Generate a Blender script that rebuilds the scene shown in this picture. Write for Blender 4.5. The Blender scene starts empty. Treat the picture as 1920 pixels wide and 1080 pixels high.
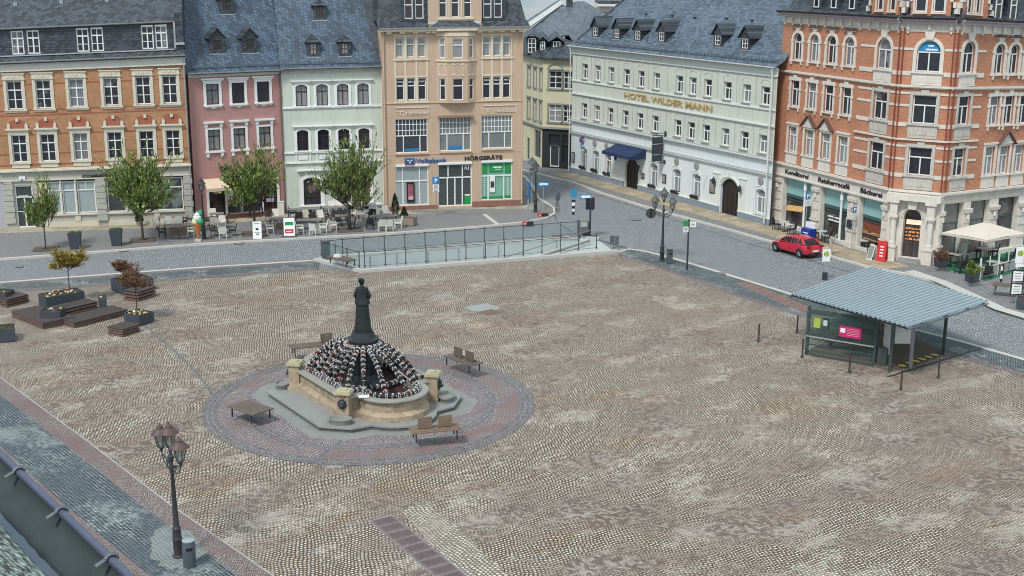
import bpy, bmesh, math, random
from mathutils import Vector, Matrix
from mathutils.geometry import delaunay_2d_cdt
R=math.radians; PI=math.pi; rnd=random.Random(7)
S=bpy.context.scene; COL=S.collection
# ---------------------------------------------------------------- camera, sky, sun, exposure
F,PITCH,ROLL,HC=2350.,R(14.3),R(-0.3),19.0      # focal length in px of a 1920 px wide frame
dn=Vector((math.sin(ROLL)*math.cos(PITCH),math.cos(ROLL)*math.cos(PITCH),math.sin(PITCH)))
fw=(Vector((0,0,1))-dn*dn.z).normalized(); rt=dn.cross(fw)
def ray(px,py):
    v=Vector(((px-960)/F,(py-540)/F,1)); return Vector((v.dot(rt),v.dot(fw),-v.dot(dn)))
def P(px,py,z=0.0):                              # photo pixel -> point at height z
    r=ray(px,py); t=(HC-z)/-r.z; return Vector((r.x*t,r.y*t,z))
def PD(px,py,Y):                                 # photo pixel -> point at distance Y
    r=ray(px,py); t=Y/r.y; return Vector((r.x*t,Y,HC+r.z*t))
cam=bpy.data.cameras.new('camera'); co=bpy.data.objects.new('camera',cam); COL.objects.link(co)
cam.sensor_width=36; cam.lens=36*F/1920; cam.clip_start=.2; cam.clip_end=3000
# camera axes in world: x right, y up, z back
def w(v): return Vector((v.dot(rt),v.dot(fw),-v.dot(dn)))
X,Y_,Z=w(Vector((1,0,0))),w(Vector((0,-1,0))),w(Vector((0,0,-1)))
M=Matrix((X,Y_,Z)).transposed().to_4x4(); M.translation=(0,0,HC); co.matrix_world=M
S.camera=co
SUN_EL,SUN_AZ=R(52),R(-150)                      # overcast daylight from behind the camera's left shoulder
W=bpy.data.worlds.new('World'); S.world=W; W.use_nodes=True
nt=W.node_tree; bg=nt.nodes['Background']
sky=nt.nodes.new('ShaderNodeTexSky'); sky.sky_type='NISHITA'; sky.sun_disc=False
sky.sun_elevation=SUN_EL; sky.sun_rotation=R(150); sky.air_density=1.6; sky.dust_density=2.5
tc=nt.nodes.new('ShaderNodeTexCoord'); mp=nt.nodes.new('ShaderNodeMapping'); mp.inputs['Scale'].default_value=(2,2,9)
nz=nt.nodes.new('ShaderNodeTexNoise'); nz.inputs['Scale'].default_value=2.2; nz.inputs['Detail'].default_value=6
rp=nt.nodes.new('ShaderNodeValToRGB'); rp.color_ramp.elements[0].position=.36; rp.color_ramp.elements[1].position=.62
rp.color_ramp.elements[0].color=(.45,.45,.45,1)
mx=nt.nodes.new('ShaderNodeMix'); mx.data_type='RGBA'; mx.inputs[7].default_value=(5.4,5.75,6.1,1)
nt.links.new(tc.outputs['Generated'],mp.inputs[0]); nt.links.new(mp.outputs[0],nz.inputs['Vector'])
nt.links.new(nz.outputs[0],rp.inputs[0]); nt.links.new(rp.outputs[0],mx.inputs[0])
nb=nt.nodes.new('ShaderNodeTexNoise'); nb.inputs['Scale'].default_value=3.1; nb.inputs['Detail'].default_value=5; nt.links.new(mp.outputs[0],nb.inputs['Vector'])
rb_=nt.nodes.new('ShaderNodeValToRGB'); rb_.color_ramp.elements[0].position=.42; rb_.color_ramp.elements[1].position=.6; rb_.color_ramp.elements[0].color=(.42,.68,.80,1); rb_.color_ramp.elements[1].color=(.74,.74,.745,1); nt.links.new(nb.outputs[0],rb_.inputs[0])
vm_=nt.nodes.new('ShaderNodeVectorMath'); vm_.operation='SCALE'; vm_.inputs[3].default_value=8.6; nt.links.new(rb_.outputs[0],vm_.inputs[0]); nt.links.new(vm_.outputs[0],mx.inputs[7])
nt.links.new(sky.outputs[0],mx.inputs[6]); nt.links.new(mx.outputs[2],bg.inputs[0]); bg.inputs[1].default_value=.11
sl=bpy.data.lights.new('sun','SUN'); sl.energy=2.3; sl.angle=R(12); sl.color=(1,.965,.92)
so=bpy.data.objects.new('sun',sl); COL.objects.link(so)
sd=Vector((math.sin(SUN_AZ)*math.cos(SUN_EL),math.cos(SUN_AZ)*math.cos(SUN_EL),math.sin(SUN_EL)))
so.rotation_euler=sd.to_track_quat('Z','Y').to_euler()
S.view_settings.view_transform='Standard'; S.view_settings.look='None'; S.view_settings.gamma=1
S.view_settings.exposure=0.33
S.render.engine='CYCLES'; S.cycles.filter_width=1.0
# ---------------------------------------------------------------- materials
class E:                                         # tiny expression wrapper over shader nodes
    def __init__(s,nt,k): s.nt,s.k=nt,k
    def m(s,op,*a,c=False):
        n=s.nt.nodes.new('ShaderNodeMath'); n.operation=op; n.use_clamp=c
        for i,x in enumerate((s,)+a):
            if isinstance(x,E): s.nt.links.new(x.k,n.inputs[i])
            else: n.inputs[i].default_value=x
        return E(s.nt,n.outputs[0])
    def __add__(s,o): return s.m('ADD',o)
    def __sub__(s,o): return s.m('SUBTRACT',o)
    def __neg__(s): return s.m('MULTIPLY',-1.)
    def __mul__(s,o): return s.m('MULTIPLY',o)
    def __truediv__(s,o): return s.m('DIVIDE',o)
    def ss(s,a,b):
        n=s.nt.nodes.new('ShaderNodeMapRange'); n.interpolation_type='SMOOTHSTEP'
        n.inputs[1].default_value=a; n.inputs[2].default_value=b; s.nt.links.new(s.k,n.inputs[0]); return E(s.nt,n.outputs[0])
def lk(nt,a,inp):
    if isinstance(a,E): a=a.k
    if isinstance(a,(tuple,list)): inp.default_value=tuple(a)+(1,) if len(a)==3 and len(inp.default_value)==4 else a
    elif isinstance(a,(int,float)): inp.default_value=a
    else: nt.links.new(a,inp)
def mixc(nt,f,a,b,mode='MIX'):
    n=nt.nodes.new('ShaderNodeMix'); n.data_type='RGBA'; n.blend_type=mode
    lk(nt,f,n.inputs[0]); lk(nt,a,n.inputs[6]); lk(nt,b,n.inputs[7]); return n.outputs[2]
def noise(nt,vec,scale,detail=3,rough=.55):
    n=nt.nodes.new('ShaderNodeTexNoise'); n.inputs['Scale'].default_value=scale; n.inputs['Detail'].default_value=detail
    n.inputs['Roughness'].default_value=rough; nt.links.new(vec,n.inputs['Vector']); return E(nt,n.outputs[0])
def mapping(nt,vec,rot=(0,0,0),sc=(1,1,1)):
    n=nt.nodes.new('ShaderNodeMapping'); n.inputs['Rotation'].default_value=rot; n.inputs['Scale'].default_value=sc
    nt.links.new(vec,n.inputs[0]); return n.outputs[0]
def objc(nt): return nt.nodes.new('ShaderNodeTexCoord').outputs['Object']
def comb(nt,x,y,z=0.0):
    n=nt.nodes.new('ShaderNodeCombineXYZ'); lk(nt,x,n.inputs[0]); lk(nt,y,n.inputs[1]); lk(nt,z,n.inputs[2]); return n.outputs[0]
def sepa(nt,v):
    n=nt.nodes.new('ShaderNodeSeparateXYZ'); nt.links.new(v,n.inputs[0]); return [E(nt,o) for o in n.outputs]
def ramp(nt,f,stops):
    n=nt.nodes.new('ShaderNodeValToRGB'); lk(nt,f,n.inputs[0]); e=n.color_ramp.elements
    while len(e)<len(stops): e.new(.5)
    for q,(p,c) in zip(e,stops): q.position=p; q.color=tuple(c)+(1,)
    return n.outputs[0]
def bump(nt,h,st=.4,dist=.02):
    n=nt.nodes.new('ShaderNodeBump'); n.inputs['Strength'].default_value=st; n.inputs['Distance'].default_value=dist
    lk(nt,h,n.inputs['Height']); return n.outputs[0]
MC={}
def new(name,rough=.7,metal=0,spec=.4):
    m=bpy.data.materials.new(name); m.use_nodes=True; nt=m.node_tree; b=nt.nodes['Principled BSDF']
    b.inputs['Roughness'].default_value=rough; b.inputs['Metallic'].default_value=metal
    b.inputs['Specular IOR Level'].default_value=spec; return m,nt,b
def mul(c,k): return tuple(min(1,x*k) for x in c)
def plain(name,c,rough=.7,var=.14,sc=1.3,metal=0,spec=.4,fine=8,bmp=.1):
    if name in MC: return MC[name]
    m,nt,b=new(name,rough,metal,spec); v=objc(nt)
    a=noise(nt,v,sc,5); f=noise(nt,v,fine,3)
    col=ramp(nt,a*.6+f*.4,[(.3,mul(c,1-var)),(.5,c),(.72,mul(c,1+var*.7))])
    nt.links.new(col,b.inputs[0])
    if bmp: nt.links.new(bump(nt,f,bmp,.01),b.inputs['Normal'])
    MC[name]=m; return m
def render_wall(name,c,var=.08,dirt=(.3,.28,.25),streak=.25):   # plaster with rain streaks and stains
    if name in MC: return MC[name]
    m,nt,b=new(name,.88,0,.2); v=objc(nt)
    a=noise(nt,v,.5,5); s=noise(nt,mapping(nt,v,sc=(3.5,3.5,.35)),1.,5,.65); f=noise(nt,v,30,2)
    col=ramp(nt,a,[(.3,mul(c,1-var)),(.7,mul(c,1+var))])
    col=mixc(nt,s.ss(.48,.74)*(streak*1.7),col,dirt); col=mixc(nt,f*.12,col,mul(c,.6))
    nt.links.new(col,b.inputs[0]); nt.links.new(bump(nt,f,.15,.006),b.inputs['Normal']); MC[name]=m; return m
def brickm(name,c1,c2,mort,w=.25,h=.075,ms=.012,rot=0,var=.3,bmp=.3,sc=1,rough=.8,off=.5,xz=True,patch=None):
    if name in MC: return MC[name]
    m,nt,b=new(name,rough,0,.3); v=objc(nt); x,y,z=sepa(nt,v)
    vec=comb(nt,x,z) if xz else comb(nt,x,y)
    if xz=='w':
        g=nt.nodes.new('ShaderNodeNewGeometry'); x,y,z=sepa(nt,g.outputs['Position']); vec=comb(nt,x,y)
    if rot: vec=mapping(nt,vec,rot=(0,0,rot))
    n=nt.nodes.new('ShaderNodeTexBrick'); nt.links.new(vec,n.inputs['Vector'])
    for k,q in (('Color1',c1),('Color2',c2),('Mortar',mort)): n.inputs[k].default_value=tuple(q)+(1,)
    n.inputs['Scale'].default_value=1; n.inputs['Mortar Size'].default_value=ms; n.inputs['Brick Width'].default_value=w
    n.inputs['Row Height'].default_value=h; n.inputs['Bias'].default_value=-.1; n.offset=off; n.inputs['Mortar Smooth'].default_value=.4
    a=noise(nt,v,.7,5); f=noise(nt,v,5,3)
    col=mixc(nt,1.0,n.outputs[0],ramp(nt,a*.6+f*.4,[(.3,(1-var,)*3),(.68,(1.0+var*.4,)*3)]),'MULTIPLY')
    if patch: col=mixc(nt,noise(nt,v,1.6,6,.7).ss(.5,.68)*.6,col,patch)
    nt.links.new(col,b.inputs[0]); nt.links.new(bump(nt,(E(nt,n.outputs[1])*-1.)+f*.3,bmp,.02),b.inputs['Normal'])
    MC[name]=m; return m
def slate(name,c,w=.32,h=.2,rot=0,ms=.022,slope=1.0,hl=1.5,gap=.28):   # small overlapping slates, each its own shade
    if name in MC: return MC[name]
    m,nt,b=new(name,.55,0,.5); v=objc(nt); x,y,z=sepa(nt,v)
    vec=comb(nt,x,z*slope)
    if rot: vec=mapping(nt,vec,rot=(0,0,rot))
    x,y,_=sepa(nt,vec); rw=y/h; ro=rw.m('FLOOR'); fr=rw-ro
    cc=x/w+ro.m('MODULO',2.)*.5; cl=cc.m('FLOOR'); fc=cc-cl
    wn=nt.nodes.new('ShaderNodeTexWhiteNoise'); wn.noise_dimensions='2D'; nt.links.new(comb(nt,cl,ro),wn.inputs['Vector'])
    r_=E(nt,wn.outputs[0]); edge=(fc-.5).m('ABSOLUTE').ss(.5-ms/w,.5).m('MAXIMUM',fr.m('MULTIPLY',-1.).ss(-2.2*ms/h,0.))
    a=noise(nt,v,.45,5)
    col=ramp(nt,r_*.55+a*.75,[(.3,mul(c,.62)),(.55,c),(.85,mul(c,hl))])
    col=mixc(nt,edge,col,mul(c,gap)); nt.links.new(col,b.inputs[0])
    nt.links.new(bump(nt,fr*-.7+edge*-.6+r_*.3,.55,.03),b.inputs['Normal'])
    nt.links.new((r_*.25+.4).k,b.inputs['Roughness']); MC[name]=m; return m
def rotsc(nt,pos,az,stretch):       # axis along direction az, compressed so that features stretch along it
    return mapping(nt,mapping(nt,pos,rot=(0,0,-az)),sc=(1./stretch,1,1))
def cobble(name,s,A,B,mort,az=0.,wave=.1,per=1.6,paz=R(36),pst=3.,psc=.5,amt=.5,hue=None,sand=None,sandamt=0.,jw=.3,bmp=.8,jb=.5,wob_=.25):
    """rows of small stones, gently waved; A = main stone colours, B = colours inside the irregular stained patches"""
    if name in MC: return MC[name]
    m,nt,b=new(name,.75,0,.35); g=nt.nodes.new('ShaderNodeNewGeometry'); pos=g.outputs['Position']
    w1=noise(nt,pos,.55,2); w2=noise(nt,mapping(nt,pos,sc=(1,1,1),rot=(0,0,1.)),.7,2)
    x,y,_=sepa(nt,mapping(nt,pos,rot=(0,0,-az))); x=x+w1*wob_*2.; y=y+w2*wob_*2.
    y=y-(x*(PI*2/per)).m('SINE')*wave
    rw=y/s; ro=rw.m('FLOOR'); fr=rw-ro
    w0=nt.nodes.new('ShaderNodeTexWhiteNoise'); w0.noise_dimensions='1D'; lk(nt,ro,w0.inputs['W'])
    cc=x/(s*1.12)+ro.m('MODULO',2.)*.5+E(nt,w0.outputs[0])*.25; cl=cc.m('FLOOR'); fc=cc-cl
    wn=nt.nodes.new('ShaderNodeTexWhiteNoise'); wn.noise_dimensions='2D'; nt.links.new(comb(nt,cl,ro),wn.inputs['Vector'])
    q=E(nt,wn.outputs[0])
    d=((fr-.5).m('ABSOLUTE').m('POWER',3.)+(fc-.5).m('ABSOLUTE').m('POWER',3.)).m('POWER',.3333)+q*.05
    joint=d.ss(jw,.47)
    pm=rotsc(nt,pos,paz,pst); p1=noise(nt,pm,psc,7,.6); p2=noise(nt,pos,1.1,4,.6); p3=noise(nt,pos,.07,2)
    mask=(p1*.62+p2*.2+p3*.18+(q-.5)*.09+(amt-.5)*.35).ss(.49,.56)
    ca=ramp(nt,q*.75+p2*.3,A); cb=ramp(nt,q*.8+p1*.3,B)
    col=mixc(nt,mask,ca,cb)
    if hue: col=mixc(nt,noise(nt,rotsc(nt,pos,paz,2.),.33,5,.6).ss(.52,.66)*hue[1],col,mixc(nt,1.,col,hue[0],'MULTIPLY'))
    mc=mixc(nt,mask*jb,mort,cb)
    if sand:
        sa=(noise(nt,rotsc(nt,pos,paz+.1,1.7),.5,8,.68)+(q-.5)*.1).ss(.50,.66)*sandamt; mc=mixc(nt,sa,mc,sand); col=mixc(nt,sa*.3,col,sand); 
        joint=joint*(sa*-.5+1.) if 0 else joint
    col=mixc(nt,joint,col,mc); nt.links.new(col,b.inputs[0])
    nt.links.new(bump(nt,joint*-1.+q*.3,bmp,.03),b.inputs['Normal']); MC[name]=m; return m
def emit(name,c,k=1.):
    if name in MC: return MC[name]
    m,nt,b=new(name,.5); b.inputs[0].default_value=tuple(c)+(1,); b.inputs['Emission Color'].default_value=tuple(c)+(1,)
    b.inputs['Emission Strength'].default_value=k; MC[name]=m; return m
def glassm(name,tint=(.75,.88,.86),op=.3,rough=.05):
    if name in MC: return MC[name]
    m=bpy.data.materials.new(name); m.use_nodes=True; nt=m.node_tree; nt.nodes.clear()
    o=nt.nodes.new('ShaderNodeOutputMaterial'); t=nt.nodes.new('ShaderNodeBsdfTransparent'); t.inputs[0].default_value=tuple(tint)+(1,)
    p=nt.nodes.new('ShaderNodeBsdfPrincipled'); p.inputs[0].default_value=(.3,.4,.4,1); p.inputs['Roughness'].default_value=rough
    p.inputs['Specular IOR Level'].default_value=.6
    x=nt.nodes.new('ShaderNodeMixShader'); x.inputs[0].default_value=op
    nt.links.new(t.outputs[0],x.inputs[1]); nt.links.new(p.outputs[0],x.inputs[2]); nt.links.new(x.outputs[0],o.inputs[0]); MC[name]=m; return m
def panem(name,dark=(.022,.024,.032),light=(.3,.31,.33),amt=.38,k=7.,sp=.7):   # window glass, some with curtains drawn behind
    if name in MC: return MC[name]
    m,nt,b=new(name,.08,0,sp); v=objc(nt); x,y,z=sepa(nt,v)
    oi=nt.nodes.new('ShaderNodeObjectInfo'); r_=E(nt,oi.outputs['Random'])
    fold=(x*k*6.).m('SINE')*.5+.5
    off=comb(nt,x+r_*37.,z+r_*11.); n=noise(nt,off,1.1,3); n2=noise(nt,off,4,4)
    cur=(n*.55+r_*.6).ss(1.05-amt,1.12-amt)*(n2*.4+.5)*(fold*.35+.65)
    col=mixc(nt,cur,mixc(nt,n2,mul(dark,.5),mul(dark,1.7)),light)
    nt.links.new(col,b.inputs[0]); MC[name]=m; return m
# ---------------------------------------------------------------- mesh builder
class MB:
    def __init__(s): s.v=[];s.f=[];s.mi=[];s.M=None;s.cur=0
    def add(s,vs,fs):
        n=len(s.v); s.v+=[tuple((s.M@Vector(v)) if s.M else v) for v in vs]
        s.f+=[tuple(n+i for i in f) for f in fs]; s.mi+=[s.cur]*len(fs); return s
    def box(s,x0,x1,y0,y1,z0,z1):
        if x0>x1:x0,x1=x1,x0
        if y0>y1:y0,y1=y1,y0
        if z0>z1:z0,z1=z1,z0
        return s.add([(x0,y0,z0),(x1,y0,z0),(x1,y1,z0),(x0,y1,z0),(x0,y0,z1),(x1,y0,z1),(x1,y1,z1),(x0,y1,z1)],
            [(0,3,2,1),(4,5,6,7),(0,1,5,4),(1,2,6,5),(2,3,7,6),(3,0,4,7)])
    def poly(s,pts): return s.add(pts,[tuple(range(len(pts)))])
    def quadslab(s,a,b,c,d,t):      # thick quad: offset down by t along z
        o=Vector((0,0,-t)); P_=[Vector(p) for p in (a,b,c,d)]; return s.add(P_+[p+o for p in P_],[(0,1,2,3),(7,6,5,4),(0,4,5,1),(1,5,6,2),(2,6,7,3),(3,7,4,0)])
    def prism(s,out,z0,z1):
        n=len(out); return s.add([(x,y,z0) for x,y in out]+[(x,y,z1) for x,y in out],
            [tuple(range(n))[::-1],tuple(range(n,2*n))]+[(i,(i+1)%n,n+(i+1)%n,n+i) for i in range(n)])
    def prismy(s,out,y0,y1):        # outline in x,z ; extruded along y
        n=len(out); return s.add([(x,y0,z) for x,z in out]+[(x,y1,z) for x,z in out],
            [tuple(range(n)),tuple(range(n,2*n))[::-1]]+[((i+1)%n,i,n+i,n+(i+1)%n) for i in range(n)])
    def prismx(s,out,x0,x1):
        n=len(out); return s.add([(x0,y,z) for y,z in out]+[(x1,y,z) for y,z in out],
            [tuple(range(n)),tuple(range(n,2*n))[::-1]]+[((i+1)%n,i,n+i,n+(i+1)%n) for i in range(n)])
    def tube(s,pts,r,n=8,cap=True):
        pts=[Vector(p) for p in pts]; rs=r if isinstance(r,(list,tuple)) else [r]*len(pts); vs=[];fs=[]
        up=None
        for i,p in enumerate(pts):
            t=(pts[min(i+1,len(pts)-1)]-pts[max(i-1,0)]).normalized()
            if up is None: up=Vector((0,0,1)) if abs(t.z)<.9 else Vector((1,0,0))
            a=t.cross(up).normalized(); b=a.cross(t).normalized(); up=b
            for k in range(n):
                g=2*PI*k/n; vs.append(p+(a*math.cos(g)+b*math.sin(g))*rs[i])
        for i in range(len(pts)-1):
            for k in range(n): fs.append((i*n+k,i*n+(k+1)%n,(i+1)*n+(k+1)%n,(i+1)*n+k))
        if cap: fs+= [tuple(range(n)),tuple(range((len(pts)-1)*n,len(pts)*n))[::-1]]
        return s.add(vs,fs)
    def lathe(s,prof,n=16,c=(0,0,0),sx=1,sy=1,fold=None):
        vs=[];fs=[]
        for r_,z in prof:
            for k in range(n):
                g=2*PI*k/n; q=r_*(1+(fold(g,z) if fold else 0)); vs.append((c[0]+q*math.cos(g)*sx,c[1]+q*math.sin(g)*sy,c[2]+z))
        for i in range(len(prof)-1):
            for k in range(n): fs.append((i*n+k,i*n+(k+1)%n,(i+1)*n+(k+1)%n,(i+1)*n+k))
        fs+=[tuple(range(n))[::-1],tuple(range((len(prof)-1)*n,len(prof)*n))]
        return s.add(vs,fs)
    def ball(s,c,r,n=10,m=6,sc=(1,1,1)):
        return s.lathe([(r*math.sin(PI*i/m)+1e-4,-r*math.cos(PI*i/m)*sc[2]) for i in range(m+1)],n,c,sc[0],sc[1])
    def loft(s,rings,cap=True):     # rings: lists of 3D points, equal length
        n=len(rings[0]); vs=[p for r_ in rings for p in r_]; fs=[]
        for i in range(len(rings)-1):
            for k in range(n): fs.append((i*n+k,i*n+(k+1)%n,(i+1)*n+(k+1)%n,(i+1)*n+k))
        if cap: fs+=[tuple(range(n))[::-1],tuple(range((len(rings)-1)*n,len(rings)*n))]
        return s.add(vs,fs)
    def build(s,name,mat,parent=None,loc=None,rz=0,warp=0,smooth=False,bev=0):
        if warp: s.v=[(x,y,z*(1+warp*x)) for x,y,z in s.v]
        me=bpy.data.meshes.new(name); me.from_pydata([tuple(v) for v in s.v],[],s.f)
        mats=mat if isinstance(mat,(list,tuple)) else [mat]
        for q in mats: me.materials.append(q)
        me.polygons.foreach_set('material_index',s.mi)
        bm=bmesh.new(); bm.from_mesh(me)
        if smooth=='n' or len(s.f)<40000: bmesh.ops.recalc_face_normals(bm,faces=bm.faces)
        bm.to_mesh(me); bm.free()
        if smooth: me.polygons.foreach_set('use_smooth',[True]*len(me.polygons)); 
        me.update(); o=bpy.data.objects.new(name,me); COL.objects.link(o)
        if parent: o.parent=parent
        if loc is not None: o.location=loc
        o.rotation_euler.z=rz
        if smooth:
            try: me.set_sharp_from_angle(angle=R(42))
            except Exception: pass
        if bev:
            b=o.modifiers.new('bevel','BEVEL'); b.width=bev; b.segments=2; b.limit_method='ANGLE'
        return o
def tag(o,label=None,cat=None,group=None,kind=None):
    if label: o['label']=label
    if cat: o['category']=cat
    if group: o['group']=group
    if kind: o['kind']=kind
    return o
def empty(name,loc,rz=0,label=None,cat=None,group=None):
    o=bpy.data.objects.new(name,None); COL.objects.link(o); o.location=loc; o.rotation_euler.z=rz; o.empty_display_size=.3
    return tag(o,label,cat,group)
def kids(o): return [c for c in KID if c.parent==o]
def copy_tree(o,loc=None,rz=None,label=None,group=None,tilt=None):
    def rec(a,par):
        c=a.copy(); COL.objects.link(c)
        if par: c.parent=par
        for ch in a.children: rec(ch,c)
        return c
    c=rec(o,None)
    if loc is not None: c.location=loc
    if rz is not None: c.rotation_euler.z=rz
    if label: c['label']=label
    if group: c['group']=group
    return c
def sheet(name,out,z,mat,holes=(),kind='structure',thick=0,label=None,cat=None):
    vs=[];es=[];polys=[out]+list(holes)
    for pl in polys:
        n=len(vs); vs+=[Vector((p[0],p[1])) for p in pl]; es+=[(n+i,n+(i+1)%len(pl)) for i in range(len(pl))]
    r_=delaunay_2d_cdt(vs,es,[],1,1e-5); V=[(p.x,p.y,z) for p in r_[0]]
    def ins(p,pl):
        c=False; j=len(pl)-1
        for i in range(len(pl)):
            if (pl[i][1]>p[1])!=(pl[j][1]>p[1]) and p[0]<(pl[j][0]-pl[i][0])*(p[1]-pl[i][1])/(pl[j][1]-pl[i][1])+pl[i][0]: c=not c
            j=i
        return c
    m=MB(); fs=[]
    for f in r_[2]:
        cx=sum(V[i][0] for i in f)/len(f); cy=sum(V[i][1] for i in f)/len(f)
        if ins((cx,cy),out) and not any(ins((cx,cy),h) for h in holes): fs.append(tuple(f))
    m.add(V,fs)
    if thick:
        for pl in polys:
            for i in range(len(pl)):
                a,b=pl[i],pl[(i+1)%len(pl)]; m.poly([(a[0],a[1],z-thick),(b[0],b[1],z-thick),(b[0],b[1],z),(a[0],a[1],z)])
    o=m.build(name,mat)
    for p in o.data.polygons:
        if abs(p.normal.z)>.9 and p.normal.z<0: p.flip()
    return tag(o,label,cat,None,kind)
def strip(pts,w,side=0):          # polyline -> outline of width w ; side 0 centred, 1 left, -1 right
    pts=[Vector(p[:2]) for p in pts]; L=[];Rr=[]
    for i,p in enumerate(pts):
        t=(pts[min(i+1,len(pts)-1)]-pts[max(i-1,0)]).normalized(); n=Vector((-t.y,t.x))
        a,b={0:(w/2,w/2),1:(w,0),-1:(0,w)}[side]; L.append(p+n*a); Rr.append(p-n*b)
    return [tuple(p) for p in L]+[tuple(p) for p in Rr[::-1]]
def text(name,body,h,mat,parent,loc,rot=(R(90),0,0),wid=None,ext=.02,bold=0.,align='LEFT'):
    c=bpy.data.curves.new(name,'FONT'); c.body=body; c.size=h*1.38; c.extrude=ext; c.offset=bold; c.align_x=align
    c.resolution_u=2; t=bpy.data.objects.new(name,c); COL.objects.link(t); bpy.context.view_layer.update()
    me=bpy.data.meshes.new_from_object(t); bpy.data.objects.remove(t); 
    xs=[v.co.x for v in me.vertices] or [0,1]
    if wid:
        k=wid/max(1e-3,max(xs)-min(xs)); 
        for v in me.vertices: v.co.x*=k
    me.materials.clear(); me.materials.append(mat)
    o=bpy.data.objects.new(name,me); COL.objects.link(o); o.parent=parent; o.location=loc; o.rotation_euler=rot; return o
# ---------------------------------------------------------------- shared materials
white=plain('white_paint',(.78,.79,.78),.5,.05); offw=plain('off_white',(.66,.65,.6),.75,.1)
cream=plain('cream_stone',(.60,.56,.46),.8,.12); gstone=plain('greenish_stone',(.43,.425,.38),.85,.14)
zinc=plain('zinc',(.50,.53,.55),.4,.15,metal=.6); darkz=plain('dark_zinc',(.12,.14,.16),.45,.2,metal=.3)
darkm=plain('dark_metal',(.035,.042,.05),.45,.2); blackp=plain('black_paint',(.02,.021,.024),.45,.2)
brownf=plain('brown_frame',(.045,.032,.028),.5,.2); pane=panem('window_glass'); paneb=panem('window_glass_bare',amt=.15)
panec=panem('window_glass_curtained',light=(.42,.43,.42),amt=.95); paneg=panem('shop_glass',(.045,.05,.052),(.25,.3,.3),.35)
panel_=panem('shop_glass_pale',(.20,.25,.26),(.4,.46,.46),.9); sl_blue=slate('slate_blue',(.058,.088,.128),.36,.24,rot=R(38),slope=1.25,hl=1.6,ms=.034)
sl_hot=slate('slate_hotel',(.085,.115,.15),.34,.22,slope=1.4,ms=.022,hl=1.5,gap=.4); sl_dk=slate('slate_dark',(.04,.048,.058),.34,.22,rot=R(-20),slope=1.3,hl=1.8)
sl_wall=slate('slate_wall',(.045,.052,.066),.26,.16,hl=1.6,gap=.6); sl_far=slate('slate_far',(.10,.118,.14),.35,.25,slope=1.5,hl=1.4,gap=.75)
glass=glassm('railing_glass',(.955,.985,.98),.04); glassd=glassm('shelter_glass',(.90,.95,.935),.035)
woodd=plain('weathered_wood',(.14,.11,.09),.8,.3,sc=3); rust=plain('rust_sandstone',(.26,.13,.11),.85,.2)
wickw=plain('white_wicker',(.66,.64,.58),.7,.1); wickd=plain('dark_wicker',(.035,.033,.034),.7,.2); wickb=plain('brown_wicker',(.10,.075,.062),.7,.2)
gold=plain('gold_letters',(.62,.42,.14),.4,.1,metal=.4); blueb=plain('sign_blue',(.03,.10,.32),.4,.1); signb=plain('traffic_blue',(.02,.2,.5),.35,.1)
signw=plain('sign_white',(.8,.8,.8),.4,.04); red=plain('signal_red',(.55,.03,.03),.45,.1); greys=plain('sign_back_grey',(.18,.2,.22),.5,.15,metal=.4)
# ---------------------------------------------------------------- facade kit
def archpts(w,z0,h,rise,n=10):     # closed outline of an opening with an arched head, x from -w/2..w/2
    if rise<=0: return [(-w/2,z0),(w/2,z0),(w/2,z0+h),(-w/2,z0+h)]
    rr=(w*w/4+rise*rise)/(2*rise); cz=z0+h-rr; a0=math.asin(min(1,(w/2)/rr)); 
    if rise>w/2-1e-4: a0=PI/2
    return [(-w/2,z0),(w/2,z0)]+[(rr*math.sin(a0-2*a0*i/n),cz+rr*math.cos(a0-2*a0*i/n)) for i in range(n+1)]
SPLIT={'string_course','stone_band','window_trim','roof_flank','window_sill','brick_band','step','gable_side','gable_trim','price_strip','white_poster','green_poster','relief_panel','roof_vent','roof_step','gable_scroll','cellar_window','blind_box','colonnette','hood','window_poster','transom','bow_cap','window_banner','plinth','sill_course','door_frame','ground_floor_trim','side_wall','pediment','facade_grooves'}
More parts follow.
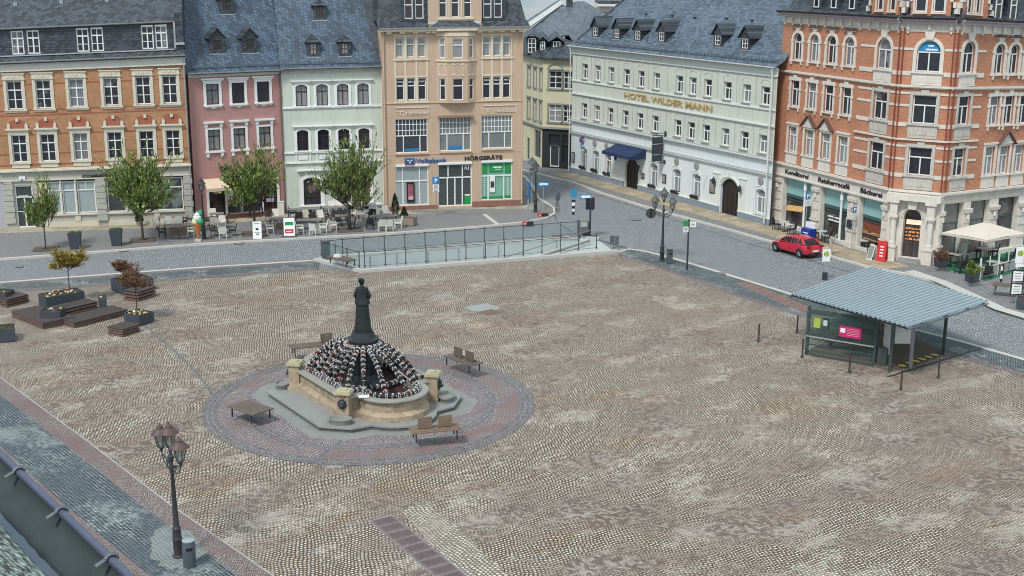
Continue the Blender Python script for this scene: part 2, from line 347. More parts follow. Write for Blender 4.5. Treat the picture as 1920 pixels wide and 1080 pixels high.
class Fac:
    def __init__(s,root,A,B,k=0.):
        s.root=root; s.A=Vector((A[0],A[1],0)); s.B=Vector((B[0],B[1],0)); d=s.B-s.A; s.L=d.length; s.az=math.atan2(d.y,d.x); s.k=k
        s.off=s.A-Vector((root.location.x,root.location.y,0)); s.rot=Matrix.Rotation(s.az,3,'Z'); s.cache={}
    def put(s,o,u=0,y=0,z=0,par=None):
        if par is None: o.parent=s.root; o.location=s.off+s.rot@Vector((u,y,z*(1+s.k*u))); o.rotation_euler.z=s.az
        return o
    def world(s,u,y,z): return s.A+s.rot@Vector((u,y,z*(1+s.k*u)))
    def part(s,mb,name,mat,**kw):
        if name not in SPLIT: return s.put(mb.build(name,mat,warp=s.k,**kw))
        par=list(range(len(mb.v)))
        def fd(a):
            while par[a]!=a: par[a]=par[par[a]]; a=par[a]
            return a
        for fc in mb.f:
            for i in fc[1:]: par[fd(i)]=fd(fc[0])
        grp={}
        for i in range(len(mb.v)): grp.setdefault(fd(i),[]).append(i)
        G=[[ids,[min(mb.v[i][k] for i in ids) for k in range(3)],[max(mb.v[i][k] for i in ids) for k in range(3)]] for ids in grp.values()]
        ch=True
        while ch:
            ch=False
            for a in range(len(G)):
                for b in range(a+1,len(G)):
                    if all(G[a][1][k]-.03<=G[b][2][k] and G[b][1][k]-.03<=G[a][2][k] for k in range(3)):
                        G[a]=[G[a][0]+G[b][0],[min(p,q) for p,q in zip(G[a][1],G[b][1])],[max(p,q) for p,q in zip(G[a][2],G[b][2])]]; del G[b]; ch=True; break
                if ch: break
        own={}
        for gi,(ids,_,_) in enumerate(G):
            for i in ids: own[i]=gi
        for gi,(ids,_,_) in enumerate(G):
            ix={i:k for k,i in enumerate(ids)}; m=MB(); m.v=[mb.v[i] for i in ids]; m.f=[tuple(ix[i] for i in fc) for fc in mb.f if own[fc[0]]==gi]; m.mi=[0]*len(m.f); o=s.put(m.build(name,mat,warp=s.k,**kw))
        return o
    def bands(s,zs,ops,h,u0,u1,y,mat,name):
        for z in zs:
            cuts=sorted((o[0]-o[2]/2-.2,o[0]+o[2]/2+.2) for o in ops if o[1]-.05<z+h and z<o[1]+o[3]+.05); u=u0; m=MB()
            for a,b in cuts+[(u1,u1)]:
                if a-u>.04: m.box(u,a,y,.01,z,z+h)
                u=max(u,b)
            if m.f: s.part(m,name,mat)
    def uz(s,px,py):
        r=ray(px,py); n=s.rot@Vector((0,1,0)); t=(s.A.dot(n))/(r.x*n.x+r.y*n.y); p=Vector((r.x*t,r.y*t,0))-s.A
        u=p.dot(s.rot@Vector((1,0,0))); return u,(HC+r.z*t)/(1+s.k*u)
    def roofpt(s,px,py,ze,sl):
        r=ray(px,py); n=s.rot@Vector((0,1,0)); t=(ze-sl*s.A.dot(n)-HC)/(r.z-sl*(r.x*n.x+r.y*n.y)); p=Vector((r.x*t,r.y*t,0))-s.A
        return p.dot(s.rot@Vector((1,0,0))),p.dot(n),HC+r.z*t
    def wall(s,z0,z1,mat,ops=(),u0=0,u1=None,name='wall',y=0.,rev=.24,revm=None):
        """front sheet with real openings (uc,z0,w,h,rise) and their reveals"""
        u1=s.L if u1 is None else u1; m=MB()
        us=sorted({u0,u1}|{round(o[0]+q*o[2]/2,4) for o in ops for q in (-1,1)}); zs=sorted({z0,z1}|{round(o[1],4) for o in ops}|{round(o[1]+o[3],4) for o in ops})
        us=[q for q in us if u0-1e-6<=q<=u1+1e-6]; zs=[q for q in zs if z0-1e-6<=q<=z1+1e-6]
        for i in range(len(us)-1):
            for j in range(len(zs)-1):
                a,b,c,d=us[i],us[i+1],zs[j],zs[j+1]; cu,cz=(a+b)/2,(c+d)/2
                if any(abs(cu-o[0])<o[2]/2 and o[1]<cz<o[1]+o[3] for o in ops): continue
                m.poly([(a,y,c),(b,y,c),(b,y,d),(a,y,d)])
        for o in ops:
            uc,oz,w_,h=o[:4]; rise=o[4] if len(o)>4 else 0
            pts=[(uc+p[0],p[1]) for p in archpts(w_,oz,h,rise)]
            if rise>0:
                top=oz+h; q=pts[2:]
                for i in range(len(q)-1): m.poly([(q[i][0],y,q[i][1]),(q[i][0],y,top),(q[i+1][0],y,top),(q[i+1][0],y,q[i+1][1])])
            for i in range(len(pts)):
                a,b=pts[i],pts[(i+1)%len(pts)]; m.poly([(a[0],y,a[1]),(a[0],y+rev,a[1]),(b[0],y+rev,b[1]),(b[0],y,b[1])])
        o_=m.build(name,mat,warp=s.k); return s.put(o_)
    def win(s,u,z,w_,h,rise=0,cols=2,tf=.68,tcols=None,hb=(),fwd=.07,fm=None,pm=None,sur=None,y=.14,name='window',sm=None,div=None,label=None):
        """window = frame mesh with a pane and, if asked, a surround as sub-parts"""
        key=(round(w_,2),round(h,2),rise,cols,tf,tcols,hb,fwd,id(fm),id(pm),str(sur),name,y,str(div)); fm=fm or white; pm=pm or pane
        if key in s.cache:
            src=s.cache[key]; o=src.copy(); COL.objects.link(o); 
            for ch in list(src.children):
                c=ch.copy(); COL.objects.link(c); c.parent=o
            return s.put(o,u,0,z)
        m=MB(); t=.05; out=archpts(w_,0,h,rise); inn=[(x*(1-2*fwd/w_),fwd+(zz*(1-2*fwd/h))) for x,zz in out]
        for i in range(len(out)):
            j=(i+1)%len(out); a,b,c,d=out[i],out[j],inn[j],inn[i]
            m.add([(a[0],y,a[1]),(b[0],y,b[1]),(c[0],y,c[1]),(d[0],y,d[1]),(a[0],y+t,a[1]),(b[0],y+t,b[1]),(c[0],y+t,c[1]),(d[0],y+t,d[1])],[(0,1,2,3),(3,2,6,7),(4,7,6,5),(0,4,5,1)])
        tz=h*tf if tf else h-fwd
        if tf: m.box(-w_/2+fwd*.6,w_/2-fwd*.6,y-.025,y+t-.005,tz-fwd*.55,tz+fwd*.55)
        if div: xs=[-w_/2+w_*q for q in div]
        else: xs=[-w_/2+w_*i/cols for i in range(1,cols)]
        for x in xs: m.box(x-fwd*.55,x+fwd*.55,y-.015,y+t-.01,fwd*.6,tz if tf else h-fwd*.5)
        tc_=tcols if tcols is not None else cols
        for i in range(1,tc_):
            x=-w_/2+w_*i/tc_; zt=h-fwd*.5-(rise*(2*x/w_)**2 if rise else 0)
            if tf: m.box(x-fwd*.35,x+fwd*.35,y+.003,y+t-.012,tz,zt)
        for q in hb: m.box(-w_/2+fwd*.6,w_/2-fwd*.6,y+.006,y+t-.014,h*q-.022,h*q+.022)
        o=m.build(name,fm); g=MB().add([(x,y+.03,zz) for x,zz in out],[tuple(range(len(out)))]).build('pane',pm,o)
        if sur: 
            b=MB(); sur(b,w_,h,rise); b.build('surround',sm or offw,o)
        s.cache[key]=o
        return s.put(o,u,0,z)
def S_band(b_,top=None,sill=.12,p=.045,cor=0,cd=.16,wide=0,ear=0):   # plain band with optional cornice hood and sill
    def f(m,w_,h,rise):
        o=archpts(w_,0,h,rise); 
        if rise>0:
            q=o[1:]+[o[0]]; q2=[(x+(b_ if x>0 else -b_) if abs(abs(x)-w_/2)<1e-3 else x*(1+2*b_/w_),zz if zz<=0 else zz+b_*(zz-(h-rise))/max(rise,.01)*1.0 if zz>h-rise else zz) for x,zz in q]
            for i in range(len(q)-1):
                a,b,c,d=q[i],q[i+1],q2[i+1],q2[i]
                if a[1]==0 and b[1]==0: continue
                m.add([(a[0],-p,a[1]),(b[0],-p,b[1]),(c[0],-p,c[1]),(d[0],-p,d[1]),(a[0],.02,a[1]),(b[0],.02,b[1]),(c[0],.02,c[1]),(d[0],.02,d[1])],[(0,1,2,3),(3,2,6,7),(0,4,5,1)])
            zt=h+b_
        else:
            m.box(-w_/2-b_,-w_/2,-p,.02,0,h); m.box(w_/2,w_/2+b_,-p,.02,0,h); t_=top if top is not None else b_
            m.box(-w_/2-b_,w_/2+b_,-p-.002,.02,h,h+t_); zt=h+t_
        if sill: m.box(-w_/2-b_-.06-wide,w_/2+b_+.06+wide,-.13,.1,-sill,0)
        if cor: m.box(-w_/2-b_-.1-wide,w_/2+b_+.1+wide,-cd,.02,zt+.003,zt+cor*.45); m.box(-w_/2-b_-.17-wide,w_/2+b_+.17+wide,-cd-.06,.02,zt+cor*.45,zt+cor)
        if ear: 
            for q in (-1,1): m.box(q*(w_/2+b_*.2),q*(w_/2+b_+.02),-.1,.02,-sill-ear,-sill)
    f.__name__='sb'; return f
class _SurKey: pass
def house(name,label,A,B,k=0,cat='building',group='houses round the square'):
    root=empty(name,(A[0],A[1],0),0,label,cat,group); return root,Fac(root,A,B,k)
def pipe(f,u,z0,z1,y=-.12,mat=None,name='downpipe',r=.055):
    f.part(MB().tube([(u,y,z0),(u,y,z1-.35),(u,y-.1,z1)],r,6),name,mat or zinc,smooth=True)
def gutter(f,u0,u1,y,z,mat=None,r=.1):
    m=MB(); n=6; pr=[(y+r*math.cos(PI+PI*i/n),z+r*math.sin(PI+PI*i/n)) for i in range(n+1)]
    m.prismx(pr,u0,u1); f.part(m,'gutter',mat or zinc)
def roofslab(f,pts,mat,name='roof',t=.12):
    a,b,c,d=[Vector(p) for p in pts]; f.part(MB().quadslab(a,b,c,d,t),name,mat)
def dormer(f,u,z0,w_,h,ze,sl,ww,wh,wz,fm,pitch=.75,ov=.14,mat=None,cheek=None,name='dormer',hip=False,pm=None,wcols=2,hb=(.5,),flat=False):
    """gabled roof window: front wall stands on the slope where the roof has height z0"""
    y0=(z0-ze)/sl; mat=mat or sl_dk; cheek=cheek or sl_wall
    body=MB(); top=z0+h; yb=(top-ze)/sl+.1
    hw=w_/2; wu=ww/2
    for a,b,c,d in ((-hw,-wu,z0,top),(wu,hw,z0,top),(-wu,wu,z0,wz),(-wu,wu,wz+wh,top)): body.box(a,b,y0,y0+.09,c,d)
    for q in (-1,1): body.add([(q*hw,y0+.05,z0),(q*hw,y0+.05,top),(q*hw,yb,top),(q*(hw-.06),y0+.05,z0),(q*(hw-.06),y0+.05,top),(q*(hw-.06),yb,top)],[(0,1,2),(3,5,4),(0,3,4,1),(1,4,5,2),(0,2,5,3)])
    ap=top+(w_/2+ov)*pitch; body.prismy([(-hw,top),(hw,top),(0,top+hw*pitch)],y0,y0+.08)
    o=f.part(_off(body,u),name,cheek)
    rf=MB(); yr=(ap-ze)/sl; ye=(top-.05-ze)/sl; yo=y0-.16; e=hw+ov; hy=y0+.35 if hip else yo
    for q in (-1,1):
        pa=[(q*e,yo,top-ov*pitch*.6),(0,hy,ap),(0,yr,ap),(q*e,ye,top-ov*pitch*.6)]
        rf.quadslab(*[(x+u,y,z) for x,y,z in pa],.06)
    if hip: rf.add([(u-e,yo,top-ov*pitch*.6),(u+e,yo,top-ov*pitch*.6),(u,hy,ap+.004)],[(0,1,2)])
    r_=rf.build('dormer_roof',mat,o)
    m=MB(); t=.05
    m.box(u-wu,u-wu+t,y0+.01,y0+.07,wz,wz+wh); m.box(u+wu-t,u+wu,y0+.01,y0+.07,wz,wz+wh); m.box(u-wu+t,u+wu-t,y0+.012,y0+.07,wz,wz+t); m.box(u-wu+t,u+wu-t,y0+.012,y0+.07,wz+wh-t,wz+wh)
    for i in range(1,wcols): m.box(u-wu+ww*i/wcols-.022,u-wu+ww*i/wcols+.022,y0+.016,y0+.06,wz+t,wz+wh-t)
    for q in hb: m.box(u-wu+t,u+wu-t,y0+.02,y0+.056,wz+wh*q-.02,wz+wh*q+.02)
    wn=m.build('window',fm,o); MB().poly([(u-wu,y0+.05,wz),(u+wu,y0+.05,wz),(u+wu,y0+.05,wz+wh),(u-wu,y0+.05,wz+wh)]).build('pane',pm or paneb,wn)
    MB().box(u-hw-.05,u+hw+.05,y0-.1,y0+.05,z0-.05,z0+.02).build('sill',zinc,o)
    return o
def _off(m,u): m.v=[(x+u,y,z) for x,y,z in m.v]; return m
def snowguard(f,u0,u1,y,z,sl,mat=None):
    m=MB(); n=max(2,int((u1-u0)/.45))
    for i in range(n+1):
        u=u0+(u1-u0)*i/n; m.box(u-.018,u+.018,y-.02,y+.02,z-.05,z+.2)
    m.box(u0,u1,y-.028,y+.028,z+.15,z+.19); m.box(u0,u1,y-.024,y+.024,z+.05,z+.08); f.part(m,'snow_guard',mat or darkz)
def side_walls(f,u0,u1,z,d,mat,zb=0,both=True):
    m=MB(); m.box(u0,u0+.05,.02,d,zb,z); m.box(u1-.05,u1,.021,d,zb,z); m.box(u0+.05,u1-.05,d-.1,d-.002,zb,z); f.part(m,'side_wall',mat)
# ================= far left neighbour (only its corner shows)
_a=P(364,420); A1=Vector((-37.97,91.02,0)); B1=Vector((-24.26,93.78,0)); d1=(B1-A1).normalized()
r0,f0=house('corner_house','pale lilac rendered house cut off by the left edge of the photo',A1-d1*7,A1+d1*.42)
lil=render_wall('lilac_render',(.42,.40,.46))
f0.wall(0,12.1,lil,[(5.6,1.1,1.1,2.0)]); f0.win(5.6,1.1,1.1,2.0,fm=brownf); side_walls(f0,0,f0.L,12.1,9,lil)
roofslab(f0,[(-.1,-.3,12.1),(f0.L+.0,-.3,12.1),(f0.L+.0,5,16.5),(-.1,5,16.5)],sl_dk)
# ================= orange brick bank house
r1,f=house('bank_house','orange brick house with grey stone bank front and slate attic storey, leftmost',A1,B1,.0028)
f.off=Vector((0,0,0))
ob=brickm('orange_brick',(.50,.26,.135),(.41,.20,.10),(.36,.25,.17),.26,.085,.008,var=.28)
rb=brickm('red_brick_band',(.40,.12,.07),(.34,.10,.06),(.3,.18,.13),.26,.085,.008,var=.2)
c6=[1.9,3.89,6.19,8.62,10.9,12.8]
r2=[(c,8.85,1.06,2.02) for c in c6]; r1_=[(c,5.0,1.04,2.0) for c in c6]
f.wall(4.5,11.55,ob,r2+r1_,u0=.42)
def S2(m,w_,h,rise):
    m.box(-w_/2-.2,-w_/2,-.05,.02,-.02,h+.05); m.box(w_/2,w_/2+.2,-.05,.02,-.02,h+.05); m.box(-w_/2-.2,w_/2+.2,-.06,.02,h+.05,h+.52)
    m.box(-w_/2-.27,w_/2+.27,-.11,.02,h+.12,h+.18); m.box(-w_/2-.27,w_/2+.27,-.12,.02,h+.5,h+.58); m.box(-.12,.12,-.1,.0,h+.24,h+.42)
    m.box(-w_/2+.05,-.2,-.085,.0,h+.25,h+.42); m.box(.2,w_/2-.05,-.085,.0,h+.25,h+.42)
    m.box(-w_/2-.28,w_/2+.28,-.13,.1,-.1,-.02); m.box(-w_/2-.24,w_/2+.24,-.07,.02,-.22,-.1)
def S1(m,w_,h,rise):
    m.box(-w_/2-.2,-w_/2,-.05,.02,-.1,h); m.box(w_/2,w_/2+.2,-.05,.02,-.1,h); m.box(-w_/2-.2,w_/2+.2,-.06,.02,h,h+.36)
    for i in range(5): m.box(-w_/2+.03+i*.22,-w_/2+.16+i*.22,-.085,.0,h+.1,h+.26)
    m.box(-w_/2-.32,w_/2+.32,-.2,.02,h+.36,h+.47); m.box(-w_/2-.22,w_/2+.22,-.12,.08,-.12,-.0); m.box(-w_/2-.1,w_/2+.1,-.05,.0,-.42,-.12)
    for q in (-1,1):
        m.box(q*(w_/2-.02),q*(w_/2+.2),-.14,.02,h+.47,h+.74); m.prismy([(q*(w_/2-.02),h+.74),(q*(w_/2+.2),h+.74),(q*(w_/2+.09),h+.95)],-.12,.0)
    m.box(-.1,.1,-.12,.0,h+.98,h+1.22)
for c in c6:
    f.win(c,8.85,1.06,2.02,hb=(.34,),sur=S2,sm=cream,fwd=.075); f.win(c,5.0,1.04,2.0,hb=(.34,),sur=S1,sm=cream,fwd=.075)
    f.part(MB().prismy([(c+.85*math.cos(PI*i/12),7.38+.75*math.sin(PI*i/12)) for i in range(13)],-.018,.01),'brick_arch',rb)
f.bands((4.75,5.55,6.95,8.35,8.72,10.55),r2+r1_,.1,.42,f.L,-.014,rb,'brick_band')
f.part(MB().box(.3,f.L+.02,-.05,.05,11.55,12.2).box(.25,f.L+.05,-.16,-.05,11.55,11.66).box(.25,f.L+.1,-.3,-.05,12.05,12.2),'cornice',offw)
f.part(MB().box(.3,f.L+.02,-.16,.02,4.42,4.52).box(.3,f.L+.04,-.26,.02,4.32,4.42).box(.3,f.L+.02,-.12,.02,3.62,3.7),'cornice',cream)
gops=[(1.9,.15,1.25,3.15),(4.93,1.08,4.1,2.5),(10.56,1.08,5.6,2.6)]
f.wall(0,4.4,gstone,gops,u0=.42)
f.win(1.9,.15,1.25,3.15,cols=2,tf=.72,tcols=1,hb=(.38,),pm=paneg,name='door',fwd=.09,y=.1)
def rust_pil(u0,u1,z0,z1,mat=None):
    m=MB(); z=z0; i=0
    while z<z1-.05:
        h=min(.42,z1-z); e=.0 if i%2 else .05; m.box(u0-e,u1+e,-.12-e*.6,.0,z+.015,z+h-.015); z+=h; i+=1
    f.part(m,'pilaster',mat or gstone)
for a,b in ((.55,1.15),(2.58,2.85),(7.05,7.68),(13.4,13.98)): rust_pil(a,b,.5,3.6)
xs=[(2.9,3.55),(3.6,4.5),(4.62,5.54),(5.68,6.96)]
for i,(a,b) in enumerate(xs): f.win((a+b)/2,1.1,b-a,2.4,cols=1,tf=.72,tcols=2 if b-a>1 else 1,pm=panel_ if i else emit('lit_bank_window',(.75,.66,.42),.35),fwd=.07,y=.08)
for a,b in ((7.8,9.1),(9.25,11.15),(11.3,13.3)): f.win((a+b)/2,1.1,b-a,2.5,cols=1,tf=.7,tcols=2,pm=paneg,fwd=.07,y=.08)
m=MB()
for u in (4.56,5.61,9.18,11.23): m.tube([(u,-.06,1.1),(u,-.06,3.3),(u,-.06,3.55)],[.05,.045,.08],8)
f.part(m,'colonnette',cream)
m=MB(); m.box(2.85,7.1,-.14,.0,.98,1.08); m.box(7.7,13.4,-.14,.0,.98,1.08); m.box(2.86,7.05,-.05,.0,.12,.5); m.box(7.75,13.35,-.05,.0,.12,.5); m.box(11.1,11.5,-.08,0,.5,.98); m.box(5.4,5.8,-.08,0,.5,.98)
f.part(m,'sill_course',cream)
text('bank_sign','COMMERZBANK',.27,plain('sign_dark',(.03,.03,.03),.5),r1,f.off+f.rot@Vector((6.1,-.06,3.76)),(R(90),0,f.az),wid=3.3,bold=.008)
b=f.part(MB().box(1.68,2.12,-.12,-.02,3.62,3.98),'poster_sign',signw); MB().prismy([(1.8,3.7),(2.0,3.7),(1.9,3.9)],-.13,-.12).build('arrow_mark',signb,b)
f.part(MB().box(1.5,2.25,-.05,-.01,2.5,2.55),'door_sign',signw)
# attic
roofslab(f,[(.2,-.4,12.22),(f.L+.1,-.4,12.22),(f.L+.1,.35,12.6),(.2,.35,12.6)],sl_dk); gutter(f,.2,f.L+.1,-.42,12.28)
dw=[2.37,3.45,6.87,7.88,11.42,12.4]
f.wall(12.5,14.6,sl_wall,[(c,12.72,.86,1.66) for c in dw],u0=.5,u1=13.3,y=.3,name='attic_wall')
for c in dw:
    o=f.win(c,12.72,.86,1.66,hb=(.33,),fwd=.085,y=.36); 
f.part(MB().box(.5,13.3,.2,.32,12.6,12.68),'lead_flashing',zinc)
roofslab(f,[(.3,.1,14.62),(13.4,.1,14.62),(13.4,5.5,19.3),(.3,5.5,19.3)],sl_dk); gutter(f,.3,13.4,.08,14.62)
for u in (2.2,5.4,8.6): f.part(MB().box(u-.12,u+.12,1.75,1.95,16.1,16.32).box(u-.03,u+.03,1.7,1.75,16.2,16.4),'roof_step',zinc)
f.part(MB().prismx([(.2,12.3),(.2,15.2),(5.2,19.6),(6,12.3)],13.42,13.98),'party_wall',sl_wall); f.part(MB().box(13.38,14.05,.0,.2,12.95,13.1),'ledge',zinc)
side_walls(f,.45,f.L-.02,12.2,9,gstone); pipe(f,f.L-.08,.2,12.1)
for u in (9.9,11.0): f.part(MB().box(u-.3,u+.3,-.01,.0,.1,.32),'cellar_window',blackp)
# ================= pink house
Ap=Vector((-24.22,94.3,0)); Bp=Vector((-17.96,97.85,0))
r2_,f=house('pink_house','dusty pink house with cream awning, three windows per floor and blue slate roof',Ap,Bp,.0006)
pk=render_wall('pink_render',(.46,.25,.235),.06,(.33,.19,.18),.3); k7=f.L/7.64
cu=[c*k7 for c in (1.9,4.0,6.1)]; cl=[c*k7 for c in (1.84,3.94,6.09)]
ops=[(c,8.92,.98,1.55) for c in cu]+[(c,5.45,.95,1.58) for c in cl]+[(c_,.4,w_,2.7) for c_,w_ in ((1.7,1.3),(4.65,3.8))]
f.wall(0,10.98,pk,ops); f.part(MB().box(0,f.L,-.04,.05,10.98,11.3).box(0,f.L,-.14,-.04,11.2,11.3),'cornice',offw)
def Sp2(m,w_,h,rise):
    b_=.2; m.box(-w_/2-b_,-w_/2,-.05,.02,-.02,h); m.box(w_/2,w_/2+b_,-.05,.02,-.02,h); m.box(-w_/2-b_,w_/2+b_,-.06,.02,h,h+.18)
    m.box(-w_/2-b_-.08,w_/2+b_+.08,-.13,.02,h+.18,h+.27); m.box(-w_/2-b_-.17,w_/2+b_+.17,-.2,.02,h+.3,h+.42)
    m.box(-w_/2-b_-.05,w_/2+b_+.05,-.14,.1,-.14,-.02); m.prismy([(-w_/2-b_,-.14),(-w_/2-b_+.1,-.28),(-.35,-.2),(0,-.34),(.35,-.2),(w_/2+b_-.1,-.28),(w_/2+b_,-.14)],-.06,0)
def Sp1(m,w_,h,rise):
    b_=.18; m.box(-w_/2-b_,-w_/2,-.05,.02,-.02,h+.5); m.box(w_/2,w_/2+b_,-.05,.02,-.02,h+.5); m.box(-w_/2,w_/2,-.06,.02,h,h+.14)
    m.box(-w_/2-b_-.12,w_/2+b_+.12,-.2,.02,h+.5,h+.62); m.box(-w_/2-b_-.06,w_/2+b_+.06,-.12,.02,h+.42,h+.5)
    m.box(-w_/2-b_-.08,w_/2+b_+.08,-.14,.1,-.18,-.02)
    for q in (-1,1): m.box(q*(w_/2-.02),q*(w_/2+b_),-.1,0,-.5,-.18); m.box(q*(w_/2-.02),q*(w_/2+b_+.03),-.1,0,h+.2,h+.42)
for c in cu: f.win(c,8.92,.98,1.55,fm=brownf,sur=Sp2,sm=white,fwd=.05)
for c in cl: f.win(c,5.45,.95,1.58,fm=brownf,sur=Sp1,sm=white,fwd=.05,pm=panec)
f.part(MB().box(.02,f.L,-.1,.0,0,.36),'plinth',rust)
f.part(MB().box(1.05,2.35,-.7,-.1,.0,.16).box(2.7,6.6,-.5,-.1,.0,.15),'step',rust)
f.win(1.7,.4,1.3,2.7,cols=1,tf=.76,pm=panem('door_glass',(.035,.022,.022),(.1,.06,.06),.2),fm=brownf,name='door',fwd=.1)
for q,(a,b) in enumerate(((2.76,3.64),(3.72,5.25),(5.35,6.53))): f.win((a+b)/2,.4,b-a,2.7,cols=1,tf=0,fm=white if q<2 else brownf,pm=paneg if q<2 else panem('display_glass',(.04,.02,.02),(.5,.45,.5),.25),fwd=.05)
m=MB()
for u in (.98,2.4,6.6): m.box(u-.08,u+.1,-.09,-.0,.3,3.25)
m.box(2.5,6.68,-.14,0,3.12,3.3); m.box(5.22,5.38,-.07,.1,.4,3.12)
f.part(m,'door_frame',white)
aw=MB(); aw.quadslab((.7,-.02,3.3),(3.2,-.02,3.3),(3.3,-1.25,2.75),(.6,-1.25,2.75),.04); aw.box(.6,3.3,-1.29,-1.25,2.5,2.75)
f.part(aw,'awning',plain('awning_cream',(.66,.52,.38),.8,.08))
pl_=f.part(MB().lathe([(.001,0),(.3,.0),(.3,.04),(.001,.04)],20),'round_sign',plain('sign_tan',(.55,.5,.42),.6)); pl_.rotation_euler.x=R(90); pl_.location+=f.rot@Vector((1.7,.13,2.35))
b=f.part(MB().box(2.52,2.9,-.2,-.12,1.5,2.4),'menu_board',signw); MB().box(2.53,2.89,-.205,-.195,1.32,1.6).build('red_panel',red,b); MB().box(2.53,2.89,-.204,-.13,.62,1.32).build('black_panel',blackp,b)
m=MB(); 
for i in range(9): m.box(5.65+.22*(i%3),5.65+.22*(i%3)+.16,-.0,.12,1.1+.42*(i//3),1.1+.42*(i//3)+.3)
f.part(m,'window_poster',plain('poster_grey',(.4,.38,.42),.7,.4,fine=20))
text('cafe_sign','Café',.36,blackp,r2_,f.off+f.rot@Vector((2.0,-.05,3.85)),(R(90),0,f.az),bold=.008)
slp=1.3
roofslab(f,[(-.05,-.45,11.32),(f.L+.02,-.45,11.32),(f.L+.02,.1,11.75),(-.05,.1,11.75)],sl_blue)
roofslab(f,[(-.05,.1,11.75),(f.L+.0,.1,11.75),(f.L+1.9,6.2,11.75+6.1*slp),(-.05,6.2,11.75+6.1*slp)],sl_blue,t=.1)
gutter(f,-.05,f.L,-.47,11.36); snowguard(f,.2,f.L-.05,-.1,11.6,1)
ze=11.75-.1*slp
for px,py,hw in ((408,101,0),(469,100,0)):
    u,y,z=f.roofpt(px,py,ze,slp); dormer(f,u,z,1.15,1.25,ze,slp,.62,.72,z+.28,brownf,pitch=1.0,mat=sl_wall)
u,y,z=f.roofpt(426,27,ze,slp); dormer(f,u,z,1.15,1.3,ze,slp,.62,.72,z+.28,brownf,pitch=1.0,mat=sl_wall)
side_walls(f,.02,f.L,11.2,9,pk); pipe(f,f.L-.1,.2,11.2,mat=plain('brown_pipe',(.2,.12,.11),.5))
# ================= mint house
Am=Vector((-17.94,97.81,0)); Bm=Vector((-10.31,99.84,0))
r3_,f=house('mint_house','pale mint green house with white arched window surrounds, between pink and peach houses',Am,Bm,.0008)
mt=render_wall('mint_render',(.58,.62,.555),.05,(.36,.40,.36),.3); mu=[1.53,3.13,4.74,6.34]; ml=[1.5,3.12,4.73,6.33]
ops=[(c,8.5,.9,1.66,.16) for c in mu]+[(c,5.02,.88,1.62,.14) for c in ml]+[(2.1,.68,1.34,2.2,.22),(4.67,.72,1.26,2.22,.2),(6.1,.76,1.2,2.18,.2)]
f.wall(.42,11.0,mt,ops)
f.part(MB().box(0,f.L,-.03,.05,11.0,11.45).box(0,f.L,-.14,-.03,11.35,11.46),'cornice',plain('frieze_grey',(.5,.5,.48),.8,.3,fine=5))
Sm=lambda m,w_,h,rise:(S_band(.2,sill=.1)(m,w_,h,rise),m.box(-w_/2-.2,w_/2+.2,-.03,.01,h+.12,h+.26),m.box(-w_/2-.34,w_/2+.34,-.2,.02,h+.26,h+.33))
for c in mu: f.win(c,8.5,.9,1.66,rise=.16,fm=brownf,sur=Sm,sm=white,fwd=.05,pm=panec)
for c in ml: f.win(c,5.02,.88,1.62,rise=.14,fm=brownf,sur=Sm,sm=white,fwd=.05)
for u,w_,z,h in ((2.1,1.34,.68,2.2),(4.67,1.26,.72,2.22),(6.1,1.2,.76,2.18)): f.win(u,z,w_,h,rise=.21,tf=.3,fm=brownf,fwd=.07,pm=panem('shelf_glass',(.04,.035,.04),(.28,.2,.15),.5),sur=Sm2 if 0 else S_band(.3,sill=.14),sm=white)
f.part(MB().box(.95,3.25,-.25,.02,3.42,3.52).box(3.75,6.95,-.25,.02,3.42,3.52),'hood',white)
f.part(MB().box(-.0,f.L,-.1,.02,8.32,8.42).box(-.0,f.L,-.1,.02,4.82,4.92).box(-.0,f.L,-.14,.02,4.02,4.12),'string_course',white)
m=MB()
for c in ml: m.box(c-.6,c-.5,-.05,0,4.14,4.8); m.box(c+.5,c+.6,-.05,0,4.14,4.8); m.box(c-.35,c+.35,-.06,0,4.32,4.62)
f.part(m,'relief_panel',white)
pg=plain('plinth_bluegrey',(.22,.27,.33),.85,.15); f.wall(0,.42,pg,[(1.35,.1,.4,.22),(1.85,.1,.4,.22),(5.75,.14,.45,.24),(6.35,.14,.45,.24)],name='plinth',y=-.04)
f.part(MB().box(.2,f.L-.2,.12,.14,.05,.4),'cellar_window',blackp)
ze=11.5; slm=1.4
roofslab(f,[(-.02,-.45,11.47),(f.L+.05,-.45,11.47),(f.L+.05,.02,11.8),(-.02,.02,11.8)],sl_blue)
roofslab(f,[(.0,.02,11.8),(f.L-.35,.02,11.8),(f.L-1.3,5.2,11.8+5.18*slm),(.0,5.2,11.8+5.18*slm)],sl_blue)
m=MB(); m.add([(f.L-.36,.03,11.8),(f.L-1.31,5.2,19.05),(f.L+.3,5.2,19.05),(f.L+.3,.03,11.8)],[(0,1,2,3)]); f.part(m,'roof_flank',sl_wall)
gutter(f,-.02,f.L+.03,-.47,11.5); snowguard(f,.1,f.L-.1,-.15,11.68,1)
zb=11.8-.02*slm
for px,py in ((588,107),(647,106)):
    u,y,z=f.roofpt(px,py,zb,slm); dormer(f,u,z,.95,1.2,zb,slm,.52,.85,z+.2,brownf,pitch=.8,mat=sl_dk,hip=True,pm=panec)
u,y,z=f.roofpt(600,38,zb,slm); dormer(f,u,z,.95,1.2,zb,slm,.52,.85,z+.2,brownf,pitch=.8,mat=sl_dk,hip=True)
side_walls(f,.02,f.L,11.4,9,mt); pipe(f,f.L-.08,.2,11.3,mat=white)
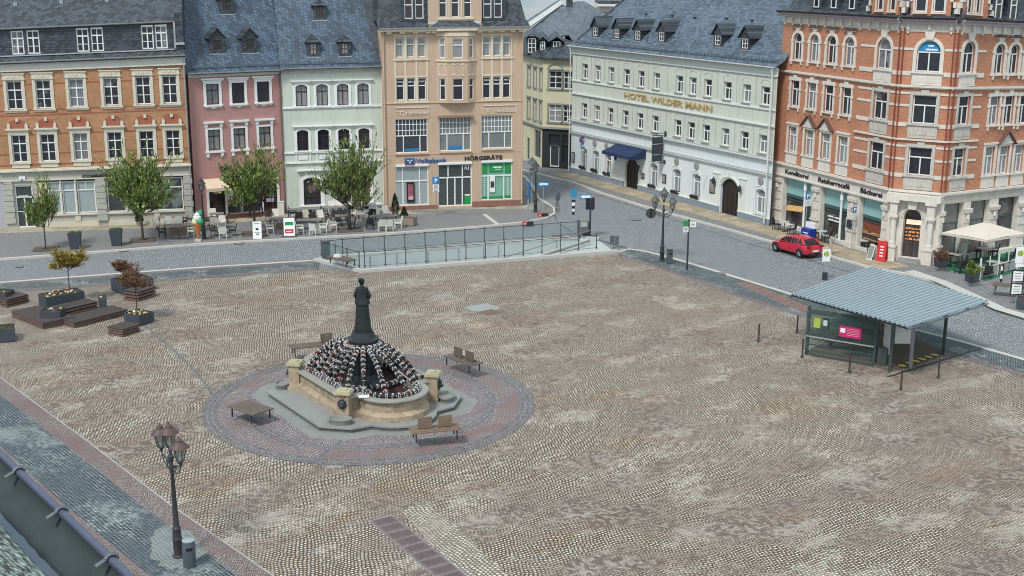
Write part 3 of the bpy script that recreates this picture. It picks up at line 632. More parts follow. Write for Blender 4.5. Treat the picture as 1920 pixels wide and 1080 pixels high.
# ================= peach house
Ax=Vector((-10.22,98.92,0)); Bx=Vector((.75,101.56,0))
r4_,f=house('peach_house','tall peach house with bow front, green shop window and bank sign, beside the side street',Ax,Bx,.0006)
pc=render_wall('peach_render',(.54,.405,.30),.05,(.34,.23,.17),.22); pcl=plain('peach_trim',(.60,.42,.30),.85,.08); crt=plain('cream_trim',(.66,.58,.46),.8,.06)
cL=[1.4,2.26,3.14]; cR=[8.35,9.18,9.98]
ops=[(c,12.2,.64,1.52) for c in cL+cR]+[(c,8.88,.64,1.7) for c in cL+cR]+[(2.25,4.72,2.6,2.7),(9.19,4.86,2.56,2.66),(5.77,4.76,2.6,2.74),(2.24,.46,2.66,3.2),(9.19,.67,2.6,3.1),(5.73,.28,2.8,3.44)]
f.wall(0,14.12,pc,[o for o in ops])
for c in cL+cR:
    f.win(c,12.2,.64,1.52,cols=1,tf=.66,pm=panec,fwd=.07); f.win(c,8.88,.64,1.7,cols=1,tf=.66,fwd=.07,pm=paneb)
for k_,(u,z,w_,h) in enumerate(((2.25,4.72,2.6,2.7),(9.19,4.86,2.56,2.66),(5.77,4.76,2.6,2.74))):
    o=f.win(u,z,w_,h,cols=3,div=(.25,.76),tf=.5,tcols=9,hb=(.66,.83),fwd=.07,pm=panem('office_glass',(.04,.045,.06),(.3,.33,.32),.5))
m=MB()
for u0,u1,z0,z1 in ((.98,3.6,11.98,13.92),(7.95,10.42,11.98,13.92),(.98,3.6,8.66,10.76),(7.95,10.42,8.66,10.76)):
    m.box(u0-.1,u1+.1,-.09,.02,z0,z0+.12); m.box(u0,u0+.08,-.04,.02,z0+.12,z1); m.box(u1-.08,u1,-.04,.02,z0+.12,z1); m.box(u0,u1,-.045,.02,z1-.1,z1)
    cs=cL if u0<5 else cR
    for a,b in ((cs[0],cs[1]),(cs[1],cs[2])): m.box((a+b)/2-.1,(a+b)/2+.1,-.035,.02,z0+.12,z1-.1)
for cs,u0,u1 in ((cL,.98,3.6),(cR,7.95,10.42)):
    for u in (u0+.04,(cs[0]+cs[1])/2,(cs[1]+cs[2])/2,u1-.04): m.box(u-.07,u+.07,-.03,.02,10.76,11.95)
f.part(m,'window_trim',crt)
m=MB(); m.box(0,f.L,-.06,.02,8.62,8.7); m.box(0,f.L,-.02,.02,7.62,7.66); m.box(0,f.L,-.03,.02,4.56,4.62); m.box(.92,3.6,-.12,.1,4.6,4.7); m.box(4.45,7.1,-.12,.1,4.64,4.74); m.box(7.88,10.5,-.12,.1,4.74,4.84)
f.part(m,'string_course',pcl); f.part(MB().quadslab((4.35,-.02,7.62),(7.2,-.02,7.62),(7.25,-.35,7.5),(4.3,-.35,7.5),.05),'canopy',plain('brown_canopy',(.2,.13,.1),.6))
# bow
bow=[(4.3,0.),(5.12,-.5),(6.72,-.5),(7.45,0.)]
for i in range(3):
    a,b=bow[i],bow[i+1]; g=Fac(r4_,f.world(a[0],a[1],0)[:2],f.world(b[0],b[1],0)[:2],0); Lh=g.L/2
    ww=.85 if i==1 else .5; g.wall(8.72,14.1,pc,[(Lh,12.15,ww,1.52),(Lh,8.88,ww,1.7)],rev=.15,name='bow_wall')
    g.win(Lh,12.15,ww,1.52,cols=1,tf=.66,pm=panec,y=.08); g.win(Lh,8.88,ww,1.7,cols=1,tf=.66,y=.08,pm=paneb)
    q=MB(); q.box(-.04,g.L+.04,-.09,.02,11.9,12.02); q.box(0,g.L,-.05,.02,13.85,14.1); rr=.38 if i==1 else .26
    q.add([(Lh+(rr+e)*math.cos(2*PI*k/20),-.03,11.32-.38+.38+(.42+e)*math.sin(2*PI*k/20)-.05) for e in (0,.07) for k in range(20)],[(k,(k+1)%20,20+(k+1)%20,20+k) for k in range(20)])
    for sx in (-1,1):
        for sz in (-1,1): q.box(Lh+sx*(rr*.78),Lh+sx*(rr+.1),-.035,.01,11.27+sz*.36,11.27+sz*.5)
    g.part(q,'bow_trim',crt); g.part(MB().box(-.02,g.L+.02,-.0,.6,14.1,14.2).box(-.02,g.L+.02,0,.6,8.66,8.72),'bow_cap',pcl)
# eaves
m=MB(); m.box(-.2,4.25,-.5,.02,14.22,14.42); m.box(7.5,f.L+.5,-.5,.02,14.22,14.42); m.box(4.25,7.5,-.62,.0,14.24,14.42)
for u in (.55,1.6,2.6,3.6,4.1,7.75,8.6,9.5,10.4,11.1): m.box(u-.2,u+.2,-.38,.0,14.05,14.22)
f.part(m,'cornice',crt); gutter(f,-.25,f.L+.55,-.55,14.5,r=.12)
gr_=sl_dk
roofslab(f,[(-.3,-.45,14.46),(3.68,-.45,14.46),(3.68,.25,14.95),(-.3,.25,14.95)],gr_); roofslab(f,[(7.95,-.45,14.46),(f.L+.5,-.45,14.46),(f.L+.4,.25,14.95),(7.95,.25,14.95)],gr_)
roofslab(f,[(3.68,-.45,14.46),(7.95,-.45,14.46),(7.2,-.02,14.95),(4.5,-.02,14.95)],gr_)
for a,b,c,d in ((-.35,1.5,3.66,3.66),(9.9,11.65,7.96,7.96)): pass
def slab2(p): f.part(MB().quadslab(*p,.12),'roof',gr_)
slab2([(-.25,.25,14.95),(1.55,.25,14.95),(1.55,1.9,19.6),(.2,1.9,19.6)]); slab2([(9.85,.25,14.95),(f.L+.3,.25,14.95),(f.L-.7,1.9,19.6),(9.85,1.9,19.6)])
slab2([(1.55,.6,16.9),(3.66,.6,16.9),(3.66,1.9,19.6),(1.55,1.9,19.6)]); slab2([(7.96,.6,16.9),(9.85,.6,16.9),(9.85,1.9,19.6),(7.96,1.9,19.6)])
f.part(MB().add([(f.L+.3,.25,14.95),(f.L+.3,9,14.95),(f.L-.7,9,19.6),(f.L-.7,1.9,19.6)],[(0,1,2,3)]).add([(-.25,.25,14.95),(-.25,9,14.95),(.2,9,19.6),(.2,1.9,19.6)],[(3,2,1,0)]),'roof_flank',gr_)
for u0,u1,cs in ((1.55,3.66,(2.18,3.03)),(7.96,9.85,(8.45,9.3))):
    f.wall(14.95,16.9,sl_wall,[(c,15.15,.66,1.6) for c in cs],u0=u0,u1=u1,y=.2,name='dormer_wall')
    for c in cs: f.win(c,15.15,.66,1.6,cols=1,tf=.66,y=.26,pm=paneb,fwd=.07)
    f.part(MB().box(u0-.02,u1+.02,.1,1.3,16.9,16.98).box(u0-.04,u0,.16,1.2,14.95,16.9).box(u1,u1+.04,.16,1.2,14.95,16.9),'dormer_cap',darkz)
gops=[(c,15.22,.62,1.7) for c in (4.85,5.83,6.82)]
f.wall(14.9,19.8,pc,gops,u0=3.68,u1=7.94,name='gable_wall',y=-.02); f.part(MB().box(3.68,3.75,.0,3,14.9,19.8).box(7.87,7.94,.0,3,14.9,19.8),'gable_side',pc)
for c in (4.85,5.83,6.82): f.win(c,15.22,.62,1.7,cols=1,tf=.66,y=.1,pm=paneb,fwd=.07)
f.part(MB().box(4.4,7.3,-.1,.0,15.06,15.2).box(5.3,5.38,-.06,0,15.2,17).box(6.28,6.36,-.06,0,15.2,17),'gable_trim',crt)
# ground floor shops
f.win(2.24,.46,2.66,3.2,cols=3,div=(.22,.73),tf=.62,tcols=1,fwd=.09,pm=panel_,y=.1,name='shop_window')
m=MB(); m.box(-.66,-.6,.06,.16,2.0,3.1)
gs=f.win(9.19,.67,2.6,3.1,cols=3,div=(.23,.73),tf=.64,tcols=1,fwd=.09,pm=plain('green_tinted_glass',(.20,.42,.33),.15,.2,sc=.8,spec=.7),y=.1,name='shop_window')
dr=f.win(5.73,.28,2.8,3.44,cols=4,div=(.28,.5,.72),tf=.68,tcols=1,fwd=.09,pm=panem('lobby_glass',(.06,.065,.065),(.2,.2,.19),.5),y=.1,name='entrance_door')
m=MB()
for u,z,w_,h in ((2.24,.46,2.66,3.2),(9.19,.67,2.6,3.1),(5.73,.28,2.8,3.44)): 
    m.box(u-w_/2,u+w_/2,-.1,.04,z+h-.02,z+h+.16)
for u,z0,z1 in ((1.49,2.5,3.6),(2.85,2.5,3.6),(4.38+.8,2.7,3.6),(6.35,2.7,3.6)): m.box(u-.04,u+.04,.075,.15,z0,z1)
f.part(m,'blind_box',white)
f.part(MB().box(.02,4.3,-.06,.0,0,.44).box(7.15,f.L,-.06,.0,0,.6),'plinth',rust)
grn=plain('shop_green',(.02,.28,.07),.5,.1); z0=.67
m=MB(); m.box(7.98,8.4,.075,.12,2.85,3.62); m.box(8.58,9.7,.075,.12,2.95,3.62); m.box(9.92,10.38,.075,.12,2.85,3.62); m.box(7.98,8.4,.075,.12,.78,.95); m.box(8.55,9.75,.075,.12,.76,.95); m.box(9.9,10.38,.075,.12,.78,.98); m.box(6.52,7.0,.075,.12,.4,1.1)
gp=f.part(m,'green_poster',grn); m=MB(); m.box(8.62,9.05,.05,.11,1.3,2.65); m.box(8.9,9.6,.06,.072,3.3,3.4); m.box(9.05,9.6,.06,.072,3.15,3.2); m.box(6.55,6.98,.06,.074,1.1,1.22)
for i in range(9): m.box(8.14,8.24,.06,.1,1.05+i*.17,1.13+i*.17); m.box(10.1,10.2,.06,.1,1.05+i*.17,1.13+i*.17)
m.build('white_poster',signw,gp).location=(0,0,0); m=MB(); m.box(8.68,8.98,.03,.06,1.7,2.2); m.build('dark_picture',plain('print_dark',(.05,.06,.05),.6,.9,fine=10),gp)
pb=f.part(MB().box(1.8,2.42,.02,.1,.72,2.35),'poster_case',blackp); MB().box(1.9,2.32,.0,.03,.95,2.2).build('poster',plain('poster_magenta',(.35,.12,.15),.6,.8,fine=4,sc=3),pb); MB().box(1.92,2.3,-.01,.0,.95,1.2).build('poster_strip',plain('poster_pink',(.7,.45,.45),.6),pb)
er=MB(); er.tube([(6.72+.16*math.cos(t)*(1 if t<4 else .7),.05,3.35+.26*math.sin(t)) for t in [PI*1.15-i*.33 for i in range(14)]],.03,6); er.tube([(6.75,.05,3.45),(6.66,.05,3.32),(6.76,.05,3.2)],.025,6); f.part(er,'ear_emblem',signw)
lg=f.part(MB().box(1.66,2.42,-.14,-.04,3.78,4.3),'bank_logo',blueb); vm=MB(); vm.tube([(1.82,-.16,4.15),(1.95,-.16,4.15),(2.05,-.16,3.88),(2.16,-.16,4.15),(2.28,-.16,4.15)],.04,6); vm.build('logo_mark',signw,lg); MB().box(1.66,2.42,-.145,-.05,3.7,3.775).build('logo_strip',plain('strip_orange',(.7,.3,.2),.5),lg)
def ft(nm,body,h,mat,u,z,wid,bold=.0,y=-.05): return text(nm,body,h,mat,r4_,f.off+f.rot@Vector((u,y,z*(1+f.k*u))),(R(90),0,f.az),wid=wid,bold=bold)
ft('bank_sign','Volksbank',.36,blueb,2.55,3.9,2.5,.008); ft('shop_sign','HÖRGERÄTE',.34,blackp,6.5,3.98,3.1,.01)
rw_=plain('pale_letters',(.72,.62,.55),.5); 
for u in (.95,8.1):
    ft('office_sign','randstad',.26,rw_,u+.85,7.78,1.75,.004)
    q=MB(); q.box(u,u+2.72,-.06,-.0,8.28,8.34); q.box(u+2.68,u+2.73,-.062,0,7.45,8.28); q.box(u+.12,u+.28,-.05,0,7.98,8.02); q.box(u+.28,u+.33,-.05,0,7.78,8.02); q.box(u+.42,u+.47,-.05,0,7.78,8.02); q.box(u+.47,u+.62,-.05,0,7.98,8.02); f.part(q,'sign_frame',rw_)
for cs in (cL,cR): 
    for c,tt in zip(cs,('INGO','BEA','MRT')): ft('window_lettering',tt,.14,signw,c-.2,10.25,.4,0,.12)
f.part(MB().box(1.7,2.8,.1,.12,4.86,5.05).box(5.25,6.3,.1,.12,4.9,5.15),'window_banner',signb)
side_walls(f,.03,f.L,14.3,10,pc); pipe(f,.12,.2,14.3,mat=pcl); pipe(f,f.L-.02,.3,14.2,y=-.06,mat=pcl)
# ================= yellow house up the side street
ya=Vector((1.24,126.92,0)); yb=Vector((2.87,122.06,0)); yc=Vector((6.1,120.75,0))
r5,f=house('yellow_house','pale yellow house with bay windows and black shopfront, far up the side street',ya,yb)
yl=render_wall('yellow_render',(.58,.54,.38),.06,(.4,.38,.3),.3); ygr=plain('grey_window_stone',(.28,.27,.26),.85,.15)
ua=-2.2
f.wall(3.9,10.55,yl,[(u,z,w_,h) for u,w_ in ((1.1,.75),(2.9,.75),(4.6,.6)) for z,h in ((7.75,1.8),(4.6,1.85))],u0=ua)
Sy=lambda m,w_,h,rise:(S_band(.16,sill=.14)(m,w_,h,0),m.box(-w_/2-.25,w_/2+.25,-.14,.02,h+.17,h+.27))
for u,w_ in ((1.1,.75),(2.9,.75),(4.6,.6)): f.win(u,7.75,w_,1.8,sur=Sy,sm=ygr,hb=(.35,)); f.win(u,4.6,w_,1.85,sur=Sy,sm=ygr,hb=(.35,))
f.wall(0,3.9,yl,[(3.75,.9,1.9,2.7),(1.0,.3,.8,2.2)],u0=ua); f.win(3.75,.9,1.9,2.7,cols=2,tf=.8,fm=darkz,pm=paneg); f.win(1.0,.3,.8,2.2,cols=1,fm=darkz,name='door',pm=paneg)
f.part(MB().box(ua,f.L+.1,-.2,.02,3.95,4.12).box(ua,f.L,-.1,.02,3.8,3.9),'string_course',ygr)
g=Fac(r5,yb,yc)
g.wall(3.9,10.55,yl,[(1.28,7.85,1.3,1.65),(2.55,7.85,.9,1.65),(1.28,4.65,1.3,1.6),(2.55,4.65,.9,1.6)],name='bay_wall')
for z in (7.85,4.65): g.win(1.28,z,1.3,1.65,cols=2,tf=.66,hb=(.33,),sur=S_band(.14,sill=.14),sm=ygr,pm=panec if z<5 else pane); g.win(2.55,z,.9,1.65,cols=2,tf=.66,hb=(.33,),sur=S_band(.12,sill=.14),sm=ygr)
q=MB(); q.box(0,g.L,-.2,.02,3.95,4.12); q.tube([(1.28+.75*math.cos(PI*i/8),-.06,9.72+.45*math.sin(PI*i/8)) for i in range(9)],.06,6); q.box(.5,2.1,-.12,0,9.62,9.72)
g.part(q,'bay_trim',ygr)
bk=plain('shopfront_black',(.03,.03,.034),.5)
g.wall(0,3.9,bk,[(1.28,.25,1.0,2.1),(1.28,2.5,1.1,.9),(2.6,.7,1.0,1.7),(2.6,2.5,1.0,.9)],name='shopfront'); g.win(1.28,.25,1.0,2.1,cols=1,tf=0,name='door',pm=paneg,fwd=.1); g.win(1.28,2.5,1.1,.9,cols=1,tf=0,fm=darkm,pm=paneb); g.win(2.6,.7,1.0,1.7,cols=1,tf=0,fm=darkm,pm=paneb); g.win(2.6,2.5,1.0,.9,cols=1,tf=0,fm=darkm,pm=paneb)
eav=MB()
for q_,u0,u1 in ((f,ua,f.L),(g,0,g.L)):
    q_.part(MB().box(u0,u1+.1,-.35,.02,10.55,10.75),'cornice',ygr)
# roof of the yellow house : eaves to ridge, built from measured points
def wp(px,py,Y): return PD(px,py,Y)
def slabw(name,pts,mat,root,t=.15):
    m=MB(); o=Vector((0,0,-t)); n=len(pts); L=root.location; Q=[Vector(p)-L for p in pts]
    m.add(Q+[p+o for p in Q],[tuple(range(n)),tuple(range(n,2*n))[::-1]]+[((i+1)%n,i,n+i,n+(i+1)%n) for i in range(n)]); return m.build(name,mat,root)
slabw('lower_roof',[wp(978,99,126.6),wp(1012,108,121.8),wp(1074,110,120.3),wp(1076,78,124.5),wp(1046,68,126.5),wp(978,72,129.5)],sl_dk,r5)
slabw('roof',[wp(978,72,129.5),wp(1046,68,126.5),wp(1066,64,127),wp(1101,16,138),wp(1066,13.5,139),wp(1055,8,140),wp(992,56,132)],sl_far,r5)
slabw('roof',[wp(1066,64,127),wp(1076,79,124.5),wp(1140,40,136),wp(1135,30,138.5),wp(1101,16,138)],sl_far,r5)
for px0,px1,y0,y1,tp in ((991,1003,73,97,66),(1014.5,1020,79,99,73),(1038,1049,79,101,70)):
    Yf=124.2; a=wp(px0,y1,Yf); b=wp(px1,y1,Yf); c=wp(px1,y0,Yf); d=wp(px0,y0,Yf); L=r5.location
    m=MB(); w_=b.x-a.x; m.box(a.x-L.x-.22,b.x-L.x+.22,Yf-L.y+.02,Yf-L.y+3,a.z-.2,d.z+.12); o=m.build('dormer',sl_wall,r5)
    m=MB(); t=.07; m.box(a.x-L.x-t,a.x-L.x,Yf-L.y-.03,Yf-L.y+.02,a.z,d.z); m.box(b.x-L.x,b.x-L.x+t,Yf-L.y-.03,Yf-L.y+.02,a.z,d.z); m.box(a.x-L.x-t,b.x-L.x+t,Yf-L.y-.035,Yf-L.y+.02,a.z-t,a.z); m.box(a.x-L.x-t,b.x-L.x+t,Yf-L.y-.035,Yf-L.y+.02,d.z,d.z+t)
    cx=(a.x+b.x)/2-L.x; m.box(cx-.03,cx+.03,Yf-L.y-.025,Yf-L.y+.02,a.z,d.z)
    for q in (.33,.66): m.box(a.x-L.x,b.x-L.x,Yf-L.y-.02,Yf-L.y+.02,a.z+(d.z-a.z)*q-.025,a.z+(d.z-a.z)*q+.025)
    wn=m.build('window',white,o); MB().poly([(a.x-L.x,Yf-L.y-.004,a.z),(b.x-L.x,Yf-L.y-.004,a.z),(b.x-L.x,Yf-L.y-.004,d.z),(a.x-L.x,Yf-L.y-.004,d.z)]).build('pane',paneb,wn)
    m=MB(); e=.45; cx+=0; m.quadslab((a.x-L.x-e,Yf-L.y-.3,d.z+.1),(cx,Yf-L.y-.3,d.z+.55),(cx,Yf-L.y+4,d.z+.9),(a.x-L.x-e,Yf-L.y+4,d.z+.4),.08); m.quadslab((cx,Yf-L.y-.3,d.z+.55),(b.x-L.x+e,Yf-L.y-.3,d.z+.1),(b.x-L.x+e,Yf-L.y+4,d.z+.4),(cx,Yf-L.y+4,d.z+.9),.08); m.build('dormer_roof',sl_dk,o)
vg=MB(); vg.tube([wp(982,54,131)-r5.location,wp(1052,6,140.2)-r5.location],.33,4); vg.build('verge_board',plain('verge_white',(.62,.63,.6),.7),r5)
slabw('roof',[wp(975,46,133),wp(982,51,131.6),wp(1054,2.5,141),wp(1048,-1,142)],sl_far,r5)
ch=MB(); a=wp(1062,9,139)-r5.location; ch.box(a.x,a.x+.68,a.y,a.y+.6,a.z-1.5,a.z+.7); ch.build('chimney',sl_wall,r5)
slabw('side_wall',[Vector((yc.x,yc.y+.1,0)),Vector((yc.x+8,yc.y+20,0)),Vector((yc.x+8,yc.y+20,10.5)),Vector((yc.x,yc.y+.1,10.5))],yl,r5)
# houses farther up behind the roofs
rA=empty('distant_roof_house',(wp(1085,10,150).x,150,0),0,'grey hipped roof rising behind the ridge of the yellow house','building','houses behind the square')
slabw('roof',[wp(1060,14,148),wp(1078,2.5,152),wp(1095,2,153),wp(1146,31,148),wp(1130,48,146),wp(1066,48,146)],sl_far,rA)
slabw('wall',[Vector((wp(1060,60,148.6).x,148.6,0)),Vector((wp(1146,60,148.6).x,148.6,0)),Vector((wp(1146,31,148.6).x,148.6,13)),Vector((wp(1060,31,148.6).x,148.6,13))],yl,rA,.1)
rB=empty('distant_brick_house',(wp(1145,20,152).x,152,0),0,'distant house with white top storey over orange brick, peeping out left of the hotel roof','building','houses behind the square')
def bxp(name,px0,px1,py0,py1,Y,d,mat,root):
    a=wp(px0,py1,Y); b=wp(px1,py0,Y); L=root.location; return MB().box(a.x-L.x,b.x-L.x,Y-L.y,Y-L.y+d,a.z,b.z).build(name,mat,root)
bxp('wall',1126,1190,23,90,151,6,plain('far_orange',(.50,.22,.12),.9),rB); bxp('upper_wall',1124,1190,12,23,150.9,6.2,offw,rB); bxp('cornice',1120,1190,8,11.9,150.3,7,plain('far_cream',(.7,.68,.62),.8),rB); bxp('roof',1122,1190,2,8,150.6,6.6,sl_dk,rB)
# ================= hotel
hA=Vector((5.57,119.17,0)); hB=Vector((5.57,119.17,0))+Vector((14.08,-25.66,0)).normalized()*29.1
r6,f=house('hotel','long pale green three storey hotel with gold lettering, navy awning and six roof windows',hA,hB)
hg=render_wall('hotel_sage',(.585,.60,.535),.04,(.38,.38,.33),.3); hw_=render_wall('hotel_white',(.70,.73,.73),.03,(.48,.5,.5),.25); hc=plain('hotel_trim',(.66,.68,.64),.8,.08)
hu=[2.2,4.4,6.65,9.1,11.35,13.65,16.9,18.75,20.75,23.25,25.6,27.8]
f.wall(5.3,11.32,hg,[(c,9.14,.98,1.38) for c in hu]+[(c,5.52,.98,1.38) for c in hu],rev=.3)
for c in hu: f.win(c,9.14,.98,1.38,fwd=.08,y=.2,tf=.64,tcols=1); f.win(c,5.52,.98,1.38,fwd=.08,y=.2,tf=.64,tcols=1)
m=MB()
for c in hu:
    for z in (9.14,5.52): m.box(c-.56,c+.52,-.1,.05,z-.1,z-.02)
f.part(m,'window_sill',ygr)
m=MB()
for c in hu:
    m.tube([(c+.55*math.cos(PI*i/8),-.0,10.72+.3*math.sin(PI*i/8)) for i in range(9)],.022,4); m.tube([(c-.5,0,7.15),(c,0,7.42),(c+.5,0,7.15)],.022,4)
for i in range(len(hu)+1):
    u=.75 if i==0 else (28.9 if i==len(hu) else (hu[i-1]+hu[i])/2)
    for a,b in ((8.98,11.3),(5.36,7.6)): m.box(u-.02,u+.02,-.02,.01,a,b)
f.part(m,'facade_grooves',plain('groove_grey',(.36,.38,.31),.9))
m=MB(); m.box(-.1,f.L+.02,-.12,.02,11.32,11.42); m.box(-.1,f.L+.02,-.04,.02,11.42,11.85); m.box(-.2,f.L+.02,-.3,.02,11.85,12.0)
m.box(-.1,f.L,-.1,.02,8.8,8.94); m.box(-.1,f.L,-.16,.02,7.62,7.72); m.box(-.1,f.L,-.1,.02,7.56,7.62)
m.box(-.15,f.L,-.3,.02,5.12,5.26); m.box(-.12,f.L,-.16,.02,5.02,5.12); m.box(-.12,f.L,-.22,.02,3.98,4.08); m.box(-.1,f.L,-.14,.02,3.86,3.98)
f.part(m,'cornice',hc); f.part(MB().box(-.1,f.L,-.235,.03,4.08,4.14).box(-.15,f.L,-.31,.02,5.26,5.3),'lead_capping',plain('lead_capping',(.4,.44,.46),.6))
f.wall(4.1,5.3,hw_)
go=[(2.3,.8,1.05,1.95,.2),(4.38,.8,1.05,1.95,.2),(6.45,.8,1.05,1.95,.2),(10.3,.03,2.05,2.85,.75),(13.65,.75,1.15,2.05,.2),(17.0,.75,1.15,2.05,.2),(19.75,.78,1.12,2.0,.2),(24.1,.05,2.25,2.95,.7),(27.85,.85,1.12,1.9,.2)]
f.wall(0,4.1,hw_,go,rev=.36)
for i,(u,z,w_,h,ri) in enumerate(go):
    if i in (3,7): 
        d=f.win(u,z,w_,h,rise=ri,cols=4,tf=.66,tcols=1,hb=(.3,),fm=brownf,pm=plain('door_wood_dark',(.03,.024,.024),.5,.3),fwd=.1,y=.22,name='arched_door')
    else: f.win(u,z,w_,h,rise=ri,cols=2,tf=.66,tcols=1,fwd=.08,y=.22,pm=panem('hotel_glass',(.05,.055,.06),(.35,.37,.38),.8))
bl=plain('plinth_bluegrey',(.22,.27,.33),.85,.15)
us=[(-.05,9.2),(11.42,22.9),(25.3,f.L)]
m=MB()
for a,b in us: m.box(a,b,-.1,0,0,.6)
f.part(m,'plinth',bl); m=MB()
for a,b in us: m.box(a,b,-.13,0,.6,.68)
for u,z,w_,h,ri in go:
    if w_<2: m.tube([(u+(w_/2+.06)*math.cos(PI*i/8)*1.05,-.0,z+h-.02+.24*math.sin(PI*i/8)) for i in range(9)],.045,4); m.box(u-w_/2-.1,u+w_/2+.1,-.1,.1,z-.08,z)
    else: m.tube([(u+(w_/2+.1)*math.cos(PI*i/10),-.02,z+h-.65+.8*math.sin(PI*i/10)) for i in range(11)],.07,6); m.box(u-.16,u+.16,-.08,0,z+h+.12,z+h+.6)
for u in (22.45,25.75): m.box(u-.42,u+.42,-.06,.0,.68,3.2); m.box(u-.48,u+.48,-.12,0,3.2,3.28)
f.part(m,'ground_floor_trim',hc)
for u,z in ((2.1,3.4),(4.2,3.4),(6.2,3.4),(17.0,3.42),(19.75,3.42),(27.85,3.4)):
    o=f.part(MB().lathe([(.001,0),(.3,.0),(.3,.08),(.24,.1),(.001,.12)],16),'medallion',ygr); o.rotation_euler=(R(90),0,f.az); o.location=f.off+f.rot@Vector((u,0,z))
pf=plain('flower_box_dark',(.03,.03,.035),.7)
for u,z,w_,h,ri in go:
    if w_<2 and u<26:
        q=MB(); q.box(u-.55,u+.55,-.22,-.1,z-.02,z+.12); 
        for k in range(26): q.ball((u+rnd.uniform(-.52,.52),-.17+rnd.uniform(-.06,.06),z+.16+rnd.uniform(-.03,.06)),.07,5,3)
        f.part(q,'flower_box',pf)
text('hotel_lettering','HOTEL WILDER MANN',.5,gold,r6,f.off+f.rot@Vector((8.85,-.07,8.02)),(R(90),0,f.az),wid=12.6,bold=.01)
aw=MB(); nv=plain('awning_navy',(.018,.036,.10),.7,.15)
aw.quadslab((8.0,-.02,3.85),(12.4,-.02,3.85),(12.45,-1.6,3.3),(7.95,-1.6,3.3),.04); aw.box(7.95,12.45,-1.64,-1.6,3.02,3.3); aw.prismx([(-.02,3.02),(-.02,3.84),(-1.6,3.28),(-1.6,3.02)],7.93,7.97); aw.prismx([(-.02,3.02),(-.02,3.84),(-1.6,3.28),(-1.6,3.02)],12.43,12.47)
f.part(aw,'awning',nv)
q=MB(); q.box(15.2,15.34,-1.35,-.05,5.42,5.47); q.box(15.2,15.34,-1.35,-.05,5.6,5.64); q.box(15.15,15.4,-.06,.0,5.3,5.75); q.box(15.24,15.3,-1.35,-.05,3.1,3.15); q.box(15.15,15.4,-.06,0,3.0,3.3)
for y in (-1.2,-.45): q.box(15.25,15.29,y-.02,y+.02,3.15,5.42)
hs=f.part(q,'sign_bracket',darkm); q=MB(); q.box(15.24,15.3,-1.35,-.3,4.75,5.3).box(15.24,15.3,-1.38,-.27,3.85,4.7).box(15.24,15.3,-1.35,-.3,3.25,3.8); q.build('sign_plate',plain('sign_slate',(.045,.05,.06),.6,.1),hs)
text('sign_lettering','Hotel',.16,plain('faint_letters',(.1,.1,.12),.6),hs,Vector((15.22,-.55,4.25)),(R(90),0,R(-90)))
for u,z,w_,h,mm in ((.45,1.1,.5,1.0,darkm),(8.0,.95,.8,.8,signw),(12.1,1.25,.5,.5,darkm),(15.3,1.35,.55,.75,darkm),(22.0,1.5,.75,1.1,darkm)):
    o=f.part(MB().box(u-w_/2,u+w_/2,-.07,0,z,z+h),'notice_case',mm); MB().box(u-w_/2+.08,u+w_/2-.08,-.075,-.07,z+.1,z+h-.1).build('notice_sheet',plain('notice_mixed',(.3,.28,.26),.6,.7,fine=12) if mm is darkm else offw,o)
def walllamp(u,z):
    q=MB(); q.tube([(u,0,z),(u,-.2,z-.08),(u,-.32,z+.05)],.025,6); q.lathe([(.05,.0),(.12,.1),(.14,.36),(.17,.38),(.04,.52),(.01,.6)],8,(u,-.34,z+.02)); f.part(q,'wall_lamp',darkm)
for u,z in ((8.2,2.35),(11.8,1.9),(22.45,2.35),(25.75,2.2)): walllamp(u,z)
q=MB(); q.tube([(21.2,-.02,2.9),(21.2,-.9,2.9)],.03,6); q.tube([(21.2,-.3,2.9),(21.2,-.6,3.05),(21.2,-.9,2.9)],.015,5); f.part(q,'flag_bracket',white)
# roof
ze=12.05; sl=1.0
roofslab(f,[(-.35,-.4,12.02),(f.L+.1,-.4,12.02),(f.L+.1,.5,12.55),(-.1,.5,12.55)],sl_hot,t=.08)
f.part(MB().quadslab((.0,.5,12.55),(f.L+.05,.5,12.55),(f.L+.05,8.5,20.55),(4.6,8.5,20.55),.1),'roof',sl_hot)
f.part(MB().add([(0,.5,12.55),(4.6,8.5,20.55),(4.6,14,20.55),(0,14,12.2)],[(0,1,2,3)]).tube([(.0,.48,12.6),(4.6,8.48,20.6)],.09,6),'roof_hip',sl_wall)
gutter(f,-.35,f.L,-.44,12.06,hc); snowguard(f,.1,f.L,.05,12.35,1)
for px,py in ((1116,70),(1156,74),(1195,77),(1240,80.5),(1345,88),(1396,94)):
    u,y,z=f.roofpt(px,py,ze,sl); dormer(f,u,z,1.05,1.1,ze,sl,.68,.74,z+.14,white,pitch=1.05,mat=sl_dk,cheek=sl_wall,ov=.22)
m=MB()
for px,py in ((1212,28),(1261,30),(1303,34),(1363,36),(1411,40)):
    u,y,z=f.roofpt(px,py,ze,sl); m.box(u-.1,u+.1,y-.15,y+.1,z,z+.12)
f.part(m,'roof_vent',darkm); f.part(MB().box(-.02,.03,.02,11,0,12),'side_wall',hg); f.part(MB().box(f.L-.1,f.L-.05,2.2,11,0,12),'side_wall',hg); pipe(f,.2,.3,11.9,mat=hc,y=-.36); pipe(f,f.L-.22,.3,11.9,mat=hc,y=-.36)
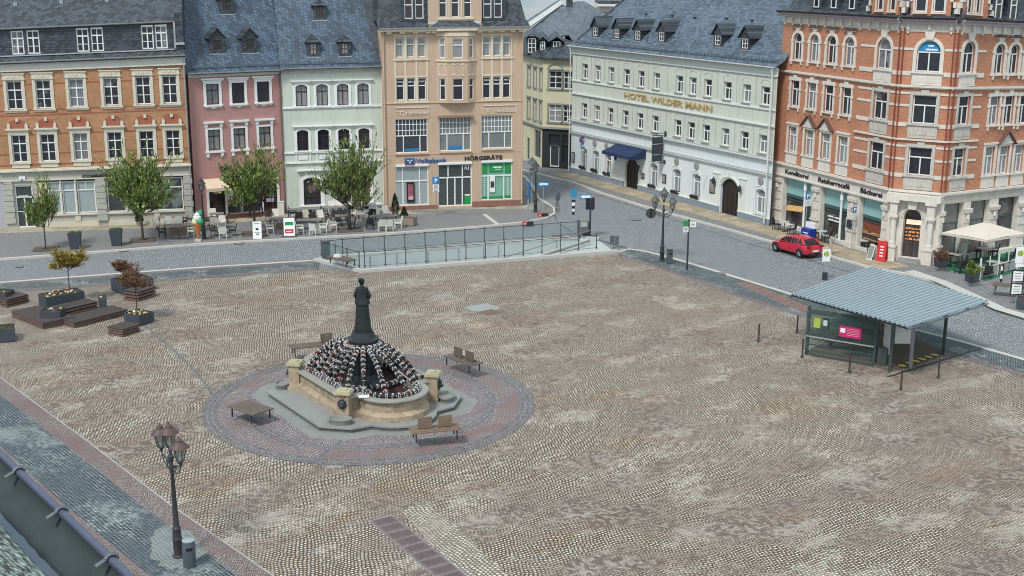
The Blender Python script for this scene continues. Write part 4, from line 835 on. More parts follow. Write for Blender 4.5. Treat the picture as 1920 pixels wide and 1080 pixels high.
# ================= red brick corner building
C0=Vector((20.02,94.96,0)); C1=Vector((25.2,82.66,0)); C2=Vector((28.1,80.9,0)); C3=Vector((38.0,86.9,0))
r7,f=house('corner_building','orange red brick corner building with cream bands, bakery shopfronts and arched top windows',C0,C1)
RB=brickm('corner_brick',(.54,.25,.155),(.455,.20,.12),(.42,.2,.12),.26,.085,.008,var=.22); cs=plain('corner_stone',(.65,.605,.545),.8,.16,fine=4); cs2=plain('corner_stone_grey',(.50,.47,.42),.85,.2,fine=3); pkc=plain('cornice_pink',(.42,.34,.34),.7,.15)
def Sarch(m,w_,h,rise):
    S_band(.2,sill=.1,p=.08)(m,w_,h,rise); 
    for q in (-1,1): m.box(q*(w_/2-.02),q*(w_/2+.26),-.11,.02,h-w_/2-.12,h-w_/2+.04); m.box(q*(w_/2),q*(w_/2+.24),-.1,0,-.1,.1); m.box(q*(w_/2+.02),q*(w_/2+.14),-.14,0,-.32,-.1)
    m.box(-.25,.25,-.1,.02,h+.2,h+.36)
    m.box(-.62,.62,-.12,.02,h+.36,h+.42); 
def Sflat(m,w_,h,rise):
    S_band(.16,top=.24,sill=.1,p=.06)(m,w_,h,0)
    for q in (-1,1): m.box(q*(w_/2-.0),q*(w_/2+.24),-.085,.02,h*.62,h*.62+.16); m.box(q*w_/2,q*(w_/2+.24),-.09,.02,h-.02,h+.2); m.box(q*(w_/2+.02),q*(w_/2+.14),-.14,0,-.32,-.1)
    m.box(-.2,.2,-.11,.02,h,h+.4); 
def Scap(m,w_,h,rise):
    S_band(.2,top=.2,sill=0,p=.06)(m,w_,h,0); m.box(-w_/2-.2,w_/2+.2,-.05,.02,-.95,-.12); m.box(-w_/2-.3,w_/2+.3,-.15,.1,-.12,0)
    for k in range(6): m.box(-w_/2-.1+k*(w_+.2)/6+.03,-w_/2-.1+(k+1)*(w_+.2)/6-.03,-.075,0,-.75,-.3)
    m.box(-.25,.25,-.1,.02,h,h+.34)
def Scapa(m,w_,h,rise):
    S_band(.22,sill=0,p=.06)(m,w_,h,rise); m.box(-w_/2-.2,w_/2+.2,-.05,.02,-.85,-.12); m.box(-w_/2-.3,w_/2+.3,-.15,.1,-.12,0); m.prismy([(-.22,h+.05),(.22,h+.05),(.34,h+.55),(-.34,h+.55)],-.14,.02)
    for k in range(6): m.box(-w_/2-.1+k*(w_+.2)/6+.03,-w_/2-.1+(k+1)*(w_+.2)/6-.03,-.075,0,-.7,-.3)
def Sped(m,w_,h,rise):
    S_band(.18,top=.16,sill=.1,p=.06)(m,w_,h,0); m.box(-w_/2-.22,w_/2+.22,-.14,.02,h+.16,h+.28); m.box(-w_/2-.16,w_/2+.16,-.05,.02,-.85,-.1)
def Sped2(m,w_,h,rise):
    Sped(m,w_,h,rise); m.prismy([(-w_/2-.2,h+.29),(w_/2+.2,h+.29),(0,h+1.0)],-.1,.0)
pcap=plain('pediment_brown',(.13,.07,.055),.8)
def storeys(f,narrow,wide,L,nw=1.05,ww=1.4,bay=None,ends=(0,0),peds=(1,2),z0=4.95):
    ops=[(c,12.62,nw,1.95,nw/2) for c in narrow]+[(c,9.24,nw,1.9) for c in narrow]+[(c,5.85,nw,1.9) for c in narrow]
    ops+=[(c,12.68,ww,2.0,ww/2) for c in wide]+[(c,9.34,ww,1.85) for c in wide]+[(c,5.95,ww,1.85) for c in wide]
    f.wall(z0,15.2,RB,ops,u1=L)
    for c in narrow: f.win(c,12.62,nw,1.95,rise=nw/2,tf=.66,tcols=1,sur=Sarch,sm=cs); f.win(c,9.24,nw,1.9,tcols=1,tf=.66,sur=Sflat,sm=cs)
    for i,c in enumerate(narrow): f.win(c,5.85,nw,1.9,tcols=1,tf=.66,sur=Sped2 if i in peds else Sped,sm=cs,pm=panec)
    for c in narrow: f.part(MB().prismy([(c-.7,15.02),(c+.7,15.02),(c,15.2)],-.2,0),'window_hood',pcap)
    for i in peds:
        if i<len(narrow): c=narrow[i]; f.part(MB().quadslab((c-.85,-.3,7.98),(c,-.3,8.85),(c,.0,8.85),(c-.85,.0,7.98),.09).quadslab((c,-.3,8.85),(c+.85,-.3,7.98),(c+.85,0,7.98),(c,0,8.85),.09),'pediment',pcap)
    for c in wide: 
        f.win(c,12.68,ww,2.0,rise=ww/2,tf=.62,tcols=1,sur=Scapa,sm=cs); f.win(c,9.34,ww,1.85,tcols=1,tf=.64,sur=Scap,sm=cs2); f.win(c,5.95,ww,1.85,tcols=1,tf=.64,sur=Scap,sm=cs2)
    if bay:
        m=MB(); a,b=bay
        segs=[a]+[x for c in wide for x in (c-ww/2-.22,c+ww/2+.22)]+[b]
        for z,h in ((12.4,.28),(14.02,.15),(9.1,.26),(10.4,.15),(11.2,.14),(5.75,.26),(6.9,.14),(7.75,.14)):
            for i in range(0,len(segs),2):
                if segs[i+1]-segs[i]>.05: m.box(segs[i],segs[i+1],-.045,.01,z,z+h)
        f.part(m,'stone_band',cs)
    m=MB(); m.box(0,L,-.1,.02,11.6,11.68); m.box(0,L,-.2,.02,11.68,11.8); m.box(0,L,-.14,.02,4.7,4.8); m.box(0,L,-.24,.02,4.8,4.94); m.box(0,L,-.05,.02,15.2,15.72)
    if bay: m.box(bay[0],bay[1],-.16,.02,8.22,8.32)
    n=int(L/.95)
    for i in range(n):
        u=.35+i*(L-.7)/max(1,n-1); m.box(u-.09,u+.09,-.22,0,15.35,15.72); m.box(u-.06,u+.06,-.12,0,15.1,15.35)
    f.part(m,'string_course',cs); f.part(MB().box(0,L,-.4,.02,15.72,15.9).box(-.02,L+.02,-.55,.02,15.9,16.02),'cornice',pkc); gutter(f,0,L,-.6,16.12,blackp,.12)
fa=f
storeys(fa,[2.0,4.04,6.03,8.03],[11.65],fa.L,bay=(9.25,fa.L)); fa.part(MB().box(-1.9,0.,.004,.06,4.9,12.6),'wall_return',RB); fa.part(MB().box(-1.9,0.,.004,.06,0,4.9),'wall_return',cs)
fc=Fac(r7,C1,C2); storeys(fc,[],[1.75],fc.L,ww=1.5,bay=(0,fc.L))
fr=Fac(r7,C2,C3,-.003); storeys(fr,[4.28,5.77,7.3,8.8,10.3],[1.3],fr.L,nw=.95,ww=1.1,bay=(0,2.9),peds=(1,))
for q,u in ((fa,fa.L-.12),(fc,.12),(fc,fc.L-.1),(fr,.12)): q.part(MB().tube([(u,-.1,5),(u,-.1,15.4)],.05,6),'downpipe',plain('red_pipe',(.25,.06,.04),.5))
# ground floor, street side
sg=panem('bakery_glass',(.05,.045,.045),(.3,.26,.22),.4); bls=plain('aqua_blind',(.27,.46,.46),.6,.12)
sh=[(3.0,3.6),(7.45,3.1),(11.5,2.4)]
fa.wall(0,3.95,cs,[(u,.35,w_,3.5) for u,w_ in sh],rev=.5); fa.part(MB().box(0,fa.L,-.06,.02,3.95,4.7).box(0,fa.L,-.16,.02,3.93,4.02),'fascia',cs)
for u,w_ in sh:
    fa.win(u,.35,w_,3.5,cols=2,div=(.74,) if w_>2.5 else (.96,),tf=0,fm=plain('teal_frame',(.06,.11,.12),.5),pm=sg,fwd=.07,y=.4,name='shop_window')
    fa.part(MB().box(u-w_/2+.06,u+w_/2-.06,.36,.41,2.62,3.8),'blind',bls); fa.part(MB().box(u-w_/2+.04,u+w_/2-.04,.32,.4,2.42,2.6).box(u-w_/2,u+w_/2,.33,.4,2.2,2.24),'transom',plain('teal_frame',(.06,.11,.12),.5))
for u,w_ in sh[:2]: fa.part(MB().tube([(u+w_*.24,.1,.3),(u+w_*.24,.1,3.1),(u+w_*.24,.1,3.3),(u+w_*.24,.1,3.85)],[.1,.08,.14,.09],8),'iron_column',white)
def pillar(q,u0,u1,d=.06):
    m=MB(); m.box(u0-.06,u1+.06,-d-.1,.0,0,.55); m.box(u0,u1,-d-.04,0,.55,1.3); m.box(u0-.08,u1+.08,-d-.12,0,1.3,1.42)
    z=1.46; i=0
    while z<3.4: m.box(u0+.02,u1-.02,-d-(.03 if i%2==0 else -.02),0,z,z+.3); z+=.32; i+=1
    m.box(u0-.05,u1+.05,-d-.12,0,3.42,3.55); m.box(u0-.07,u1+.07,-d-.14,0,3.55,3.7); m.tube([((u0+u1)/2,-d-.06,3.0),((u0+u1)/2,-d-.06,3.3)],.12,8); q.part(m,'pillar',cs)
for a,b in ((.1,1.0),(5.0,5.75),(9.2,10.1),(12.8,13.3)): pillar(fa,a,b)
def ftx(q,body,h,u,z,wid,mat=blackp): return text('shop_lettering',body,h,mat,r7,q.off+q.rot@Vector((u,-.09,z)),(R(90),0,q.az),wid=wid,bold=.008)
ftx(fa,'Konditorei',.34,1.45,4.18,2.9); ftx(fa,'Ratsherrncafé',.36,5.55,4.18,3.6); ftx(fa,'Bäckerei',.34,10.35,4.18,2.3)
m=MB(); m.box(10.5,12.5,.3,.42,1.35,1.42); m.box(10.5,12.5,.3,.42,.95,1.0)
for i in range(34): m.ball((10.5+rnd.random()*2,.32,1.46+.04*rnd.random()+.0),.06,5,3)
fa.part(m,'bread_shelf',plain('bread_brown',(.45,.26,.12),.7,.4))
fa.part(MB().box(10.4,12.6,.385,.4,1.5,2.2),'warm_display',plain('bakery_display',(.20,.06,.035),.6,.9,sc=5,fine=14)); fa.part(MB().quadslab((1.5,.3,1.75),(3.6,.3,1.95),(3.6,.1,1.6),(1.5,.1,1.4),.05),'display_shelf',plain('orange_shelf',(.6,.36,.14),.6))
for u in (6.4,7.0): fa.part(MB().box(u,u+.9,.34,.39,1.75,1.85).box(u+.1,u+.8,.34,.39,1.5,1.6),'price_strip',signw)
fa.part(MB().box(8.55,8.9,.3,.4,.9,2.1),'window_poster',plain('poster_aqua',(.4,.6,.6),.6,.3)); fa.part(MB().box(9.35,9.85,-.26,-.2,1.55,2.1),'menu_case',darkm)
# corner door
fc.wall(0,4.7,cs,[(1.6,.35,1.15,3.3,.55)],rev=.6); fc.win(1.6,.35,1.15,3.3,rise=.55,cols=2,tf=.8,tcols=1,fm=brownf,pm=sg,fwd=.06,y=.5,name='corner_door')
fc.part(MB().box(1.12,2.08,.46,.5,2.56,2.88),'lit_sign',emit('lit_sign',(.75,.62,.45),.6)); m=MB(); rr=random.Random(4)
for k in range(4):
    x=1.1
    while x<2.0: w2=rr.uniform(.06,.2); m.box(x,min(2.08,x+w2),.47,.49,1.5+k*.24,1.5+k*.24+rr.uniform(.06,.15)); x+=w2+rr.uniform(.03,.1)
fc.part(m,'lit_interior',emit('lit_interior',(.55,.22,.08),.5))
m=MB()
for u in (.45,2.85):
    m.box(u-.3,u+.3,-.55,0,0,1.05); m.box(u-.34,u+.34,-.6,0,1.05,1.18); m.lathe([(.24,1.18),(.24,1.4),(.2,1.5),(.19,2.9),(.24,3.0),(.26,3.1)],14,(u,-.28,0)); m.box(u-.3,u+.3,-.56,0,3.1,3.25); m.box(u-.24,u+.24,-.5,0,3.25,4.1); m.box(u-.36,u+.36,-.62,0,4.1,4.3)
m.box(-.05,fc.L+.05,-.62,0,4.3,4.72); m.prismy([(1.35,3.7),(1.85,3.7),(1.95,4.28),(1.25,4.28)],-.35,0); m.tube([(1.6+.7*math.cos(PI*i/10),-.03,3.1+.68*math.sin(PI*i/10)) for i in range(11)],.07,6)
fc.part(m,'portal',cs); fc.part(MB().box(.9,2.3,-.5,.0,0,.16).box(.9,2.3,-.2,.5,.16,.34),'door_step',ygr)
q=fc.part(MB().add([(1.75+.62*math.cos(PI*i/10),-.0,13.98+.58*math.sin(PI*i/10)) for i in range(11)],[tuple(range(11))]).box(1.4,1.41,.1,.1,14,14.1),'window_sign',plain('sign_cyan',(.02,.25,.5),.5)); q.location+=fc.rot@Vector((0,.13,0))
MB().box(1.5,2.25,-.01,.0,14.04,14.14).box(1.65,2.0,-.01,0,14.28,14.38).build('sign_strip',signw,q)
# ground floor, terrace side
sr=[(1.25,1.9),(3.85,1.9),(6.75,2.1),(9.7,2.1)]
fr.wall(0,4.25,cs,[(u,.45,w_,3.7) for u,w_ in sr],rev=.5); fr.part(MB().box(0,fr.L,-.05,.02,4.25,4.72),'fascia',cs2)
for u,w_ in sr: fr.win(u,.45,w_,3.7,cols=2,div=(.94,),tf=.62,tcols=1,fm=plain('teal_frame',(.06,.11,.12),.5),pm=panem('terrace_glass',(.07,.06,.06),(.28,.27,.25),.6),fwd=.06,y=.38,name='shop_window')
for a,b in ((-.05,.22),(2.25,2.85),(4.85,5.65),(7.85,8.6),(10.8,11.3)): pillar(fr,a,b)
# roof behind the cornice
def rband(q,u0,u1):
    q.part(MB().quadslab((u0,-.35,16.05),(u1,-.35,16.05),(u1,.5,16.35),(u0,.5,16.35),.1).quadslab((u0,.5,16.35),(u1,.5,16.35),(u1,2.6,20.5),(u0,2.6,20.5),.1),'roof',sl_dk)
rband(fa,0,fa.L); rband(fc,-.3,fc.L+.3); rband(fr,0,fr.L)
def roofwin(q,u,z,w_=.6):
    q.part(MB().box(u-w_/2-.22,u+w_/2+.22,.35,2.3,16.2,18.6),'dormer',sl_wall); o=q.win(u,z,w_,1.3,cols=1,tf=.7,tcols=1,y=-.1,pm=paneb); o.location+=q.rot@Vector((0,.38,0))
for px in (1519,1551,1585): roofwin(fa,fa.uz(px,15)[0]*1.0+.3,16.42)
for px in (1880,1908): roofwin(fr,fr.uz(px,15)[0],16.2)
def gable(q,u0,u1,cs_,nw):
    ops=[(c,16.45,nw,1.5) for c in cs_]; q.wall(16.1,18.8,RB,ops,u0=u0,u1=u1,y=.12,name='gable_wall',rev=.2)
    for c in cs_: o=q.win(c,16.45,nw,1.5,cols=1,tf=.7,tcols=1,y=.22,pm=paneb,sur=None); q.part(MB().box(c-nw/2-.1,c-nw/2,.05,.14,16.4,18).box(c+nw/2,c+nw/2+.1,.05,.14,16.4,18).box(c-nw/2-.12,c+nw/2+.12,-.0,.2,16.33,16.42),'window_trim',cs)
    q.part(MB().box(u0,u0+.2,.14,2.2,16.1,18.8).box(u1-.2,u1,.14,2.2,16.1,18.8),'gable_side',RB)
    m=MB()
    for s_,u in ((-1,u0),(1,u1)):
        for i in range(3): m.box(u+s_*(.08+.22*(2-i)),u+s_*(-.1+.22*(2-i)),.06,.4,16.35+.38*i,16.7+.38*i)
    q.part(m,'gable_scroll',cs)
gable(fa,9.9,12.6,(10.7,11.95),.62); gable(fc,.35,2.85,(.95,2.1),.7); gable(fr,.5,2.9,(1.15,1.95),.5)
for q,L in ((fa,13.3),): side_walls(q,0.0,L,15.9,9,RB)
m=MB(); m.box(fr.L-.06,fr.L,.02,8,0,16); fr.part(m,'side_wall',RB)
# ================= ground
cob_road=cobble('road_cobbles',.15,[(.2,(.235,.25,.265)),(.55,(.325,.345,.365)),(.9,(.50,.52,.535))],[(.2,(.20,.212,.226)),(.8,(.29,.305,.32))],(.12,.127,.135),az=R(-15),wave=.05,amt=.42,pst=1.6,psc=.35,jw=.33)
cob_plaza=cobble('plaza_cobbles',.126,[(.15,(.36,.29,.23)),(.5,(.54,.455,.365)),(.9,(.75,.675,.565))],[(.2,(.155,.115,.095)),(.5,(.225,.172,.145)),(.85,(.38,.31,.26))],(.052,.043,.036),az=R(-20),wave=.055,per=2.4,paz=R(33),pst=1.9,psc=.42,amt=.53,hue=((1.0,.82,.62),.7),sand=(.52,.49,.43),sandamt=.5,jw=.27,jb=.6,wob_=.16)
cob_blue=cobble('lane_cobbles',.13,[(.2,(.13,.16,.175)),(.5,(.20,.235,.25)),(.9,(.42,.46,.46))],[(.2,(.08,.10,.115)),(.8,(.14,.17,.185))],(.035,.04,.045),az=R(-50),wave=.0,paz=R(-50),pst=1.6,psc=.5,amt=.55,sand=(.40,.45,.43),sandamt=.6,wob_=.05)
cob_red=cobble('red_cobbles',.085,[(.2,(.22,.175,.17)),(.5,(.31,.26,.25)),(.9,(.44,.385,.37))],[(.2,(.17,.11,.115)),(.8,(.26,.18,.175))],(.10,.075,.075),az=R(-50),wave=.16,per=1.0,paz=R(-50),pst=2.,psc=.6,amt=.45,jw=.32,bmp=.5)
cob_side=cobble('sidewalk_cobbles',.13,[(.2,(.23,.23,.225)),(.5,(.30,.30,.295)),(.9,(.42,.42,.41))],[(.2,(.19,.19,.19)),(.8,(.27,.27,.27))],(.12,.12,.12),az=R(12),wave=.1,pst=1.6,jw=.34,bmp=.5)
cob_ring=cobble('ring_cobbles',.10,[(.2,(.24,.20,.20)),(.5,(.35,.31,.31)),(.9,(.50,.47,.46))],[(.2,(.21,.15,.15)),(.8,(.32,.24,.24))],(.11,.095,.10),az=R(20),wave=.25,per=1.4,amt=.5,jw=.32,bmp=.6)
cob_band=cobble('ring_band_cobbles',.10,[(.2,(.27,.225,.22)),(.5,(.36,.315,.305)),(.9,(.48,.44,.43))],[(.2,(.20,.125,.125)),(.8,(.29,.20,.19))],(.11,.085,.085),az=R(20),wave=.25,per=1.4,psc=.5,pst=1.5,amt=.52,jw=.32,bmp=.6)
cob_dark=cobble('dark_setts',.12,[(.2,(.075,.085,.10)),(.9,(.22,.235,.25))],[(.2,(.08,.09,.10)),(.9,(.16,.17,.185))],(.20,.19,.19),wave=0,amt=.4)
kerbm=plain('kerb_stone',(.52,.50,.45),.85,.15); slabs=brickm('paving_slabs',(.44,.385,.29),(.34,.29,.215),(.16,.14,.11),.95,1.05,.02,rot=0,var=.35,xz='w',patch=(.22,.19,.15),bmp=.4)
slabh=brickm('paving_slabs_street',(.46,.39,.28),(.36,.295,.205),(.15,.13,.10),.8,1.1,.02,rot=R(61),var=.35,xz='w',patch=(.23,.19,.14),bmp=.4)
asph=plain('asphalt_patch',(.20,.22,.235),.85,.12,sc=3,fine=40)
V2=lambda px,py,z=0:tuple(P(px,py,z)[:2])
# ramp opening
n0=Vector(V2(600,487)); n1=Vector(V2(679,508)); n2=Vector(V2(1152,472)); f0_=Vector(V2(606,487)); 
far=[Vector(V2(604,486)),Vector(V2(1088,446.5)),Vector(V2(1122,450))]
hole=[tuple(n1+Vector((.2,.25))),tuple(n2),tuple(far[2]),tuple(far[1]),tuple(far[0]+Vector((.3,-.1)))]
sheet('ground',[(-220,-60),(260,-60),(260,420),(-220,420)],0,cob_road,[hole])
pl_edge_far=[V2(0,549),V2(360,523),V2(596,505)]
plaza=[V2(-60,554)]+pl_edge_far+[V2(676,511),V2(1157,475),V2(1240,506),V2(1380,556),V2(1500,594),V2(1700,648),V2(1960,716),(40,30),(-4,32.5),V2(500,1072),V2(318,946),V2(159,824),V2(-60,664)]
sheet('plaza',plaza,.004,cob_plaza)
def ribbon(name,pts,w_,z,mat,side=0,thick=0): return sheet(name,strip([V2(*p) for p in pts],w_,side),z,mat,thick=thick)
lane=[(-60,664),(159,824),(318,946),(500,1072),(620,1150)]
ribbon('lane_border',lane,.85,.008,cob_red,-1); L0=[Vector(V2(*p)) for p in lane]
def offs(pts,d):
    q=strip([tuple(p) for p in pts],abs(d),-1); n=len(pts); return [Vector(p) for p in q[n:][::-1]]
e1=offs(L0,.85); e2=offs(L0,3.0); e3=offs(L0,4.3)
sheet('lane',[tuple(p) for p in e1]+[tuple(p) for p in e2[::-1]],.008,cob_blue); sheet('lane_border',[tuple(p) for p in e2]+[tuple(p) for p in e3[::-1]],.012,cob_red)
sheet('lane_kerb',strip(L0,.07,0),.016,plain('lane_kerb_stone',(.36,.34,.30),.9,.2))
sheet('sidewalk',[tuple(p) for p in e3]+[tuple(p) for p in offs(L0,14)[::-1]],.008,cob_side)
# footways along the roads (blue grey setts with reddish borders)
fwl=[(-60,533),(0,530),(360,503),(600,488)]
sheet('footway',[V2(*p) for p in fwl]+[V2(598,506),V2(360,524),V2(0,550),V2(-60,555)],.008,cob_blue)
ribbon('footway_border',[(-60,551),(0,547),(360,521),(594,503)],.5,.012,cob_red); ribbon('footway_border',[(-60,536),(0,533),(360,506),(600,491)],.4,.012,cob_red)
ribbon('kerb',fwl,.28,.03,kerbm,0,.03)
rk=[(1157,473),(1180,467),(1212,472),(1260,484),(1350,511),(1480,551),(1600,588),(1720,620),(1800,640),(1925,676),(2000,698)]
sheet('footway',[V2(*p) for p in rk]+[V2(2000,724),V2(1925,704),V2(1700,646),V2(1500,592),V2(1380,554),V2(1240,504),V2(1160,478)],.009,cob_blue)
ribbon('footway_border',[(1165,481),(1240,503),(1380,553),(1500,590),(1700,645),(1925,703),(2000,722)],.45,.013,cob_red)
ribbon('kerb',rk,.28,.03,kerbm,0,.03)
# raised pavements
SW=.12
kl=[(-60,489),(0,485),(380,456),(730,436.5),(900,424),(985,415.5),(1024,408),(1040,399),(1040,391),(1028,382),(1010,372),(1000,350),(984,330)]
kpts=[P(x,y,SW)[:2] for x,y in kl]
sw=[tuple(p) for p in kpts]+[(2.2,104),(0.9,101.6),(-10.2,99.2),(-17.9,98.2),(-24.2,94.6),(-38,91.6),(-52,88)]
sheet('sidewalk',sw,SW,cob_side,thick=.12)
def kerb(pts,name='kerb',w_=.26,z=SW+.012): return sheet(name,strip(pts,w_,0),z,kerbm,thick=.14)
kerb(kpts)
def off2(pts,d): 
    q=strip(pts,d,-1); n=len(pts); return q[n:][::-1]
base=[(-46,89.2),(-37.97,91.02),(-24.26,93.75),(-17.96,97.6),(-10.25,98.85),(.75,101.5),(1.3,101.7)]
sheet('slab_path',base+off2(base,1.7)[::-1],SW+.004,slabs)
ribbon('slab_path',[(905,402),(932,423)],.35,SW+.006,kerbm)
sheet('slab_path',[P(770,398,SW)[:2],P(900,402,SW)[:2],P(990,398,SW)[:2],P(1000,392,SW)[:2],P(885,392,SW)[:2],P(770,394,SW)[:2]],SW+.008,cob_side)
# hotel side pavement
hk=[(975,316),(1003,323),(1037,332),(1073,340),(1128,361),(1225,391),(1300,411),(1380,433),(1440,450),(1535,473),(1600,491),(1640,503),(1700,512),(1760,528),(1820,555),(1870,578),(1940,600),(2010,618)]
hkp=[P(x,y,SW)[:2] for x,y in hk]
bk_=[(44,66),(44,90),(38.5,87.5),(28.1,81.3),(25.3,82.9),(20.1,95.2),(19.7,93.7),(5.8,119.3),(6.3,120.9),(2.9,122.3),(1.3,127.2),(-2,136),(-3.5,136)]
sheet('sidewalk',hkp+bk_,SW,cob_side,thick=.12); kerb(hkp)
hb_=[(5.9,119.0),(19.8,93.2),(25.2,82.4),(26.2,80.4)]
sheet('slab_path',hb_+off2(hb_,-1) if 0 else hb_+off2(hb_,2.3)[::-1],SW+.004,slabh)
kk=[(1705,514),(1765,534),(1825,561),(1875,585),(1945,606)]
sheet('kerb_slabs',strip([P(x,y-6,SW)[:2] for x,y in kk],.8,0),SW+.016,plain('bus_kerb_pale',(.50,.49,.45),.85,.12))
# wheel-worn joint lines in the street
gl=plain('joint_dark',(.07,.075,.08),.9)
ribbon('road_seam',[(1037,344),(1120,366),(1200,391),(1280,418),(1340,436),(1410,459),(1500,484),(1600,512)],.09,.006,gl); ribbon('road_seam',[(1092,447),(1046,418),(1040,405),(1028,398)],.1,.007,gl)
ribbon('road_seam',[(1106,372),(1135,365)],.08,.008,gl); ribbon('road_seam',[(1410,459),(1442,455)],.08,.008,gl); ribbon('road_seam',[(1520,489),(1560,484)],.08,.008,gl); ribbon('road_seam',[(1105,445),(1190,470)],.22,.006,gl)
# fountain circle
FC=Vector((-6.33,53.45,0))
def ring(name,r0,r1,z,mat,n=72):
    m=MB(); a=[(FC.x+r*math.cos(2*PI*i/n),FC.y+r*math.sin(2*PI*i/n),z) for r in (r0,r1) for i in range(n)]; m.add(a,[(i,(i+1)%n,n+(i+1)%n,n+i) for i in range(n)]); o=m.build(name,mat)
    for p in o.data.polygons:
        if p.normal.z<0: p.flip()
    return tag(o,None,None,None,'structure')
ring('fountain_circle',.1,7.3,.010,cob_ring); ring('ring_band',5.75,6.75,.013,cob_band); ring('ring_setts',6.78,6.92,.016,cob_dark); ring('ring_setts',7.05,7.17,.016,cob_dark); ring('ring_setts',5.5,5.62,.016,cob_dark); ring('ring_setts',5.27,5.36,.016,cob_dark); ring('ring_setts',7.26,7.38,.016,cob_dark)
ribbon('sett_line',[(262,602),(292,628),(330,660),(368,697),(398,738)],.12,.011,cob_dark); ribbon('sett_line',[(640,826),(586,868)],.16,.017,cob_dark); ribbon('sett_line',[(802,822),(840,846)],.16,.017,cob_dark); ribbon('sett_line',[(480,806),(560,842)],.12,.017,cob_dark)
cob_pale=cobble('repaved_cobbles',.138,[(.2,(.34,.295,.24)),(.5,(.49,.43,.355)),(.9,(.70,.64,.54))],[(.2,(.34,.30,.245)),(.8,(.44,.395,.33))],(.12,.105,.09),az=R(-55),wave=.02,amt=.45,jw=.33,bmp=.5)
def blob(name,pts,z,mt,seed=1):
    r=random.Random(seed); q=[]
    for i in range(len(pts)):
        a,b=Vector(V2(*pts[i])),Vector(V2(*pts[(i+1)%len(pts)]))
        for k in range(5): p=a.lerp(b,k/5); q.append((p.x+r.uniform(-.11,.11),p.y+r.uniform(-.11,.11)))
    return sheet(name,q,z,mt)
blob('repaved_strip',[(752,958),(800,943),(842,975),(895,1022),(955,1085),(875,1090),(800,1012)],.0085,cob_pale); blob('repaved_patch',[(282,1012),(300,988),(330,986),(358,1000),(385,1035),(356,1066),(312,1068),(284,1048)],.0165,cobble('repaved_grey',.13,[(.2,(.22,.25,.24)),(.9,(.31,.33,.32))],[(.2,(.21,.23,.225)),(.8,(.28,.30,.295))],(.17,.19,.18),az=R(-50),wave=0,jw=.34),3)
# ramp trench
zt=-3.2
m=MB(); ramp_w=plain('ramp_white_wall',(.50,.53,.53),.8,.06); h=[Vector(p) for p in hole]
def wallseg(m,a,b,z0,z1,t=.2,side=1):
    d=(b-a).normalized(); n=Vector((-d.y,d.x))*t*side; m.add([(a.x,a.y,z0),(b.x,b.y,z0),(b.x+n.x,b.y+n.y,z0),(a.x+n.x,a.y+n.y,z0),(a.x,a.y,z1),(b.x,b.y,z1),(b.x+n.x,b.y+n.y,z1),(a.x+n.x,a.y+n.y,z1)],[(0,3,2,1),(4,5,6,7),(0,1,5,4),(1,2,6,5),(2,3,7,6),(3,0,4,7)])
rw=empty('underpass_ramp',(h[0].x,h[0].y,0),0,'sunken ramp with pale walls behind the glass railing','ramp')
o0=Vector((h[0].x,h[0].y))
hh=[p-o0 for p in h]
m=MB(); wallseg(m,hh[0],hh[1],zt,-.01,.2,-1); m.build('near_wall',ramp_w,rw)
m=MB(); wallseg(m,hh[3],hh[4],zt,-.01,.2,-1); wallseg(m,hh[4],hh[0],zt,-.01,.2,-1); m.build('far_wall',ramp_w,rw)
m=MB(); gm=plain('wall_joint',(.25,.28,.28),.8); d=(hh[3]-hh[4]); 
for q in (.06,.16,.26,.38,.5,.6,.66,.76,.9): p=hh[4]+d*q; m.box(p.x-.03,p.x+.03,p.y-.04,p.y+.03-.0,zt,-.02)
m.build('wall_joints',gm,rw)
# ramp floor rises towards the street end (right)
A_,B_=hh[1]*.999,hh[0]; C_,D_=hh[3],hh[4]
rf_=MB(); zl=-2.6; 
rf_.add([(B_.x,B_.y,zl),(B_.x+(A_.x-B_.x)*.3,B_.y+(A_.y-B_.y)*.3,zl),(A_.x,A_.y,-.02),(hh[2].x,hh[2].y,-.02),(C_.x,C_.y,-.25),(D_.x+(C_.x-D_.x)*.35,D_.y+(C_.y-D_.y)*.35,zl),(D_.x,D_.y,zl)],[(0,1,5,6),(1,2,4,5),(2,3,4)])
rf_.build('ramp_floor',plain('ramp_floor_grey',(.42,.45,.43),.85,.1),rw)
m=MB(); pth=[]
for q in (.25,.45,.65,.85,1.0): a=B_+(A_-B_)*q; c=D_+(C_-D_)*q; p=a+(c-a)*(.45+.25*q); pth.append((p.x,p.y,zl+(2.6)*max(0,(q-.3)/.7)+.12))
m.tube(pth,.09,4); m.tube([(x,y,z+.75) for x,y,z in pth],.03,5); m.build('ramp_curb',plain('curb_brown',(.22,.19,.17),.8),rw)
